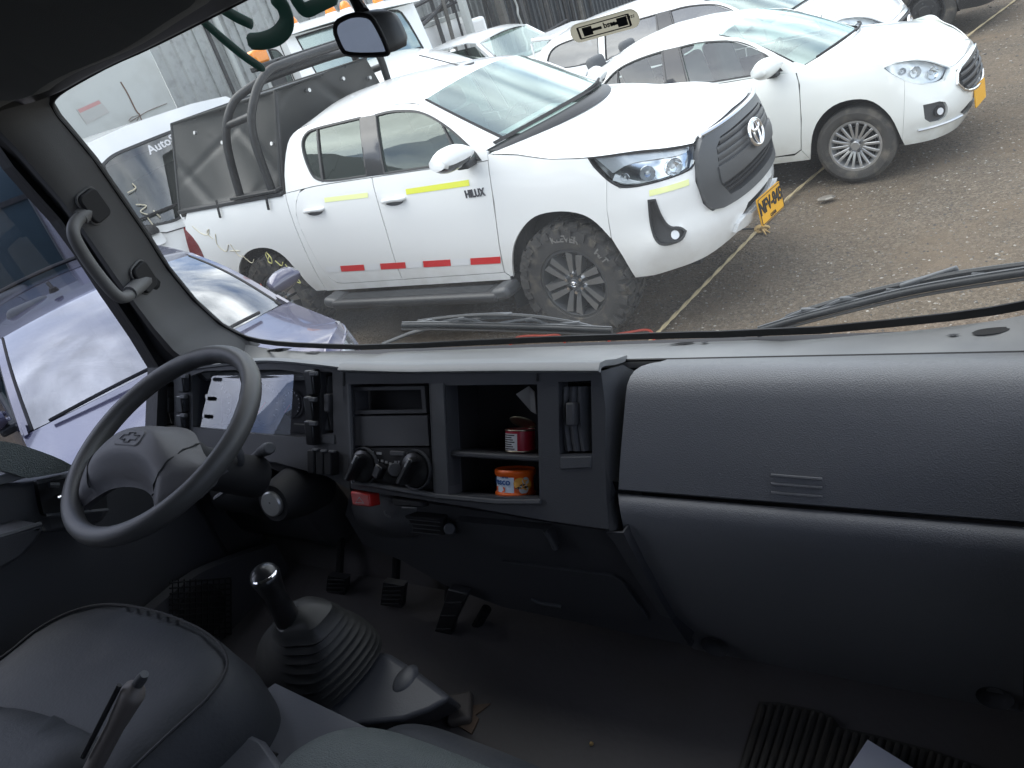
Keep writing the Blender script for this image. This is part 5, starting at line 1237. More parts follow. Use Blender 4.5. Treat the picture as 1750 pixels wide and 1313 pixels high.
low = cb('lower_panel', xloft([(l, XR, y, z) for l, y, z in prow[::-1]]), m_lid, smooth=50)
for c, y in (((1222, 1103), .975), ((1700, 1190), .977)):
    p = at(c, y=y - .01); cb('fixing_dimple', lathe([(.0005, .004), (.012, .004), (.018, .0), (.026, -.004)], 20, p, 'y'), m_dashdk, low, smooth=40)
cb('dash_end', box((.075, 1.06, -.93), (.10, .12, .62)), m_dashdk, smooth=0)

# centre housing
YF = Lean(0.)
housing = plate([(583, 633), (700, 636), (850, 634), (1027, 634), (1035, 700), (1034, 780), (1036, 850), (1041, 905), (935, 890), (800, 866), (640, 842), (600, 835), (594, 780)], YF, .035,
                [[(595, 657), (733, 655), (741, 842), (640, 826), (602, 824)], [(762, 659), (918, 657), (922, 852), (768, 846)], [(954, 653), (1010, 651), (1012, 776), (956, 777)]], .05)
hs = cb('centre_housing', recalc(housing), m_stack, smooth=40, bevel=.006)
# top of housing and right flank
tp = [at(p, YF) for p in [(583, 632), (700, 635), (850, 633), (1027, 633)]]
xt_ = np.linspace(tp[0][0], tp[-1][0], 16); fy = np.interp(xt_, [q[0] for q in tp], [q[1] for q in tp]); fz = np.interp(xt_, [q[0] for q in tp], [q[2] for q in tp])
cb('housing_top', thick(gridf([[(x, 1.105, -.6265) for x in xt_], [(x, 1.06, -.6085) for x in xt_], [(x, y + .02, z - .003) for x, y, z in zip(xt_, fy, fz)], [(x, y + .004, z + .003) for x, y, z in zip(xt_, fy, fz)], [(x, y - .004, z - .003) for x, y, z in zip(xt_, fy, fz)]]), .01), m_dashtop, hs, smooth=60)
fl_a = [at(p, YF) for p in [(1027, 633), (1035, 700), (1034, 780), (1036, 850), (1041, 905)]]
fl_b = [at(p, YF + .035) for p in [(1064, 624), (1066, 690), (1060, 780), (1052, 850), (1062, 905)]]
fl_c = [q - EN * .10 + np.array([.004, .0, -.03 if i == 0 else 0]) for i, q in enumerate(fl_b)]
cb('housing_flank', gridf([[p for p in fl_c], fl_b, [lerp(a, b, .12) + np.array([-.001, -.004, 0]) for a, b in zip(fl_a, fl_b)], fl_a][::-1]), m_dash, hs, smooth=50)
for a in ((586, 800),): pass
# housing seam lines on the crown
cb('housing_seam', tube([at((918, 652), YF - .001), at((918, 636), YF - .001), np.array([at((918, 636), YF)[0] + .03, 1.06, -.607])], .0022, 5), m_hole, hs)
cb('housing_seam', tube([at((587, 660), YF - .001), at((587, 634), YF - .001), np.array([at((587, 634), YF)[0] + .03, 1.06, -.607])], .0022, 5), m_hole, hs)
# left bay: radio slot, blank and heater panel
cb('radio_bay', plate([(596, 664), (736, 662), (744, 848), (602, 832)], YF + .06, .01, (), .1), m_hole, hs, smooth=0)
rb_ = cb('radio_slot', plate([(600, 662), (725, 660), (729, 706), (602, 708)], YF + .012, .04, [[(606, 668), (719, 666), (722, 700), (608, 702)]], .05), m_dashdk, hs, smooth=0, bevel=.002)
cb('blank_panel', plate([(601, 712), (730, 710), (733, 762), (603, 762)], YF + .010, .03), m_dashdk, hs, bevel=.003)
ht = cb('heater_panel', plate([(603, 766), (734, 764), (740, 838), (640, 826), (605, 822)], YF + .012, .03), m_hole, hs, bevel=.003)
for c, r_ in (((620, 797), .036), ((709, 803), .036)):
    p = at(c, YF); kn = cb('heater_knob', xf(lathe([(r_ * .98, .012), (r_ * .92, -.004), (r_ * .55, -.010), (.0005, -.012)], 28, (0, 0, 0), 'y'), RXC, p), m_knob, ht, smooth=40)
    cb('knob_grip', recalc(box(p + EN * .022, (.013, .028, r_ * 1.75), RXC @ rotm('Y', .6))), m_knob, kn, bevel=.004)
    cb('knob_mark', box(p + EN * .036 + EU * .018 + np.array([.011, 0, 0]), (.003, .004, .018), RXC @ rotm('Y', .6)), m_print, kn, smooth=0)
    cb('knob_ring', xf(lathe([(r_ * 1.02, -.002), (r_ * 1.10, -.003), (r_ * 1.12, .004)], 28, (0, 0, 0), 'y'), RXC, p), m_dashdk, kn)
cb('heater_lever', recalc(box(at((648, 806), YF - .006), (.020, .020, .030), RXC @ rotm('Y', .5))), m_knob, ht, bevel=.004); cb('fan_button', cyl(at((675, 803), YF - .012), at((675, 803), YF + .02), .014, n=20), m_dashdk, ht, bevel=.002)
for c in ((634, 773), (648, 775), (692, 775), (645, 787), (653, 788), (660, 790), (667, 793), (676, 790), (682, 790), (640, 793)): cb('panel_symbol', recalc(box(at(c, YF + .0115), (.006 + .008 * (c[1] < 777), .001, .005), RXC)), m_print, ht, smooth=0)
cb('panel_button', recalc(box(at((680, 775), YF + .008), (.038, .008, .010), RXC)), m_dashdk, ht, bevel=.002)
# divider and right shelves
cb('divider_post', plate([(736, 656), (757, 655), (766, 846), (745, 848)], YF - .004, .045), m_dash, hs, bevel=.004)
cub = MB()
a0, a1 = at((762, 657), YF), at((920, 656), YF); b0_, b1_ = at((768, 846), YF), at((922, 852), YF)
xa, xb_ = min(a0[0], b0_[0]) - .008, max(a1[0], b1_[0]) + .012
ub, ut = min(conu(b0_), conu(b1_)) - .004, conu(a0) + .006; DC = .115
fr_ = [con(x, u, .004) for x, u in ((xa, ub), (xb_, ub), (xb_, ut), (xa, ut))]; bk_ = [con(x, u, DC) for x, u in ((xa, ub), (xb_, ub), (xb_, ut), (xa, ut))]
cb('cubby_box', (np.array(fr_ + bk_), [(4, 5, 6, 7), (0, 1, 5, 4), (1, 2, 6, 5), (2, 3, 7, 6), (3, 0, 4, 7)]), m_hole, hs, smooth=0)
us = conu(at((840, 774), YF + .02)); xm = (xa + xb_) / 2
cb('shelf', recalc(box(con(xm, us - .005, .06), (xb_ - xa - .002, .105, .010), RXC)), m_dashdk, hs, bevel=.003)
USH, UFL = us + .0015, ub + .002
cb('bay_rim', tube([at(p, YF - .004) for p in [(596, 657), (603, 826), (640, 830), (745, 848), (850, 858), (924, 858)]], .005, 6), m_dash, hs)
# air vents
def vent(px4, y, n, wheelpx, nm='air_vent'):
    v = cb(nm, plate([(px4[0], px4[1]), (px4[2], px4[1] - 1), (px4[2], px4[3]), (px4[0], px4[3])], y + .055, .01), m_hole, hs, smooth=0)
    w_ = px4[2] - px4[0]
    for k in range(n):
        cx = px4[0] + w_ * (.25 + .5 * k / max(n - 1, 1)) + 2; pts = [at((cx + 4 * math.sin(math.pi * t) * -1 + 6 * t, px4[1] + 6 + (px4[3] - px4[1] - 10) * t), y + .016) for t in np.linspace(0, 1, 9)]
        V = np.array([[p + np.array([-.010, .0, 0]), p + np.array([-.004, 0, 0]) + EN * .004, p + np.array([.010, 0, 0]) - EN * .020] for p in pts]); cb('vent_blade', thick(gridf(V), .003), m_dash if n == 3 else m_dashdk, v, smooth=50)
    if wheelpx: cb('vent_slider', recalc(box(at(wheelpx, y + .002), (.016, .02, .040), RXC)), m_dashdk, v, bevel=.003)
    return v
vent((955, 655, 1011, 775), YF, 3, (978, 708))
cb('vent_blank', plate([(957, 781), (1010, 780), (1010, 800), (957, 803)], YF - .002, .01), m_dash, hs, bevel=.002)
# hazard button
hz = cb('hazard_button', plate([(598, 840), (630, 845), (633, 867), (602, 864)], YF - .012, .03), m_haz, hs, bevel=.003)
tr_ = [at(p, YF - .0125) for p in [(608, 859), (622, 860), (614, 850)]]; cb('hazard_triangle', tube(np.array(tr_), .0008, 5, True), m_print, hz)

# below the housing: socket, ash tray, knee panel
kp = plate([(600, 838), (640, 846), (800, 870), (935, 893), (1042, 908), (1080, 960), (1130, 1035), (1178, 1103), (1100, 1088), (980, 1062), (860, 1038), (760, 1000), (690, 960), (620, 930), (590, 880)], .93, .05, (), .06)
knee = cb('knee_panel', recalc(kp), m_dashdk, smooth=40, bevel=.006)
cb('knee_leg', thick(gridf([[at((1038, 908), .885), at((1052, 925), .887), at((1088, 985), .903), at((1130, 1050), .935), at((1166, 1098), .965)], [at((1064, 908), .872), at((1072, 925), .876), at((1104, 985), .895), at((1142, 1050), .93), at((1180, 1103), .965)], [at((1064, 908), .872) + (0.005, .07, 0), at((1072, 925), .876) + (0.005, .07, 0), at((1104, 985), .895) + (0.005, .06, 0), at((1142, 1050), .93) + (.005, .05, 0), at((1180, 1103), .965) + (.005, .05, 0)]][::-1]), .004), m_dash, knee, smooth=50)
tray = cb('ash_tray', plate([(778, 891), (938, 906), (950, 938), (925, 941), (830, 930), (785, 915)], .912, .03), m_dashdk, knee, bevel=.006, seg=3)
cb('tray_lip', tube([at(p, .909) for p in [(932, 906), (940, 920), (950, 938)]], .006, 6), m_dash, tray)
cb('knee_cover', plate([(858, 960), (1046, 984), (1064, 995), (1105, 1055), (1090, 1062), (940, 1040), (860, 1015)], .924, .02), m_dashdk, knee, bevel=.004)
cb('cover_seam', tube([at(p, .9225) for p in [(858, 960), (950, 972), (1046, 984), (1062, 993), (1106, 1056)]], .0018, 5), m_dash, knee)
cb('cover_pull', tube(spline([at(p, .921) for p in [(908, 1024), (925, 1031), (960, 1037)]], 4), .004, 6), m_dash, knee)
so = cb('fuse_socket', plate([(682, 881), (756, 889), (760, 916), (690, 910)], .912, .03), m_hole, knee, bevel=.003)
for k in range(4): cb('socket_slot', tube([at((690, 887 + k * 7), .910), at((752, 893 + k * 7), .910)], .0012, 4), m_dashdk, so)
cb('pull_knob', cyl(at((768, 904), .885), at((772, 905), .935), .012, .010, 18), m_dash, knee, bevel=.003)
cb('cup_slot', plate([(668, 852), (720, 858), (722, 868), (672, 864)], YF - .003, .02), m_hole, knee, bevel=.003)
cb('cup_slot_lip', tube([at((687, 868), YF - .006), at((712, 869), YF - .006)], .002, 5), m_dash, knee)
cb('knee_bulge', xf(recalc(lathe([(.0005, -.04), (.05, -.03), (.075, 0), (.08, .04)], 24, (0, 0, 0), 'y')), None, at((665, 880), .935), (1.5, 1, .8)), m_dashdk, knee, smooth=60)
cb('hook_wire', tube(spline([at(p, .895) for p in [(657, 874), (660, 880), (668, 884)]], 4), .002, 5), m_metal, knee)

# instrument side of the dash
YI = Lean(.03)
bz = plate([(268, 648), (330, 632), (420, 622), (470, 620), (540, 626), (590, 632), (598, 780), (598, 838), (560, 815), (470, 790), (330, 770), (262, 752)], YI, .12,
           [[(328, 642), (350, 634), (420, 632), (480, 632), (515, 637), (525, 642), (525, 748), (470, 745), (400, 738), (330, 730)], [(548, 636), (568, 636), (570, 740), (550, 742)], [(272, 660), (297, 652), (298, 726), (274, 730)]], .05)
bez = cb('gauge_bezel', recalc(bz), m_dashdk, smooth=40, bevel=.005)
hood = [[at(p, YI) for p in [(268, 648), (330, 632), (420, 622), (470, 620), (540, 626), (590, 632)]]]
hr = np.array(hood[0]); cb('gauge_hood', thick(gridf([spline(np.c_[hr[:, 0], np.full(6, 1.10), np.full(6, -.628)], 6), spline(hr * .5 + np.c_[hr[:, 0], np.full(6, 1.10), np.full(6, -.628)] * .5 + np.array([0, 0, .006]), 6), spline(hr + np.array([0, .004, .004]), 6), spline(hr + EN * .006, 6)]), .006), m_dashtop, bez, smooth=60)
gf = cb('gauge_face', plate([(322, 630), (530, 630), (530, 760), (322, 745)], YI + .085, .01), m_hole, bez, smooth=0)
lens_c = at((428, 688), YI + .030); Rl = rotm('X', -LEAN - RAD(6))
Lw, Lh = .30, .125
cb('gauge_lens', xf(gridf([[(x, .03 * (x / Lw) ** 2 * -1, z) for x in np.linspace(-Lw / 1.6, Lw / 1.9, 14)] for z in np.linspace(-Lh / 1.7, Lh / 1.9, 8)]), Rl, lens_c), g_lens, bez, smooth=60)
for cx, r_ in ((375, .055), (455, .055), (500, .035)):
    p = at((cx, 690), YI + .082); dl_ = cb('gauge_dial', xf(lathe([(r_, -.004), (r_ * .93, -.006), (r_ * .93, .0)], 30, (0, 0, 0), 'y'), RXC, p), m_dashdk, gf)
    mb = MB()
    for k in range(13):
        a = RAD(-130 + 260 * k / 12); mb.add(box(p + np.array([math.sin(a) * r_ * .8, 0, 0]) + EU * math.cos(a) * r_ * .8 + EN * .003, (.002, .001, r_ * .14), RXC @ rotm('Y', a)))
    tag(cb('dial_ticks', mb, m_print, dl_, smooth=0), kind='stuff'); cb('dial_needle', box(p + np.array([-.012, 0, 0]) + EN * .006 - EU * .012, (.0025, .002, r_ * .8), RXC @ rotm('Y', .8)), m_haz, dl_, smooth=0)
cb('dial_stalk', tube([at((503, 726), YI - .01), at((528, 727), YI - .01)], .0028, 6), m_hole, bez)
for c in ((536, 653), (535, 697), (536, 738)):
    s_ = cb('rocker_switch', recalc(box(at(c, YI - .006), (.026, .03, .056), RXC @ rotm('X', .12))), m_knob, bez, bevel=.004); cb('switch_cap', recalc(box(at((c[0], c[1] - 14), YI - .024), (.020, .01, .010), RXC)), m_dash, s_, bevel=.002)
for c in ((316, 655), (314, 690), (314, 722)):
    s_ = cb('rocker_switch', recalc(box(at(c, YI - .006), (.026, .03, .046), RXC @ rotm('X', .12))), m_knob, bez, bevel=.004); cb('switch_cap', recalc(box(at((c[0], c[1] - 12), YI - .024), (.020, .01, .010), RXC)), m_dash, s_, bevel=.002)
for c in ((539, 788), (554, 790), (568, 791)):
    s_ = cb('rocker_switch', recalc(box(at(c, YI - .008), (.022, .03, .052), RXC)), m_hole, bez, bevel=.003); cb('switch_cap', recalc(box(at((c[0], c[1] - 19), YI - .024), (.018, .008, .006), RXC)), m_dash, s_, bevel=.002)
for q in ((549, 637, 569, 740), (273, 655, 297, 728)): vent(q, YI, 2, ((q[0] + q[2]) / 2 + 4, (q[1] + q[3]) / 2), 'air_vent')
cb('vent_blank', plate([(548, 744), (571, 743), (572, 760), (549, 757)], YI - .003, .01), m_dash, bez, bevel=.002)
cb('knee_shroud', recalc(box(at((420, 840), 1.05), (.70, .12, .30), rotm('X', .2))), m_dashdk, None, bevel=.05, seg=3)

# --- steering column and wheel
WC = np.array([-1.389, .700, -.551]); TA = RAD(21)
UX = np.array([1., 0, 0]); UY = np.array([0, math.cos(TA), math.sin(TA)]); UN = np.cross(UX, UY)
def wp(u, v, n=0.): return WC + UX * u + UY * v + UN * n
t = np.linspace(0, 2 * np.pi, 72, endpoint=False); RW = .213
rim_p = np.array([wp(RW * math.cos(a), RW * math.sin(a)) for a in t])
V = []; n_ = 14
for a in t:
    c = wp(RW * math.cos(a), RW * math.sin(a)); er = UX * math.cos(a) + UY * math.sin(a); k = np.linspace(0, 2 * np.pi, n_, endpoint=False)
    gr_ = 1 + .13 * max(0, math.sin(a * 26)) * (1 if (RAD(15) < a < RAD(165)) else 0)
    V.append([c + er * .0185 * math.cos(q) * (gr_ if math.cos(q) < 0 else 1) + UN * .0205 * math.sin(q) for q in k])
V = np.array(V); V = np.concatenate([V, V[:, :1]], 1); V = np.concatenate([V, V[:1]], 0)
sw = cb('steering_wheel', recalc(gridf(V)), m_wheel, smooth=80)
up_ = [(0, .036), (.07, .028), (.115, -.002), (.155, -.030), (.207, -.038)]; lo2 = [(.203, -.075), (.175, -.118), (.135, -.158), (.120, -.162), (.104, -.142), (.076, -.118), (.04, -.107), (0, -.104)]
hr_ = up_ + lo2; pad_o = np.array(hr_ + [(-a, b) for a, b in hr_[::-1][1:-1]])
pad_o = chaikin(pad_o, 2, 80)
if area(pad_o) < 0: pad_o = pad_o[::-1]
P_, T_ = cdt(pad_o, (), .007)
pad_d = resample(pad_o, .002); dist = np.array([np.sqrt(((pad_d - p) ** 2).sum(1)).min() for p in P_])
hub_h = .050 * np.clip(1 - (np.abs(P_[:, 0]) / .175) ** 2.6, 0, 1) * np.clip(1 - ((P_[:, 1] + .03) / .16) ** 2, 0, 1)
sst = lambda k: k * k * (3 - 2 * k)
hgt = -.010 + .014 * sst(np.clip(dist / .022, 0, 1)) + hub_h * sst(np.clip(.12 + dist / .06, 0, 1))
Vp = np.array([wp(p[0], p[1], h) for p, h in zip(P_, hgt)])
pad = cb('horn_pad', thick((Vp, T_), .022), m_pad, sw, smooth=70)
def padh(u, v): i = ((P_ - np.array([u, v])) ** 2).sum(1).argmin(); return hgt[i]
for sg in (-1, 1):
    sm_ = spline([(sg * .112, -.001), (sg * .122, -.04), (sg * .120, -.08), (sg * .104, -.125)], 5); cb('pad_seam', tube([wp(u, v, padh(u, v) + .0004) for u, v in sm_], .0016, 5), m_hole, pad)
# bow-tie badge in its plate
bt = [(-.030, -.006), (-.010, -.006), (-.010, -.0125), (.010, -.0125), (.010, -.006), (.030, -.006), (.034, .006), (.012, .006), (.012, .0125), (-.008, .0125), (-.008, .006), (-.026, .006)]
hb_ = .030
def padz(u, v): return np.interp(0, [0, 1], [0, 1]) + .0265
pp = rrect(.080, .036, .010); BZ = padh(0, -.034) + .001
cb('badge_plate', thick((np.array([wp(u, v - .034, BZ) for u, v in pp]), [tuple(range(len(pp)))]), .008), m_pad, pad, smooth=30, bevel=.003)
cb('bowtie_badge', tube(np.array([wp(u * .85, v * .85 - .034, BZ + .0012) for u, v in bt]), .0011, 6, True), m_dash, pad)
# column, shroud, key, stalk
cb('steering_column', tube([wp(0, 0, -.02), wp(0, .0, -.10), wp(0, 0.06, -.24)], [.040, .043, .046], 20), m_hole, None, smooth=50)
kc = at((468, 860), .845)
kd = np.array([.10, -.9, .30]); kd /= np.linalg.norm(kd)
sh = [at((430, 820), .93), at((440, 850), .92), kc - kd * .075]
shroud = cb('column_shroud', recalc(tube(spline([at((385, 830), .88), at((430, 835), .90), at((470, 850), .93)], 6), .060, 20)), m_hole, None, smooth=60)
cb('key_housing', tube([kc - kd * .14, kc - kd * .07, kc - kd * .02, kc + kd * .002], [.062, .060, .050, .042], 26), m_hole, shroud, smooth=50)
kl = cb('ignition_lock', recalc(lathe([(.0005, .004), (.026, .004), (.029, 0), (.029, -.012)], 30)), m_metal, shroud, smooth=30)
kl.rotation_mode = 'QUATERNION'; kl.rotation_quaternion = Vector(kd).to_track_quat('Z', 'Y'); kl.location = Vector(kc + kd * .004 + np.array([0, 0, EYE]) - CABO - LOC[shroud.name])
sl = cb('key_slot', recalc(box((0, 0, 0), (.004, .004, .014), None)), m_hole, shroud); sl.location = Vector(kc + kd * .009 + np.array([0, 0, EYE]) - CABO - LOC[shroud.name])
st_ = cb('column_stalk', tube(spline([at((400, 800), .90), at((425, 790), .885), at((448, 772), .872), at((459, 766), .865)], 5), [.011] * 10 + [.013] * 6, 10), m_dashdk, shroud, smooth=60)
cb('stalk_end', recalc(cyl(at((455, 768), .867), at((461, 766), .858), .0145, .013, 18)), m_dash, st_, bevel=.003)
cb('shroud_edge', tube(spline([at(p, .80) for p in [(405, 765), (412, 790), (395, 830), (370, 850)]], 5), .010, 8, flat=.5), m_dash, shroud, smooth=60)

# --- pedals
for nm, q, y in (('accelerator_pedal', [(765, 1008), (800, 1016), (776, 1066), (757, 1143), (722, 1136), (745, 1070)], .90), ('brake_pedal', [(655, 996), (690, 1002), (686, 1040), (650, 1034)], .93), ('clutch_pedal', [(560, 985), (592, 990), (588, 1026), (556, 1020)], .95)):
    pd = cb(nm, recalc(plate(q, y, .018)), m_blackpl, None, bevel=.003)
    c = np.mean([at(p, y) for p in q], 0); cb('pedal_arm', tube([c + (0, .012, 0), c + (0.0, .10, .12), c + (0, .12, .32)], .010, 8), m_under, pd)
    for k in range(5):
        a, b = np.array(q[-1], float) * (1 - (k + 1) / 6) + np.array(q[0], float) * 0 + np.array(q[-2], float) * 0 + np.array(q[0]) * ((k + 1) / 6) * 0 + np.array(q[-1]) * ((k + 1) / 6) * 0, None
    lo_, hi_ = np.array(q).min(0), np.array(q).max(0)
    for k in range(1, 6):
        yy = lo_[1] + (hi_[1] - lo_[1]) * k / 6; xs2 = [np.interp(yy, [q[i][1], q[j][1]][:: 1 if q[i][1] < q[j][1] else -1], [q[i][0], q[j][0]][:: 1 if q[i][1] < q[j][1] else -1]) for i in range(len(q)) for j in [(i + 1) % len(q)] if min(q[i][1], q[j][1]) <= yy <= max(q[i][1], q[j][1])]
        if len(xs2) > 1: cb('pedal_rib', tube([at((min(xs2) + 3, yy), y - .002), at((max(xs2) - 3, yy), y - .002)], .003, 5), m_rubber, pd)
cb('pedal_bracket', tube([at((832, 1040), .96), at((812, 1075), .94), at((790, 1110), .92), at((770, 1140), .90)], .012, 8), m_under, None)

# --- gear lever, console, handbrake
ZF = -1.225
lc = [at(p, z=-1.03) for p in [(640, 1095), (690, 1130), (770, 1195), (688, 1232), (540, 1238)]]
base = np.array([at(p, z=-1.16) for p in [(438, 1155), (470, 1215), (525, 1235), (690, 1235), (772, 1190), (655, 1098), (600, 1075), (480, 1085)]])
def ringc(px, z): return np.array([at(p, z=z) for p in px])
boot0 = [(441, 1145), (452, 1185), (478, 1212), (515, 1229), (550, 1222), (600, 1180), (646, 1118), (640, 1085), (600, 1060), (540, 1052), (480, 1072), (447, 1105)]
boot1 = [(470, 1062), (468, 1080), (480, 1095), (505, 1094), (540, 1090), (565, 1068), (580, 1046), (575, 1034), (555, 1026), (530, 1024), (503, 1034), (482, 1048)]
b0 = ringc(boot0, -1.07); b1 = ringc(boot1, -.90); bc = b0.mean(0)
rings = []
NF = 9
for i in range(2 * NF + 1):
    t_ = i / (2 * NF); r_ = b0 * (1 - t_) + b1 * t_; bulge = 1 + .10 * math.sin(math.pi * min(1, t_ * 1.15)) * (1 - t_); c = r_.mean(0); k = bulge * (1.05 if i % 2 else .93)
    r_ = c + (r_ - c) * np.array([k, k, 1]); rings.append(spline(r_, 4, True))
cap_ = [rings[-1] * 0 + (rings[-1].mean(0) + (rings[-1] - rings[-1].mean(0)) * s_ + np.array([0, 0, dz])) for s_, dz in ((.93, .014), (.6, .026), (.25, .032), (.02, .0325))]
RR = np.array(rings + cap_); RR = np.concatenate([RR, RR[:, :1]], 1)
gait = cb('gear_gaiter', recalc(gridf(RR)), m_boot, smooth=40)
l0, l1, l2 = at((492, 1058), z=-.88), at((475, 1030), z=-.83), at((448, 976), z=-.735)
cb('gear_lever', tube([rings[-1].mean(0), l0, lerp(l0, l2, .12)], .012, 10), m_under, gait)
gk = cb('gear_knob', tube(spline([l0, lerp(l0, l2, .3), lerp(l0, l2, .6), lerp(l0, l2, .85), l2], 4), np.r_[np.linspace(.024, .020, 8), np.linspace(.021, .027, 6), [.025, .018, .008]], 18), m_knob, gait, smooth=60)
cpd = (l2 - l0) / np.linalg.norm(l2 - l0); u_, v_, _ = frame(cpd)
arc = []
for a in np.linspace(-2.3, 2.3, 16): arc.append(l2 - cpd * (.004 + .016 * abs(math.sin(a / 2)) ** 2) + (u_ * math.cos(a + 1.0) + v_ * math.sin(a + 1.0)) * .020)
cb('knob_cap', tube(arc, .0042, 8, flat=.6), m_chrome, gk, smooth=60)
ctop = [(640, 1112), (668, 1118), (715, 1148), (772, 1192), (735, 1215), (688, 1232), (600, 1240), (520, 1240), (452, 1195), (440, 1150)]
cv_ = np.array([at(p, z=-1.075) for p in ctop]); cvb = np.array([at((p[0] + (p[0] - 600) * .12, p[1] + 16), z=-1.19) for p in ctop])
cov = cb('gear_console', recalc(MB().add(gridf(np.concatenate([np.array([cvb, cv_]), np.array([cvb, cv_])[:, :1]], 1))).add((cv_, [tuple(range(len(cv_)))])).vf()), m_console, smooth=40, bevel=.012, seg=3)
cb('console_dimple', xf(recalc(lathe([(.0005, .003), (.016, .003), (.02, 0), (.024, -.006)], 18)), rotm('X', .1), at((690, 1160), z=-1.072), (1, 1.5, 1)), m_console, cov, smooth=50)
# engine cover between the seats
ec = [(345, 1262), (455, 1180), (440, 1300), (470, 1292), (600, 1240), (505, 1250), (400, 1330), (250, 1400)]
top = [at(p, z=-.955) for p in [(372, 1238), (470, 1168), (640, 1250), (480, 1310)]]
cb('console_tray', recalc(MB().add(gridf([[top[0], top[1]], [top[3], top[2]]])).vf()), m_console, smooth=0)
top2 = [at(p, z=-.955) for p in [(360, 1244), (472, 1296), (560, 1420), (240, 1420), (270, 1310)]]
cb('console_lid', recalc(thick((np.array(top2), [tuple(range(5))]), .05)), m_console, smooth=30, bevel=.010)
cb('console_gap', tube([at((358, 1240), z=-.957), at((474, 1294), z=-.957)], .006, 6), m_rubber)
cb('cup_well', recalc(cyl(at((390, 1330), z=-.953), at((390, 1330), z=-.96), .055, n=26)), m_hole)
cb('tunnel', recalc(box((-.86, .05, -1.14), (.34, .75, .24))), m_console, smooth=0, bevel=.02)
hb0, hb1 = at((150, 1330), z=-.80), at((235, 1170), z=-.69)
hbk = cb('handbrake_lever', tube(spline([hb0, lerp(hb0, hb1, .4), lerp(hb0, hb1, .8), hb1], 5), np.r_[[.017] * 8, np.linspace(.019, .023, 5), [.021, .014, .010]], 14, flat=.75), m_brake, smooth=60)
cb('lever_groove', tube([lerp(hb0, hb1, .2) + (-.008, -.010, .016), lerp(hb0, hb1, .95) + (-.008, -.010, .018)], .004, 6), m_hole, hbk)
hb2 = at((247, 1152), z=-.672); cb('release_button', tube([hb1, lerp(hb1, hb2, .6), hb2], [.008, .008, .006], 12), m_dash, hbk, smooth=60)

# --- seats
def cushion(name, pxs, z, h, m, puff=.03, step=.03, crown=.6):
    q = np.array([at(p, z=z)[:2] for p in pxs]); q = chaikin(q, 2, 120)
    if area(q) < 0: q = q[::-1]
    P2, T2 = cdt(q, (), step); d = np.array([np.sqrt(((q - p) ** 2).sum(1)).min() for p in P2]); zz = z - puff * .35 + puff * np.clip(d / (puff * 2.2), 0, 1) ** crown
    V = np.c_[P2, zz]; cnt = {}
    for t3 in T2:
        for i in range(3): cnt[(t3[i], t3[(i + 1) % 3])] = 1
    rim = [e for e in cnt if (e[1], e[0]) not in cnt]; ids = sorted({i for e in rim for i in e}); k = {a: len(V) + j for j, a in enumerate(ids)}; k2 = {a: len(V) + len(ids) + j for j, a in enumerate(ids)}
    c = V[ids].mean(0); out = V[ids].copy(); out[:, 2] -= h * .5; out[:, :2] += (out[:, :2] - c[:2]) / np.linalg.norm(out[:, :2] - c[:2], axis=1)[:, None] * .022; bot = out.copy(); bot[:, 2] -= h * .5
    Fc = list(T2) + [(b, a, k[a], k[b]) for a, b in rim] + [(k[b], k[a], k2[a], k2[b]) for a, b in rim]
    return cb(name, (np.r_[V, out, bot], Fc), m, smooth=75), q
ds, dq = cushion('driver_seat', [(0, 1128), (60, 1075), (130, 1040), (190, 1030), (260, 1040), (330, 1064), (378, 1092), (400, 1122), (402, 1150), (370, 1198), (330, 1235), (270, 1290), (200, 1360), (-120, 1400), (-160, 1230)], -.82, .16, m_vinyl, .026)
dqc = dq.mean(0); pr_ = dqc + (dq - dqc) * .955; cb('seat_piping', tube(np.c_[pr_, np.full(len(pr_), -.82 + .0065)], .0026, 6, True), m_rubber, ds)
bol, _ = cushion('seat_bolster', [(-140, 1215), (0, 1202), (60, 1212), (130, 1238), (175, 1262), (120, 1330), (-20, 1420), (-200, 1420)], -.79, .10, m_vinyl, .02)
ms, mq = cushion('middle_seat', [(440, 1360), (470, 1290), (530, 1248), (590, 1230), (650, 1232), (740, 1262), (860, 1310), (960, 1360), (900, 1480), (420, 1480)], -.82, .16, m_vinyl2, .045)
ps, pq = cushion('passenger_seat', [(640, 1245), (670, 1226), (720, 1224), (800, 1252), (900, 1290), (985, 1330), (1100, 1420), (900, 1500), (700, 1400)], -.86, .14, m_vinyl, .045)
cb('seat_base', recalc(box((-1.36, .12, -1.06), (.46, .52, .30))), m_rubber, None, bevel=.03)
cb('seat_base', recalc(box((-.45, .02, -1.08), (.62, .40, .26))), m_rubber, None, bevel=.03)
for x in (-1.36, -.70, -.22):
    if x < -1: cb('seat_backrest', recalc(box((x, -.32, -.48), (.48, .14, .66), rotm('X', .15))), m_vinyl, ds, bevel=.05, seg=3)
# wheel-arch hump and bare floor patch, seam of the rubber floor
cb('bare_floor_patch', thick((np.array([at(p, z=-1.221) for p in [(770, 1215), (800, 1206), (838, 1202), (826, 1212), (812, 1222), (818, 1228), (806, 1254), (775, 1236)]]), [tuple(range(8))[::-1]]), .003), m_carpet, floor, smooth=0)
cb('floor_bracket', recalc(box(at((787, 1212), z=-1.215), (.05, .07, .02), rotm('Z', .5))), m_brake, floor, bevel=.006)

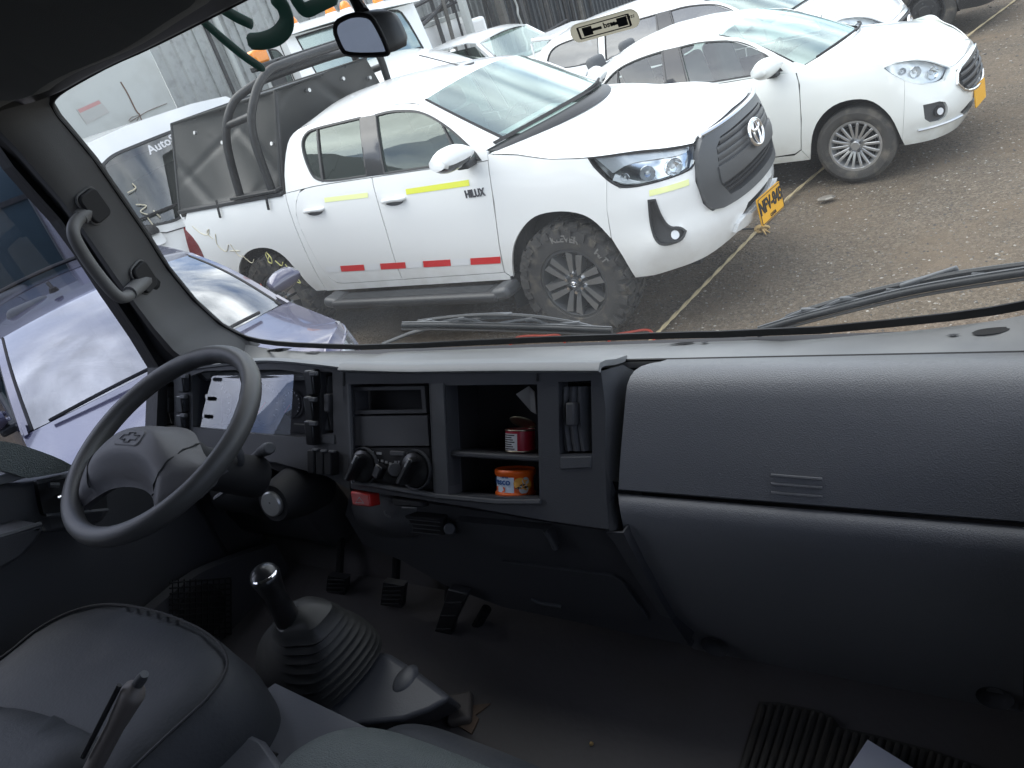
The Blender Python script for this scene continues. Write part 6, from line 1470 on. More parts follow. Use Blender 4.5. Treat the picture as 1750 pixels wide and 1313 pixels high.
# --- wipers outside the glass
def wiper_blade(pts, spine, arms, nm='windscreen_wiper'):
    P = spline([on_screen(p, .030) for p in pts], 8)
    w = cb(nm, tube(P, .006, 8), m_wiper2, smooth=50)
    Pl = P + np.array([0, -.006, -.007]); cb('wiper_rubber', tube(Pl, .0045, 6, flat=.5), m_rubber, w)
    cb('wiper_rail', tube(P + np.array([0, .002, .0065]), .0022, 5), m_wiper, w)
    cb('wiper_yoke', tube(spline([on_screen(p, .045) for p in spine], 6), .0055, 7), m_wiper2, w, smooth=50)
    for q in arms:
        cb('wiper_claw', tube(spline([on_screen(p, .038) for p in q], 5), .0034, 6), m_wiper, w, smooth=50)
        c = on_screen(q[1], .040); cb('claw_joint', recalc(box(c, (.018, .008, .010))), m_wiper, w, bevel=.002)
    return w
wl_ = wiper_blade([(688, 556), (760, 556), (850, 558), (950, 561), (1046, 565)], [(715, 550), (770, 543), (830, 539), (900, 541), (960, 549), (1000, 557)],
                  [[(705, 554), (735, 549), (760, 554)], [(745, 553), (790, 545), (835, 553)], [(850, 554), (905, 546), (940, 556)], [(935, 556), (985, 553), (1020, 561)]])
cb('wiper_clip', recalc(box(on_screen((848, 540), .047), (.085, .010, .014), rotm('Y', .03))), m_wiper, wl_, bevel=.003)
cb('wiper_arm', tube([on_screen((655, 588), .035), on_screen((700, 570), .045), on_screen((760, 553), .052), on_screen((840, 541), .055)], .0075, 8, flat=.6), m_wiper2, wl_, smooth=50)
wr_ = wiper_blade([(1296, 566), (1350, 550), (1450, 524), (1550, 500), (1650, 482), (1760, 465)], [(1345, 542), (1400, 524), (1460, 507), (1520, 492), (1570, 482), (1640, 468), (1760, 452)],
                  [[(1335, 548), (1378, 531), (1420, 531)], [(1400, 530), (1445, 512), (1490, 515)], [(1485, 514), (1525, 497), (1562, 500)], [(1640, 484), (1672, 470), (1712, 473)]])
cb('wiper_clip', recalc(box(on_screen((1588, 478), .047), (.085, .010, .016), rotm('Y', -.30))), m_wiper, wr_, bevel=.003)
cb('wiper_arm', tube([on_screen((1270, 572), .035), on_screen((1330, 560), .045), on_screen((1450, 512), .053), on_screen((1590, 474), .055)], .0075, 8, flat=.6), m_wiper2, wr_, smooth=50)

# --- rear-view mirror
mc = at((618, 62), .86); q = [at(p, .86) for p in [(562, 44), (600, 25), (632, 24), (646, 34), (672, 86), (664, 92), (590, 96), (578, 86)]]
mo = chaikin(np.array([(p[0], p[2]) for p in q]), 2, 100)
if area(mo) < 0: mo = mo[::-1]
tilt = lambda P3: (np.asarray(P3) - mc) @ rotm('Z', -.16).T + mc
bk = shrink(mo, .010); ring0 = np.c_[mo[:, 0], np.full(len(mo), .86), mo[:, 1]]; cm = ring0.mean(0)
rings_ = [ring0, cm + (ring0 - cm) * np.array([1.02, 1, 1.02]) + (0.002, .012, 0), cm + (ring0 - cm) * np.array([.97, 1, .97]) + (.006, .030, 0), cm + (ring0 - cm) * np.array([.7, 1, .7]) + (.01, .042, 0), cm + (ring0 - cm) * np.array([.1, 1, .1]) + (.01, .045, 0)]
RRm = np.array(rings_); RRm = np.concatenate([RRm, RRm[:, :1]], 1); Vm, Fm = recalc(gridf(RRm))
mr = cb('rear_view_mirror', (tilt(Vm), Fm), m_darkpl, smooth=50)
g_ = shrink(mo, .0035); cb('mirror_rim', (tilt(tube(np.c_[mo[:, 0], np.full(len(mo), .859), mo[:, 1]], .0035, 6, True)[0]), tube(np.c_[mo[:, 0], np.full(len(mo), .859), mo[:, 1]], .0035, 6, True)[1]), m_rubber, mr, smooth=60)
cb('mirror_glass', (tilt(np.c_[g_[:, 0], np.full(len(g_), .8585), g_[:, 1]]), [tuple(range(len(g_)))]), m_mirrorr, mr, smooth=0)
cb('mirror_stem', tube([at((622, 26), .875), at((612, 8), .89), at((604, -8), .91), at((600, -30), .95)], [.010, .008, .008, .010], 10), m_rubber, mr)
# ------------------------------------------------------------------ background: wall, van, truck, racks
m_wall = mat('pale_wall_sheet', (.50, .52, .50), .6, grime=(1.6, (.36, .36, .33), .55), bump=(30, .1))
m_corr = mat('galvanised_sheet', (.36, .375, .365), .5, metal=.15, grime=(7, (.17, .17, .165), .6), var=(2.5, .12))
m_gate = mat('dark_teal_steel', (.05, .085, .105), .4, coat=.3, var=(2, .3))
m_gpost = mat('lilac_grey_post', (.42, .41, .46), .5)
m_rust = mat('rust_stain', (.16, .10, .07), .8)
m_signp = mat('faded_notice', (.46, .45, .43), .6); m_signr = mat('faded_red_print', (.50, .27, .26), .6)
m_steel = mat('dark_steel', (.035, .036, .038), .6, grime=(12, (.12, .10, .08), .5))
m_wood = mat('weathered_post', (.12, .115, .105), .8, grime=(8, (.06, .055, .05), .7))
m_conc = mat('pale_post', (.45, .47, .45), .7)
m_slate = mat('slate_sheet', (.045, .052, .06), .5, grime=(6, (.09, .09, .09), .5))
g_bus = glass('van_glass', (.62, .72, .68), .10)
m_text = mat('white_vinyl_letters', (.8, .8, .8), .5)
WX = -11.6
wall = thing('warehouse_wall', 'tall pale grey warehouse wall with ribbed metal sheets behind the parked vehicles', 'wall', (WX, 8, 0))
def wb(name, vf, m, parent=None, **k):
    vf = vf.vf() if isinstance(vf, MB) else vf
    return build(name, (np.asarray(vf[0], float) - np.array([WX, 8, 0]), vf[1]), m, parent or wall, **k)
y0 = 8.95
for k in range(7):
    a = y0 - 2.4 * (k + 1); wb('wall_panel', recalc(box((WX - .03, a + 1.2, 2.6), (.06, 2.392, 5.2))), m_wall, bevel=.004)
def corr(ya, yb, z0, z1, x, pitch=.27, dep=.035):
    prof = []; y = ya
    while y < yb - .01:
        prof += [(y, 0), (y + pitch * .62, 0), (y + pitch * .70, dep), (y + pitch * .90, dep), (y + pitch * .98, 0)]; y += pitch
    prof = [(min(a, yb), b) for a, b in prof]
    return thick(gridf([[(x + b, a, z) for a, b in prof] for z in (z0, z1)]), .006)
for k in range(12): wb('ribbed_sheet', corr(y0 + k * .95, y0 + (k + 1) * .95 - .004, 0, 5.2, WX + (.004 if k % 2 else 0)), m_corr, smooth=0)
pz = at((395, 100), x=WX + .1); wb('downpipe', cyl((WX + .12, pz[1], 0), (WX + .12, pz[1], 5.2), .055, n=14), m_conc)
wb('wall_seam', box((WX + .05, pz[1] - .22, 2.6), (.05, .06, 5.2)), m_steel, smooth=0)
# notice on the wall
def onwall(px, off=.004): return at(px, x=WX + off) + np.array([0, 0, EYE])
nq = [onwall(p) for p in [(130, 187), (169, 170), (187, 192), (148, 213)]]
no = thing('wall_notice', 'faded paper notice with red heading stuck on the pale flat wall', 'notice', tuple(np.mean(nq, 0))); no_c = np.mean(nq, 0)
def quad(a, b, c, d, u0, u1, v0, v1, off): 
    f = lambda u, v: (a * (1 - u) + b * u) * (1 - v) + (d * (1 - u) + c * u) * v + np.array([off, 0, 0]); return np.array([f(u0, v0), f(u1, v0), f(u1, v1), f(u0, v1)])
build('notice_sheet', thick((quad(*nq, 0, 1, 0, 1, .003) - no_c, [(0, 3, 2, 1)]), .003), m_signp, no, 0)
build('notice_heading', (quad(*nq, .04, .96, .05, .28, .0045) - no_c, [(0, 3, 2, 1)]), m_signr, no, 0)
for k in range(6): build('notice_line', (quad(*nq, .05, .95 - .12 * (k % 3), .36 + .1 * k, .41 + .1 * k, .0045) - no_c, [(0, 3, 2, 1)]), m_rust if False else m_conc, no, 0)
for pts, w in (([(206, 140), (218, 160), (232, 188), (239, 196)], .014), ([(222, 208), (236, 200), (255, 189), (285, 177)], .016), ([(239, 196), (232, 212), (229, 222)], .010), ([(238, 196), (247, 216)], .010), ([(220, 207), (226, 200), (240, 197)], .010)):
    P_ = [onwall(p, .006) for p in pts]; wb('rust_stain', tube(spline(P_, 5), w * .9, 6, flat=.25), m_rust, smooth=60)
# gate to the left, seen through the driver's window
gt = thing('steel_gate', 'dark teal steel gate in a pale frame seen through the driver window', 'gate', (WX + .3, 4.4, 0))
def gb(name, vf, m, **k): return build(name, (np.asarray(vf[0], float) - np.array([WX + .3, 4.4, 0]), vf[1]), m, gt, **k)
gy = at((72, 370), x=WX + .3)[1]
for k in range(4): gb('gate_panel', recalc(box((WX + .28, gy - .55 - 1.02 * k, 1.6), (.04, 1.0, 3.0))), m_gate, bevel=.006)
gb('gate_post', recalc(box((WX + .30, gy + .12, 1.8), (.14, .24, 3.6))), m_gpost, bevel=.01)
for z in (.35, 1.7, 2.95): gb('gate_rail', recalc(box((WX + .32, gy - 2.1, z), (.05, 4.1, .07))), m_steel, bevel=.005)
gb('gate_bolt', cyl((WX + .34, gy - 1.55, 1.25), (WX + .40, gy - 1.55, 1.25), .05, n=12), m_steel)

# white van with tinted window and lettering, between the pickup and the wall
class Face:
    """an upright vehicle end standing at a measured spot; pixel outlines are laid on its own plane"""
    def __init__(s, px, dist, head, rake):
        d = ray(px); d = d / np.linalg.norm(d); s.o = EYEV + d * dist; a = RAD(head)
        s.n = np.array([math.cos(a) * math.cos(rake), math.sin(a) * math.cos(rake), math.sin(rake)]); s.r = np.array([-math.sin(a), math.cos(a), 0]); s.u = np.cross(s.n, s.r); s.back = -np.array([math.cos(a), math.sin(a), 0])
        s.base = np.array([s.o[0], s.o[1], 0]) + s.back * 1.5; s.head = a
    def uv(s, px): d = ray(px); k = ((s.o - EYEV) @ s.n) / (d @ s.n); q = EYEV + d * k - s.o; return np.array([q @ s.r, q @ s.u])
    def p(s, q, off=0.):
        q = np.atleast_2d(np.array(q, float)); return s.o + q[:, :1] * s.r + q[:, 1:] * s.u + s.n * off - s.base
def fsheet(F, q, off=0., depth=.02, step=.15, holes=(), bow=.0, uc=0.):
    q = np.array(q, float)
    if area(q) < 0: q = q[::-1]
    return sheet(q, [np.array(h) for h in holes], lambda P_, d: F.p(P_, 0) + np.outer(off + d - bow * (P_[:, 0] - uc) ** 2, F.n), step, depth)
VF = Face((240, 320), 8.4, -24, RAD(14))
van = thing('white_van', 'white van with tinted window lettered AutoS, partly hidden behind the black canvas', 'van', tuple(VF.base))
gq = chaikin([VF.uv(p) for p in [(177, 279), (192, 264), (240, 246), (296, 224)]] + [VF.uv((296, 224)) + np.array([.55, .0]), VF.uv((296, 224)) + np.array([.60, -.62])] + [VF.uv(p) for p in [(316, 363), (302, 377), (247, 386), (237, 377), (219, 343), (182, 295)]], 2, 40)
tl_, tr2, bl_ = VF.uv((138, 262)), VF.uv((405, 180)), VF.uv((262, 470))
W0 = tl_[0] - .02; W1 = gq[:, 0].max() + .18; TZ = tl_[1] + .10
uc = (W0 + W1) / 2
bo = chaikin([(W0 + .04, TZ - .10), (W0 + .16, TZ), (W1 - .16, TZ), (W1 - .04, TZ - .10), (W1 + .06, -.55), (W1 + .08, -1.25), (W0 - .08, -1.25), (W0 - .06, -.55)], 1, 70)
build('van_body', fsheet(VF, bo, 0, .05, .12, [gq], .12, uc), m_white, van, 50)
bo2 = resample(bo, .15); n_ = len(bo2)
fr0 = VF.p(bo2, 0) - np.outer(.12 * (bo2[:, 0] - uc) ** 2 + .03, VF.n); bk0 = fr0 + VF.back * 3.6
build('van_shell', recalc((np.r_[fr0, bk0], [(i, (i + 1) % n_, n_ + (i + 1) % n_, n_ + i) for i in range(n_)] + [tuple(range(n_, 2 * n_))])), m_white, van, 50)
build('van_window', fsheet(VF, gq, -.012, 0, .15, (), .12, uc), g_bus, van, 60)
build('window_frame', fsheet(VF, expand(gq, .03), .006, .02, .15, [shrink(gq, .022)], .12, uc), m_blackpl, van, 50)
build('van_cabin', fsheet(VF, expand(gq, .2), -.9, 0, .4, (), .0, uc), m_seatl, van, 0)
dk = [VF.uv(p) for p in [(228, 308), (260, 290), (300, 272), (330, 330), (300, 378), (250, 384), (240, 340)]]
build('cargo_blind', fsheet(VF, chaikin(dk, 1, 60), -.035, .1, .1, (), .12, uc), m_gap, van, 30)
tx = text_vf('AutoS', .115, .002, True); c_ = VF.uv((276, 247)); e_ = VF.uv((300, 236)) - VF.uv((255, 258)); e_ = e_ / np.linalg.norm(e_)
q_ = np.c_[tx[0][:, 0] * e_[0] - tx[0][:, 1] * e_[1], tx[0][:, 0] * e_[1] + tx[0][:, 1] * e_[0]] + c_
build('window_lettering', (VF.p(q_, 0) + np.outer(-.004 - .12 * (q_[:, 0] - uc) ** 2 + tx[0][:, 2], VF.n), tx[1]), m_text, van, 0)
for a, b in (((232, 378), (300, 352)), ((250, 370), (312, 345))): build('wiper', tube([VF.p(VF.uv(a), .02)[0], VF.p(VF.uv(b), .02)[0]], .010, 6), m_gap, van, 50)
hc = VF.uv((266, 412)); build('tailgate_handle', fsheet(VF, np.array(rrect(.16, .11, .02)) + hc, .035, .05), m_white, van, 30, bevel=.006); build('mirror_dome', xf(lathe([(.0005, .06), (.05, .045), (.07, 0), (.07, -.03)], 18), None, VF.p(VF.uv((258, 396)), .03)[0]), m_gap, van, 50)
build('body_crease', tube([VF.p(VF.uv(p), .004)[0] for p in [(244, 398), (285, 398), (318, 388)]], .006, 5), m_gap, van, 0)
build('van_bumper', fsheet(VF, [VF.uv((300, 440)), VF.uv((262, 436)), (W0 - .1, -1.0), (W0 - .1, -1.28), (W1 + .1, -1.28), (W1 + .1, -.98)], .06, .12, .3), m_darkpl, van, 40, bevel=.03)
for p in [(246, 396), (262, 372), (283, 366)]: pass
for pts in ([(218, 330), (232, 322), (226, 314)], [(232, 350), (250, 352), (240, 362), (256, 368)], [(262, 360), (274, 372)], [(252, 372), (262, 386)]):
    build('marker_scrawl', tube(spline([VF.p(VF.uv(p), .008)[0] for p in pts], 5), .006, 5), m_scrawlp, van, 0)

# white lorry with orange roof lamps
TF = Face((600, 90), 12.4, -30, RAD(10))
lor = thing('white_lorry', 'white lorry cab with a row of orange roof lamps behind the pickup', 'truck', tuple(TF.base))
wq = chaikin([TF.uv(p) for p in [(506, 64), (560, 47), (640, 24), (676, 16), (690, 24), (724, 84), (640, 106), (545, 132), (540, 125)]], 1, 60)
u0, u1 = wq[:, 0].min() - .14, wq[:, 0].max() + .12; zt_ = TF.uv((500, 58))[1]; ztr = TF.uv((688, 10))[1]
fo = np.array([(u0, zt_ - .01), (u1, ztr - .01), (u1 + .05, -1.0), (u1 + .05, -2.0), (u0 - .05, -2.0), (u0 - .05, -1.0)])
build('lorry_front', fsheet(TF, fo, 0, .05, .3, [wq]), m_white, lor, 40)
build('windscreen', fsheet(TF, wq, -.015, 0, .3), g_wind, lor, 60); build('windscreen_seal', fsheet(TF, expand(wq, .02), .006, .02, .2, [shrink(wq, .02)]), m_gap, lor, 40)
dkq = [TF.uv(p) for p in [(506, 64), (560, 47), (640, 24), (676, 16), (680, 34), (600, 58), (515, 84)]]; build('tint_band', fsheet(TF, dkq, -.02, 0, .3), g_dark, lor, 0)
pq_ = [TF.uv(p) for p in [(526, 66), (550, 58), (555, 72), (533, 81)]]; build('windscreen_sheet', fsheet(TF, chaikin(pq_, 1, 100), -.05, .004), m_conc, lor, 0)
pq_ = [TF.uv(p) for p in [(534, 89), (560, 81), (563, 86), (536, 97)]]; build('windscreen_sheet', fsheet(TF, pq_, -.05, .004), m_whitet, lor, 0)
rf = [np.array([u0 - .02, zt_ - .0]), np.array([u1 + .02, ztr - .0])]
roofv = [TF.p(q, k)[0] + np.array([0, 0, dz]) for q in rf for k, dz in ((.16, -.03), (.16, .03), (-.1, .14), (-.5, .17))]
build('roof_visor', recalc(thick(gridf([[TF.p(rf[0] * (1 - t) + rf[1] * t, k)[0] + np.array([0, 0, dz + .03 * math.sin(math.pi * t)]) for k, dz in ((.20, -.05), (.19, -.01), (.0, .07), (-.3, .12), (-1.9, .12))] for t in np.linspace(0, 1, 9)]), .03)), m_white, lor, 50)
for px_ in ((499, 40), (564, 20), (589, 13), (613, 8), (645, 3)):
    q = TF.uv(px_); b = TF.p(q, .02)[0]; bo_ = build('roof_lamp', xf(recalc(lathe([(.0005, .085), (.05, .07), (.075, .02), (.085, -.04)], 18)), None, b), m_amber, lor, 50)
    build('lamp_foot', xf(recalc(lathe([(.09, -.02), (.10, -.07), (.0005, -.07)], 18)), None, b), m_white, bo_, 40)
side0 = TF.p([(u0 - .02, zt_ + .05)], -.02)[0]; dn = np.array([0, 0, -1.])
sdp = lambda a, h, o=0.: side0 + TF.back * a + dn * h - TF.r * o
def sside(q, off, depth, holes=()):
    q = np.array(q, float)[::-1] if area(q) > 0 else np.array(q, float)
    return recalc(sheet(q[::-1], [np.array(h) for h in holes], lambda P_, d: np.array([sdp(a, h, off + d) for a, h in P_]), .3, depth))
dw = chaikin([(.34, .30), (.55, .16), (1.05, .12), (1.10, .80), (.40, .82)], 2, 60)
build('lorry_side', sside([(-.02, .02), (.2, -.02), (1.9, -.06), (1.9, 2.3), (-.22, 2.3), (-.20, 1.0)], 0, .05, [dw]), m_white, lor, 40)
build('door_window', sside(dw, -.015, 0), g_side, lor, 0); build('window_seal', sside(expand(dw, .02), .006, .02, [shrink(dw, .02)]), m_gap, lor, 0)
build('lorry_shell', MB().add(gridf([[sdp(.05, .1, -.03), sdp(1.88, .05, -.03)], [sdp(.05, .1, -.03) + TF.r * (u1 - u0), sdp(1.88, .05, -.03) + TF.r * (u1 - u0)]])).add(gridf([[sdp(1.88, 0), sdp(1.88, 0) + TF.r * (u1 - u0)], [sdp(1.88, 2.3), sdp(1.88, 2.3) + TF.r * (u1 - u0)]])).add(gridf([[sdp(1.88, 0) + TF.r * (u1 - u0), sdp(0, 0.1) + TF.r * (u1 - u0)], [sdp(1.88, 2.3) + TF.r * (u1 - u0), sdp(0, 2.3) + TF.r * (u1 - u0)]])).vf(), m_white, lor, 0)
mrp = sdp(.15, .62, .26); hw0, hw1 = u0 + .10, u1 - .04; hb_z = TF.uv((650, 108))[1]
def hood(t, k):
    a = np.array([hw0 + (hw1 - hw0) * t, hb_z]); e = 1 - (2 * t - 1) ** 4
    p = TF.p([a], 0)[0] - TF.back * k * (1 - .10 * (2 * t - 1) ** 2) + np.array([0, 0, -.13 * k ** 1.5 - .10 * (1 - e) + .07 * e]); return p
hk = np.r_[0, np.linspace(.1, 1.7, 9), 1.82, 1.86, 1.87]; G_ = np.array([[hood(t, k) + np.array([0, 0, {10: -.05, 11: -.16, 12: -.9}.get(i, 0)]) for t in np.linspace(0, 1, 13)] for i, k in enumerate(hk)])
build('lorry_bonnet', recalc(thick(gridf(G_), .02)), m_white, lor, 60)
for j in (0, 12): build('bonnet_side', gridf([G_[:11, j], G_[:11, j] + np.array([0, 0, -.9])]), m_white, lor, 40)
build('side_mirror', recalc(box(mrp, (.12, .22, .46), rotm('Z', TF.head))), m_blackpl, lor, 40, bevel=.04); build('mirror_arm', tube(spline([sdp(.1, .35, 0), sdp(.10, .30, .2), mrp + np.array([0, 0, .2])], 4), .016, 6), m_blackpl, lor)
build('lorry_door_seam', tube([sdp(.30, .10, .005), sdp(.26, .9, .005), sdp(.25, 2.1, .005)], .008, 5), m_gap, lor, 0)
build('windscreen_wiper', tube([TF.p(TF.uv(p), .02)[0] for p in [(640, 103), (680, 92), (718, 82)]], .014, 6), m_gap, lor, 0)
build('lorry_seat', recalc(box(TF.p([(-.3, -.3)], -.8)[0], (.5, .5, .8))), m_seatl, lor, 40, bevel=.08); build('lorry_dash', recalc(box(TF.p([(0.1, -.62)], -.35)[0], (.5, 1.9, .2), rotm('Z', TF.head))), m_darkpl, lor, 40, bevel=.05)
# white box body beyond the lorry
bxc = EYEV + ray((722, 60)) / np.linalg.norm(ray((722, 60))) * 16.5
bx = thing('box_body', 'white box truck body with grey top edge beyond the lorry with orange lamps', 'truck body', (bxc[0], bxc[1], 0), RAD(-24))
build('box_side', recalc(box((-1.3, .15, 1.30), (2.6, 1.9, 1.5))), m_white, bx, 30, bevel=.01); build('top_rail', recalc(box((-1.3, .15, 2.09), (2.64, 1.94, .09))), m_conc, bx, 30, bevel=.01)
build('corner_board', recalc(box((.35, .95, 1.3), (.30, .5, 1.3))), m_white, bx, 30, bevel=.08, seg=3)
for s_ in (-.9, .9): build('box_wheel', xf(tyre_vf(.4, .2, .25), None, (-1.6, s_, .4)), m_tyre, bx, 40)
build('box_frame', box((-1.2, .1, .5), (2.4, .8, .15)), m_under, bx, 0)
# white car cab low behind the pickup roof
cpx = (812, 84); cc_ = EYEV + ray(cpx) / np.linalg.norm(ray(cpx)) * 13.2
sm = thing('small_white_car', 'white car of which only roof and side window show above the pickup roof', 'car', (cc_[0], cc_[1], 0), RAD(-8))
zc_ = cc_[2]
ro = cross([(-1.1, .55, zc_ + .02, -.05, .03), (-.95, .60, zc_ + .10, -.03, .05), (-.3, .63, zc_ + .15, 0, .06), (.4, .62, zc_ + .14, .03, .06), (.62, .60, zc_ + .09, .06, .05)], 11)
build('car_roof', thick(ro, .02), m_white, sm, 60)
build('side_window', thick(gridf([[(-1.0, -.62, zc_ + .02), (.0, -.66, zc_ + .09), (.55, -.64, zc_ + .07)], [(-1.05, -.74, zc_ - .28), (0, -.78, zc_ - .28), (.95, -.76, zc_ - .28)]]), .006), g_side, sm, 40)
build('front_window', gridf([[(.64, y, zc_ + .08 + .04 * (1 - (y / .6) ** 2)) for y in np.linspace(-.58, .58, 7)], [(1.08, y * 1.2, zc_ - .27) for y in np.linspace(-.58, .58, 7)]]), g_wind, sm, 40)
for sg in (-1, 1): build('roof_pillar', tube([(.60, sg * .62, zc_ + .09), (1.05, sg * .76, zc_ - .28)], .028, 8), m_white, sm, 50); build('roof_pillar', tube([(-1.0, sg * .60, zc_ + .03), (-1.12, sg * .76, zc_ - .28)], .05, 8), m_white, sm, 50)
build('car_body', recalc(box((.1, 0, (zc_ - .28) / 2 + .12), (3.6, 1.58, zc_ - .28 - .24))), m_white, sm, 40, bevel=.12, seg=3)
for x in (-1.0, 1.15):
    for s_ in (-.74, .74): build('car_wheel', xf(tyre_vf(.29, .18, .18), None, (x, s_, .29)), m_tyre2, sm, 40)

# steel rack, posts and slate sheets at the back
rk = thing('steel_rack', 'rack of dark upright steel bars and welded frames leaning by the wall', 'rack', (-9.2, 15, 0))
def rkb(name, vf, m, **k): return build(name, (np.asarray(vf[0], float) - np.array([-9.2, 15, 0]), vf[1]), m, rk, **k)
for i in range(34):
    y = 13.3 + i * .205; lean = rng.uniform(-.10, .12); w_ = rng.choice([.018, .026, .04, .055]); x = -9.2 + rng.uniform(-.35, .35); h_ = rng.uniform(2.5, 3.6)
    rkb('upright_bar', tube([(x, y, 0), (x + .1 * lean, y + lean * 1.6, h_)], w_, 5), m_steel if i % 4 else m_wood, smooth=0)
for y0_, y1_, z_ in ((12.7, 15.6, 2.55), (12.7, 15.6, 2.30), (13.8, 18.6, 1.05)): rkb('cross_bar', tube([(-9.05, y0_, z_ - .1), (-9.05, y1_, z_ + .15)], .035, 6), m_steel, smooth=0)
fq = spline([(-9.0, 12.4, 3.2), (-9.0, 12.55, 2.25), (-9.0, 12.8, 2.15), (-9.0, 13.9, 2.45)], 5); rkb('bent_frame', tube(fq, .04, 8), m_steel)
for px_, w_, m_ in (((800, 40), .13, m_conc), ((868, 60), .14, m_wood), ((895, 40), .12, m_steel)):
    p = at(px_, x=-8.7) + np.array([0, 0, EYE]); o = thing('yard_post', {800: 'pale square post in front of the ribbed wall, left of the rack', 868: 'weathered grey post leaning in the middle of the steel rack', 895: 'dark steel post at the right end of the steel rack'}[px_[0]], 'post', (p[0], p[1], 0)); build('post_shaft', recalc(box((0, .0, 2.0), (w_, w_, 4.0), rotm('X', .0 if m_ is m_conc else .05))), m_, o, 30, bevel=.01); build('post_foot', recalc(box((0, 0, .02), (w_ * 1.8, w_ * 1.8, .06))), m_conc, o, 30)
ch = tube(spline([(-8.6, 15.55 + .03 * math.sin(i * 2.1), 2.7 - i * .12) for i in range(18)], 3), .022, 5); rkb('hanging_chain', ch, m_conc, smooth=0)
bw = thing('dark_sheet_fence', 'tall dark slate ribbed sheet fence behind the white sport utility car', 'fence', (-9.9, 22, 0))
for k in range(14): build('fence_sheet', (np.asarray(corr(17.4 + k * 1.0, 18.396 + k * 1.0, 0, 4.2, -9.9 + (.004 if k % 2 else 0), .25, .05)[0]) - np.array([-9.9, 22, 0]), corr(17.4 + k * 1.0, 18.396 + k * 1.0, 0, 4.2, -9.9, .25, .05)[1]), m_slate, bw, 0)

# ------------------------------------------------------------------ loose things in the yard
def onground(px, h=.012): return at(px, z=-EYE + h) + np.array([0, 0, EYE])
def single(name, vf, m, label, cat, smooth=40, bevel=0., group=None): return tag(build(name, vf, m, None, smooth, bevel), label, cat, group)
rp = [onground(p) for p in [(1108, 588), (1125, 568), (1210, 480), (1300, 388)]] + [onground(p) for p in [(1345, 340), (1450, 250), (1560, 150), (1650, 65), (1738, -2), (1800, -50)]]
RPS = spline(rp, 14); th = np.arange(len(RPS)) * 1.1
strand = [RPS + .006 * np.c_[np.cos(th + k * 3.14159), np.zeros(len(RPS)), np.sin(th + k * 3.14159)] for k in range(2)]
single('rope', MB().add(tube(strand[0], .0085, 6)).add(tube(strand[1], .0085, 6)).vf(), m_rope, 'long taut tan rope lying across the gravel past the pickup nose', 'rope', 60)
kn = onground((1302, 391), .03)
mb = MB(); t_ = np.linspace(0, 2 * np.pi, 16, endpoint=False)
for k in range(4): mb.add(tube(kn + np.c_[.035 * np.cos(t_), .02 * np.sin(t_ + k), .02 * np.sin(t_)] + np.array([.012 * (k - 1.5), .004 * k, 0]), .009, 6, True))
for a in ((.07, -.05, -.02), (.05, -.09, -.02), (-.02, .06, -.02)): mb.add(tube([kn, kn + np.array(a) * .5, kn + np.array(a)], [.010, .008, .004], 6))
single('rope_knot', mb.vf(), m_knot, 'tan frayed knot tied round the rope under the yellow plate', 'knot', 60)
single('thin_rope', tube(spline([onground(p, .012) for p in [(1232, 396), (1262, 392), (1298, 391)]], 4), .008, 6), m_steel, 'short thin dark rope tied to the tan knot below the bumper', 'rope', 60)
single('red_cable', tube(spline([onground(p, .02) for p in [(872, 590), (884, 577), (905, 574), (930, 574), (955, 573), (965, 585)]], 5), .009, 8), m_cable, 'red cable loop by the left wiper tip, nearer the pickup wheel', 'cable', 60, group=None)
single('red_cable', tube(spline([onground(p, .02) for p in [(1040, 585), (1050, 573), (1080, 567), (1105, 564), (1116, 571), (1118, 590)]], 5), .009, 8), m_cable, 'red cable loop at the near end of the tan rope', 'cable', 60)
single('flat_stone', xf(recalc(lathe([(.0005, .03), (.07, .03), (.095, .012), (.09, 0), (.0005, 0)], 7)), rotm('Z', .4), onground((1412, 340), .0), (.8, .5, .6)), m_stone, 'flat grey stone on the gravel right of the plate', 'stone', 20)
single('tan_scrap', thick(gridf([[onground((1522 + 5 * i + 3 * j, 108 - 3 * i + 4 * j), .02 + .02 * math.sin(i * 2 + j)) for i in range(5)] for j in range(3)]), .004), m_knot, 'small crumpled tan scrap on the ground near the dark van wheel', 'scrap', 60)

# ------------------------------------------------------------------ loose things in the cab
m_canlab = mat('can_white_label', (.62, .62, .6), .45); m_canred = mat('can_red_label', (.40, .012, .03), .4); m_canrim = mat('tin_rim', (.55, .50, .36), .3, metal=.9)
m_or = mat('orange_tin', (.85, .13, .008), .38); m_orlab = mat('pale_blue_label', (.70, .78, .86), .45); m_blue = mat('blue_print', (.02, .10, .30), .5); m_fruit = mat('orange_fruit_print', (.90, .42, .05), .5); m_leaf = mat('dark_print', (.06, .035, .02), .6)
def can_at(px, wpx, dd, u):
    p = at(px, YF + dd); r = .47 * wpx / F_PX * (ROT[:, 2] @ p); q = con(p[0], u, dd)
    return q + np.array([0, 0, EYE]), r
def eye_angle(c): v = rotm('X', LEAN) @ (EYEV - c); return math.degrees(math.atan2(v[1], v[0]))
def band(c, r, a0, a1, z0, z1, off=.0006, n=16):
    a = np.radians(np.linspace(a0, a1, n)); return gridf([[(r * math.cos(t) + off * math.cos(t), r * math.sin(t) + off * math.sin(t), z) for t in a] for z in (z0, z1)])
c1, r1 = can_at((889, 735), 54, .052, USH)
h1_ = (conu(at((889, 716), YF + .03)) - conu(at((889, 755), YF + .03))) * 1.0
can = thing('tin_can', 'small opened tin can with red and white label on the upper dash shelf', 'can', tuple(c1)); can.rotation_euler[0] = -LEAN
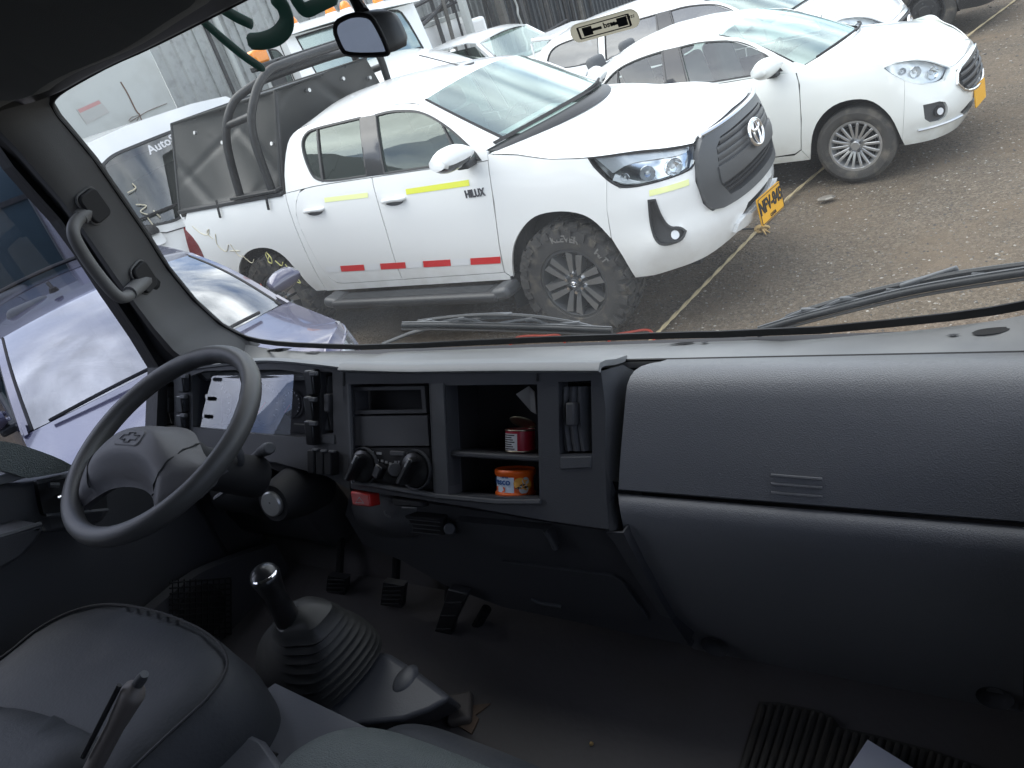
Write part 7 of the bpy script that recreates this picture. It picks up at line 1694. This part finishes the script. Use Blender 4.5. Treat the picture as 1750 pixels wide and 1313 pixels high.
build('can_body', lathe([(.0005, 0), (r1 * .97, 0), (r1, .002), (r1, h1_), (r1 * .95, h1_), (r1 * .95, h1_ * .25), (.0005, h1_ * .25)], 40), m_canred, can, 35)
fa = eye_angle(c1)
build('can_label', band(c1, r1, fa - 95, fa - 12, .004, h1_ - .007), m_canlab, can, 60)
for k in range(7): build('label_line', band(c1, r1, fa - 85, fa - 22 - (k % 3) * 6, .006 + k * .0042, .008 + k * .0042, .0012, 8), m_ink, can, 0)
for z in (.002, h1_ - .001): build('can_rim', lathe([(r1 + .0015 * math.cos(a), z + .0015 * math.sin(a)) for a in np.linspace(0, 2 * np.pi, 8, endpoint=False)], 40, closed=True), m_canrim, can, 60)
build('can_lid', xf(lathe([(.0005, 0), (r1 * .9, 0), (r1 * .95, .0015)], 30), rotm('X', -.5), (0, r1 * .35, h1_ + r1 * .38)), m_canrim, can, 40)
c2, r2 = can_at((881, 815), 68, .050, UFL)
h2_ = (conu(at((881, 790), YF + .03)) - conu(at((881, 840), YF + .03))) * 1.0
tin = thing('orange_tin', 'orange round tin with a fruit label on the lower dash shelf', 'tin', tuple(c2)); tin.rotation_euler[0] = -LEAN
build('tin_body', lathe([(.0005, 0), (r2 * 1.02, 0), (r2 * 1.10, .004), (r2 * 1.10, .010), (r2, .014), (r2 * .97, h2_ * .5), (r2, h2_ - .014), (r2 * 1.10, h2_ - .010), (r2 * 1.11, h2_ - .003), (r2 * 1.04, h2_), (r2 * .98, h2_ - .004), (.0005, h2_ - .004)], 44), m_or, tin, 40)
fa2 = eye_angle(c2); rl = r2 * .995
build('tin_label', band(c2, rl, fa2 - 78, fa2 - 5, .013, h2_ - .013, .001), m_orlab, tin, 60)
def curved(vf, r, a0, z0, off=.002):
    V = np.array(vf[0]); th_ = RAD(a0) + V[:, 0] / r; return np.c_[(r + off + V[:, 2]) * np.cos(th_), (r + off + V[:, 2]) * np.sin(th_), z0 + V[:, 1]], vf[1]
build('tin_lettering', curved(text_vf('fresco', .017, .0002, True), rl, fa2 - 50, h2_ * .60), m_blue, tin, 0); build('tin_lettering', curved(text_vf('Tarta', .008, .0002, True), rl, fa2 - 36, h2_ * .78), m_blue, tin, 0)
build('tin_flash', curved((np.array([(x, y, 0) for x, y in rrect(.024, .010, .003)]), [tuple(range(20))]), rl, fa2 - 52, h2_ * .34), m_or, tin, 0)
for da, dz, rr_, m_ in ((12, .56, .011, m_fruit), (34, .50, .010, m_fruit), (24, .36, .009, m_canlab), (30, .64, .007, m_canlab)):
    ci = [(rr_ * math.cos(a), rr_ * math.sin(a), 0) for a in np.linspace(0, 2 * np.pi, 16, endpoint=False)]; build('fruit_print', curved((np.array(ci), [tuple(range(16))]), rl, fa2 + da, h2_ * dz, .002 + rr_ * .03), m_, tin, 0)
for da, dz in ((8, .40), (30, .42), (20, .5)): build('leaf_print', curved((np.array([(-.006, 0, 0), (0, -.002, 0), (.006, .001, 0), (0, .003, 0)]), [(0, 1, 2, 3)]), rl, fa2 + da, h2_ * dz, .0026), m_leaf, tin, 0)
pz_ = [at(p, YF + .07) + np.array([0, 0, EYE]) for p in [(882, 674), (900, 665), (916, 667), (917, 708), (905, 707)]]
single('crumpled_paper', thick((np.array(pz_) + np.array([[0, 0, 0], [0, .01, 0], [0, -.005, 0], [0, .0, 0], [0, .008, 0]]), [(0, 1, 4), (1, 2, 3), (1, 3, 4)]), .0012), mat('grey_slip', (.40, .39, .37), .8), 'grey slip of paper leaning above the red can in the dash cubby', 'paper', 0)
pf = [at(p, z=-1.19) + np.array([0, 0, EYE]) for p in [(1484, 1275), (1552, 1308), (1640, 1370), (1560, 1440), (1440, 1330)]]
pf = np.array(pf); pf[0, 2] += .015; pf[2, 2] += .01
single('paper_sheet', thick((pf, [(0, 1, 4), (1, 2, 3), (1, 3, 4)]), .0012), m_paper, 'white folded paper sheet on the ribbed mat at the bottom edge', 'paper', 0)
single('floor_crumb', xf(recalc(lathe([(.0005, .005), (.003, .004), (.0045, .001), (.0005, 0)], 7)), None, at((1011, 1272), z=-1.222) + np.array([0, 0, EYE])), m_knot, 'tiny tan crumb alone on the black cab floor', 'crumb', 0)
# ribbed mat
mo_ = [(1297, 1199), (1330, 1200), (1400, 1214), (1424, 1226), (1436, 1243), (1500, 1257), (1600, 1284), (1720, 1325), (1760, 1400), (1235, 1400)]
mp_ = np.array([at(p, z=-1.218) + np.array([0, 0, EYE]) for p in mo_]); mcen = mp_.mean(0)
mt = thing('ribbed_mat', 'black ribbed rubber mat on the cab floor at the passenger feet', 'mat', tuple(mcen))
m_mat = mat('ribbed_rubber', (.045, .042, .036), .6, grime=(14, (.10, .085, .06), .5))
build('mat_base', thick((mp_ - mcen, [tuple(range(len(mp_)))[::-1]]), .006), m_mat, mt, 0)
tops = resample(np.array(mo_[:8] + mo_[7:8]), 1000)
def top_edge(x): return float(np.interp(x, [p[0] for p in mo_[:8]], [p[1] for p in mo_[:8]]))
for k in range(26):
    xt = 1304 + k * 14.5; a, b = at((xt, top_edge(xt) + 5), z=-1.212), at((xt - 42, top_edge(xt) + 140), z=-1.212)
    build('mat_rib', tube([a + np.array([0, 0, EYE]) - mcen, b + np.array([0, 0, EYE]) - mcen], .0052, 6, flat=.8), m_mat, mt, 60)
# toll tag on the glass
tq = [on_screen(p, -.010) for p in [(969, 47), (1085, 14), (1098, 42), (983, 76)]]; tcen = np.mean(tq, 0)
ex = tq[1] - tq[0]; tw = np.linalg.norm(ex); ex /= tw; ey = tq[0] - tq[3]; thh = np.linalg.norm(ey); ey = ey - ex * (ey @ ex); ey /= np.linalg.norm(ey); ez = np.cross(ex, ey); TR = np.stack([ex, ey, ez], 1)
tg = thing('toll_tag', 'beige toll tag with printed antenna stuck at the top of the windscreen', 'tag', tuple(tcen + np.array([0, 0, EYE])))
def tgb(name, vf, m, **k): return build(name, xf(vf, TR), m, tg, **k)
sgn = 1 if ez[1] < 0 else -1
tgb('tag_card', sheet(rrect(tw, thh, .012), [], lambda q, d: np.c_[q, np.full(len(q), d)], .05, .0012), m_tag)
for a, b, w_, h_ in ((0, .30, .74, .05), (0, -.32, .74, .05), (-.37, 0, .03, .62), (.37, 0, .03, .62), (-.24, 0, .14, .46), (.27, 0, .14, .46), (-.10, 0, .14, .14), (.15, 0, .10, .14)):
    tgb('antenna_print', box((a * tw, b * thh, sgn * .0012), (w_ * tw, h_ * thh, .0006)), m_gap)
tt = text_vf('pass', thh * .42, .0003, True); tgb('tag_lettering', (np.asarray(tt[0]) * np.array([1, -1, 1]) + np.array([.01, 0, sgn * .0025]), tt[1]), m_ink)
tt = text_vf('pass', thh * .30, .0003); tgb('tag_lettering', (np.asarray(tt[0]) * np.array([1, -1, 1]) + np.array([.40 * tw, .12 * thh, sgn * .0025]), tt[1]), m_ink)
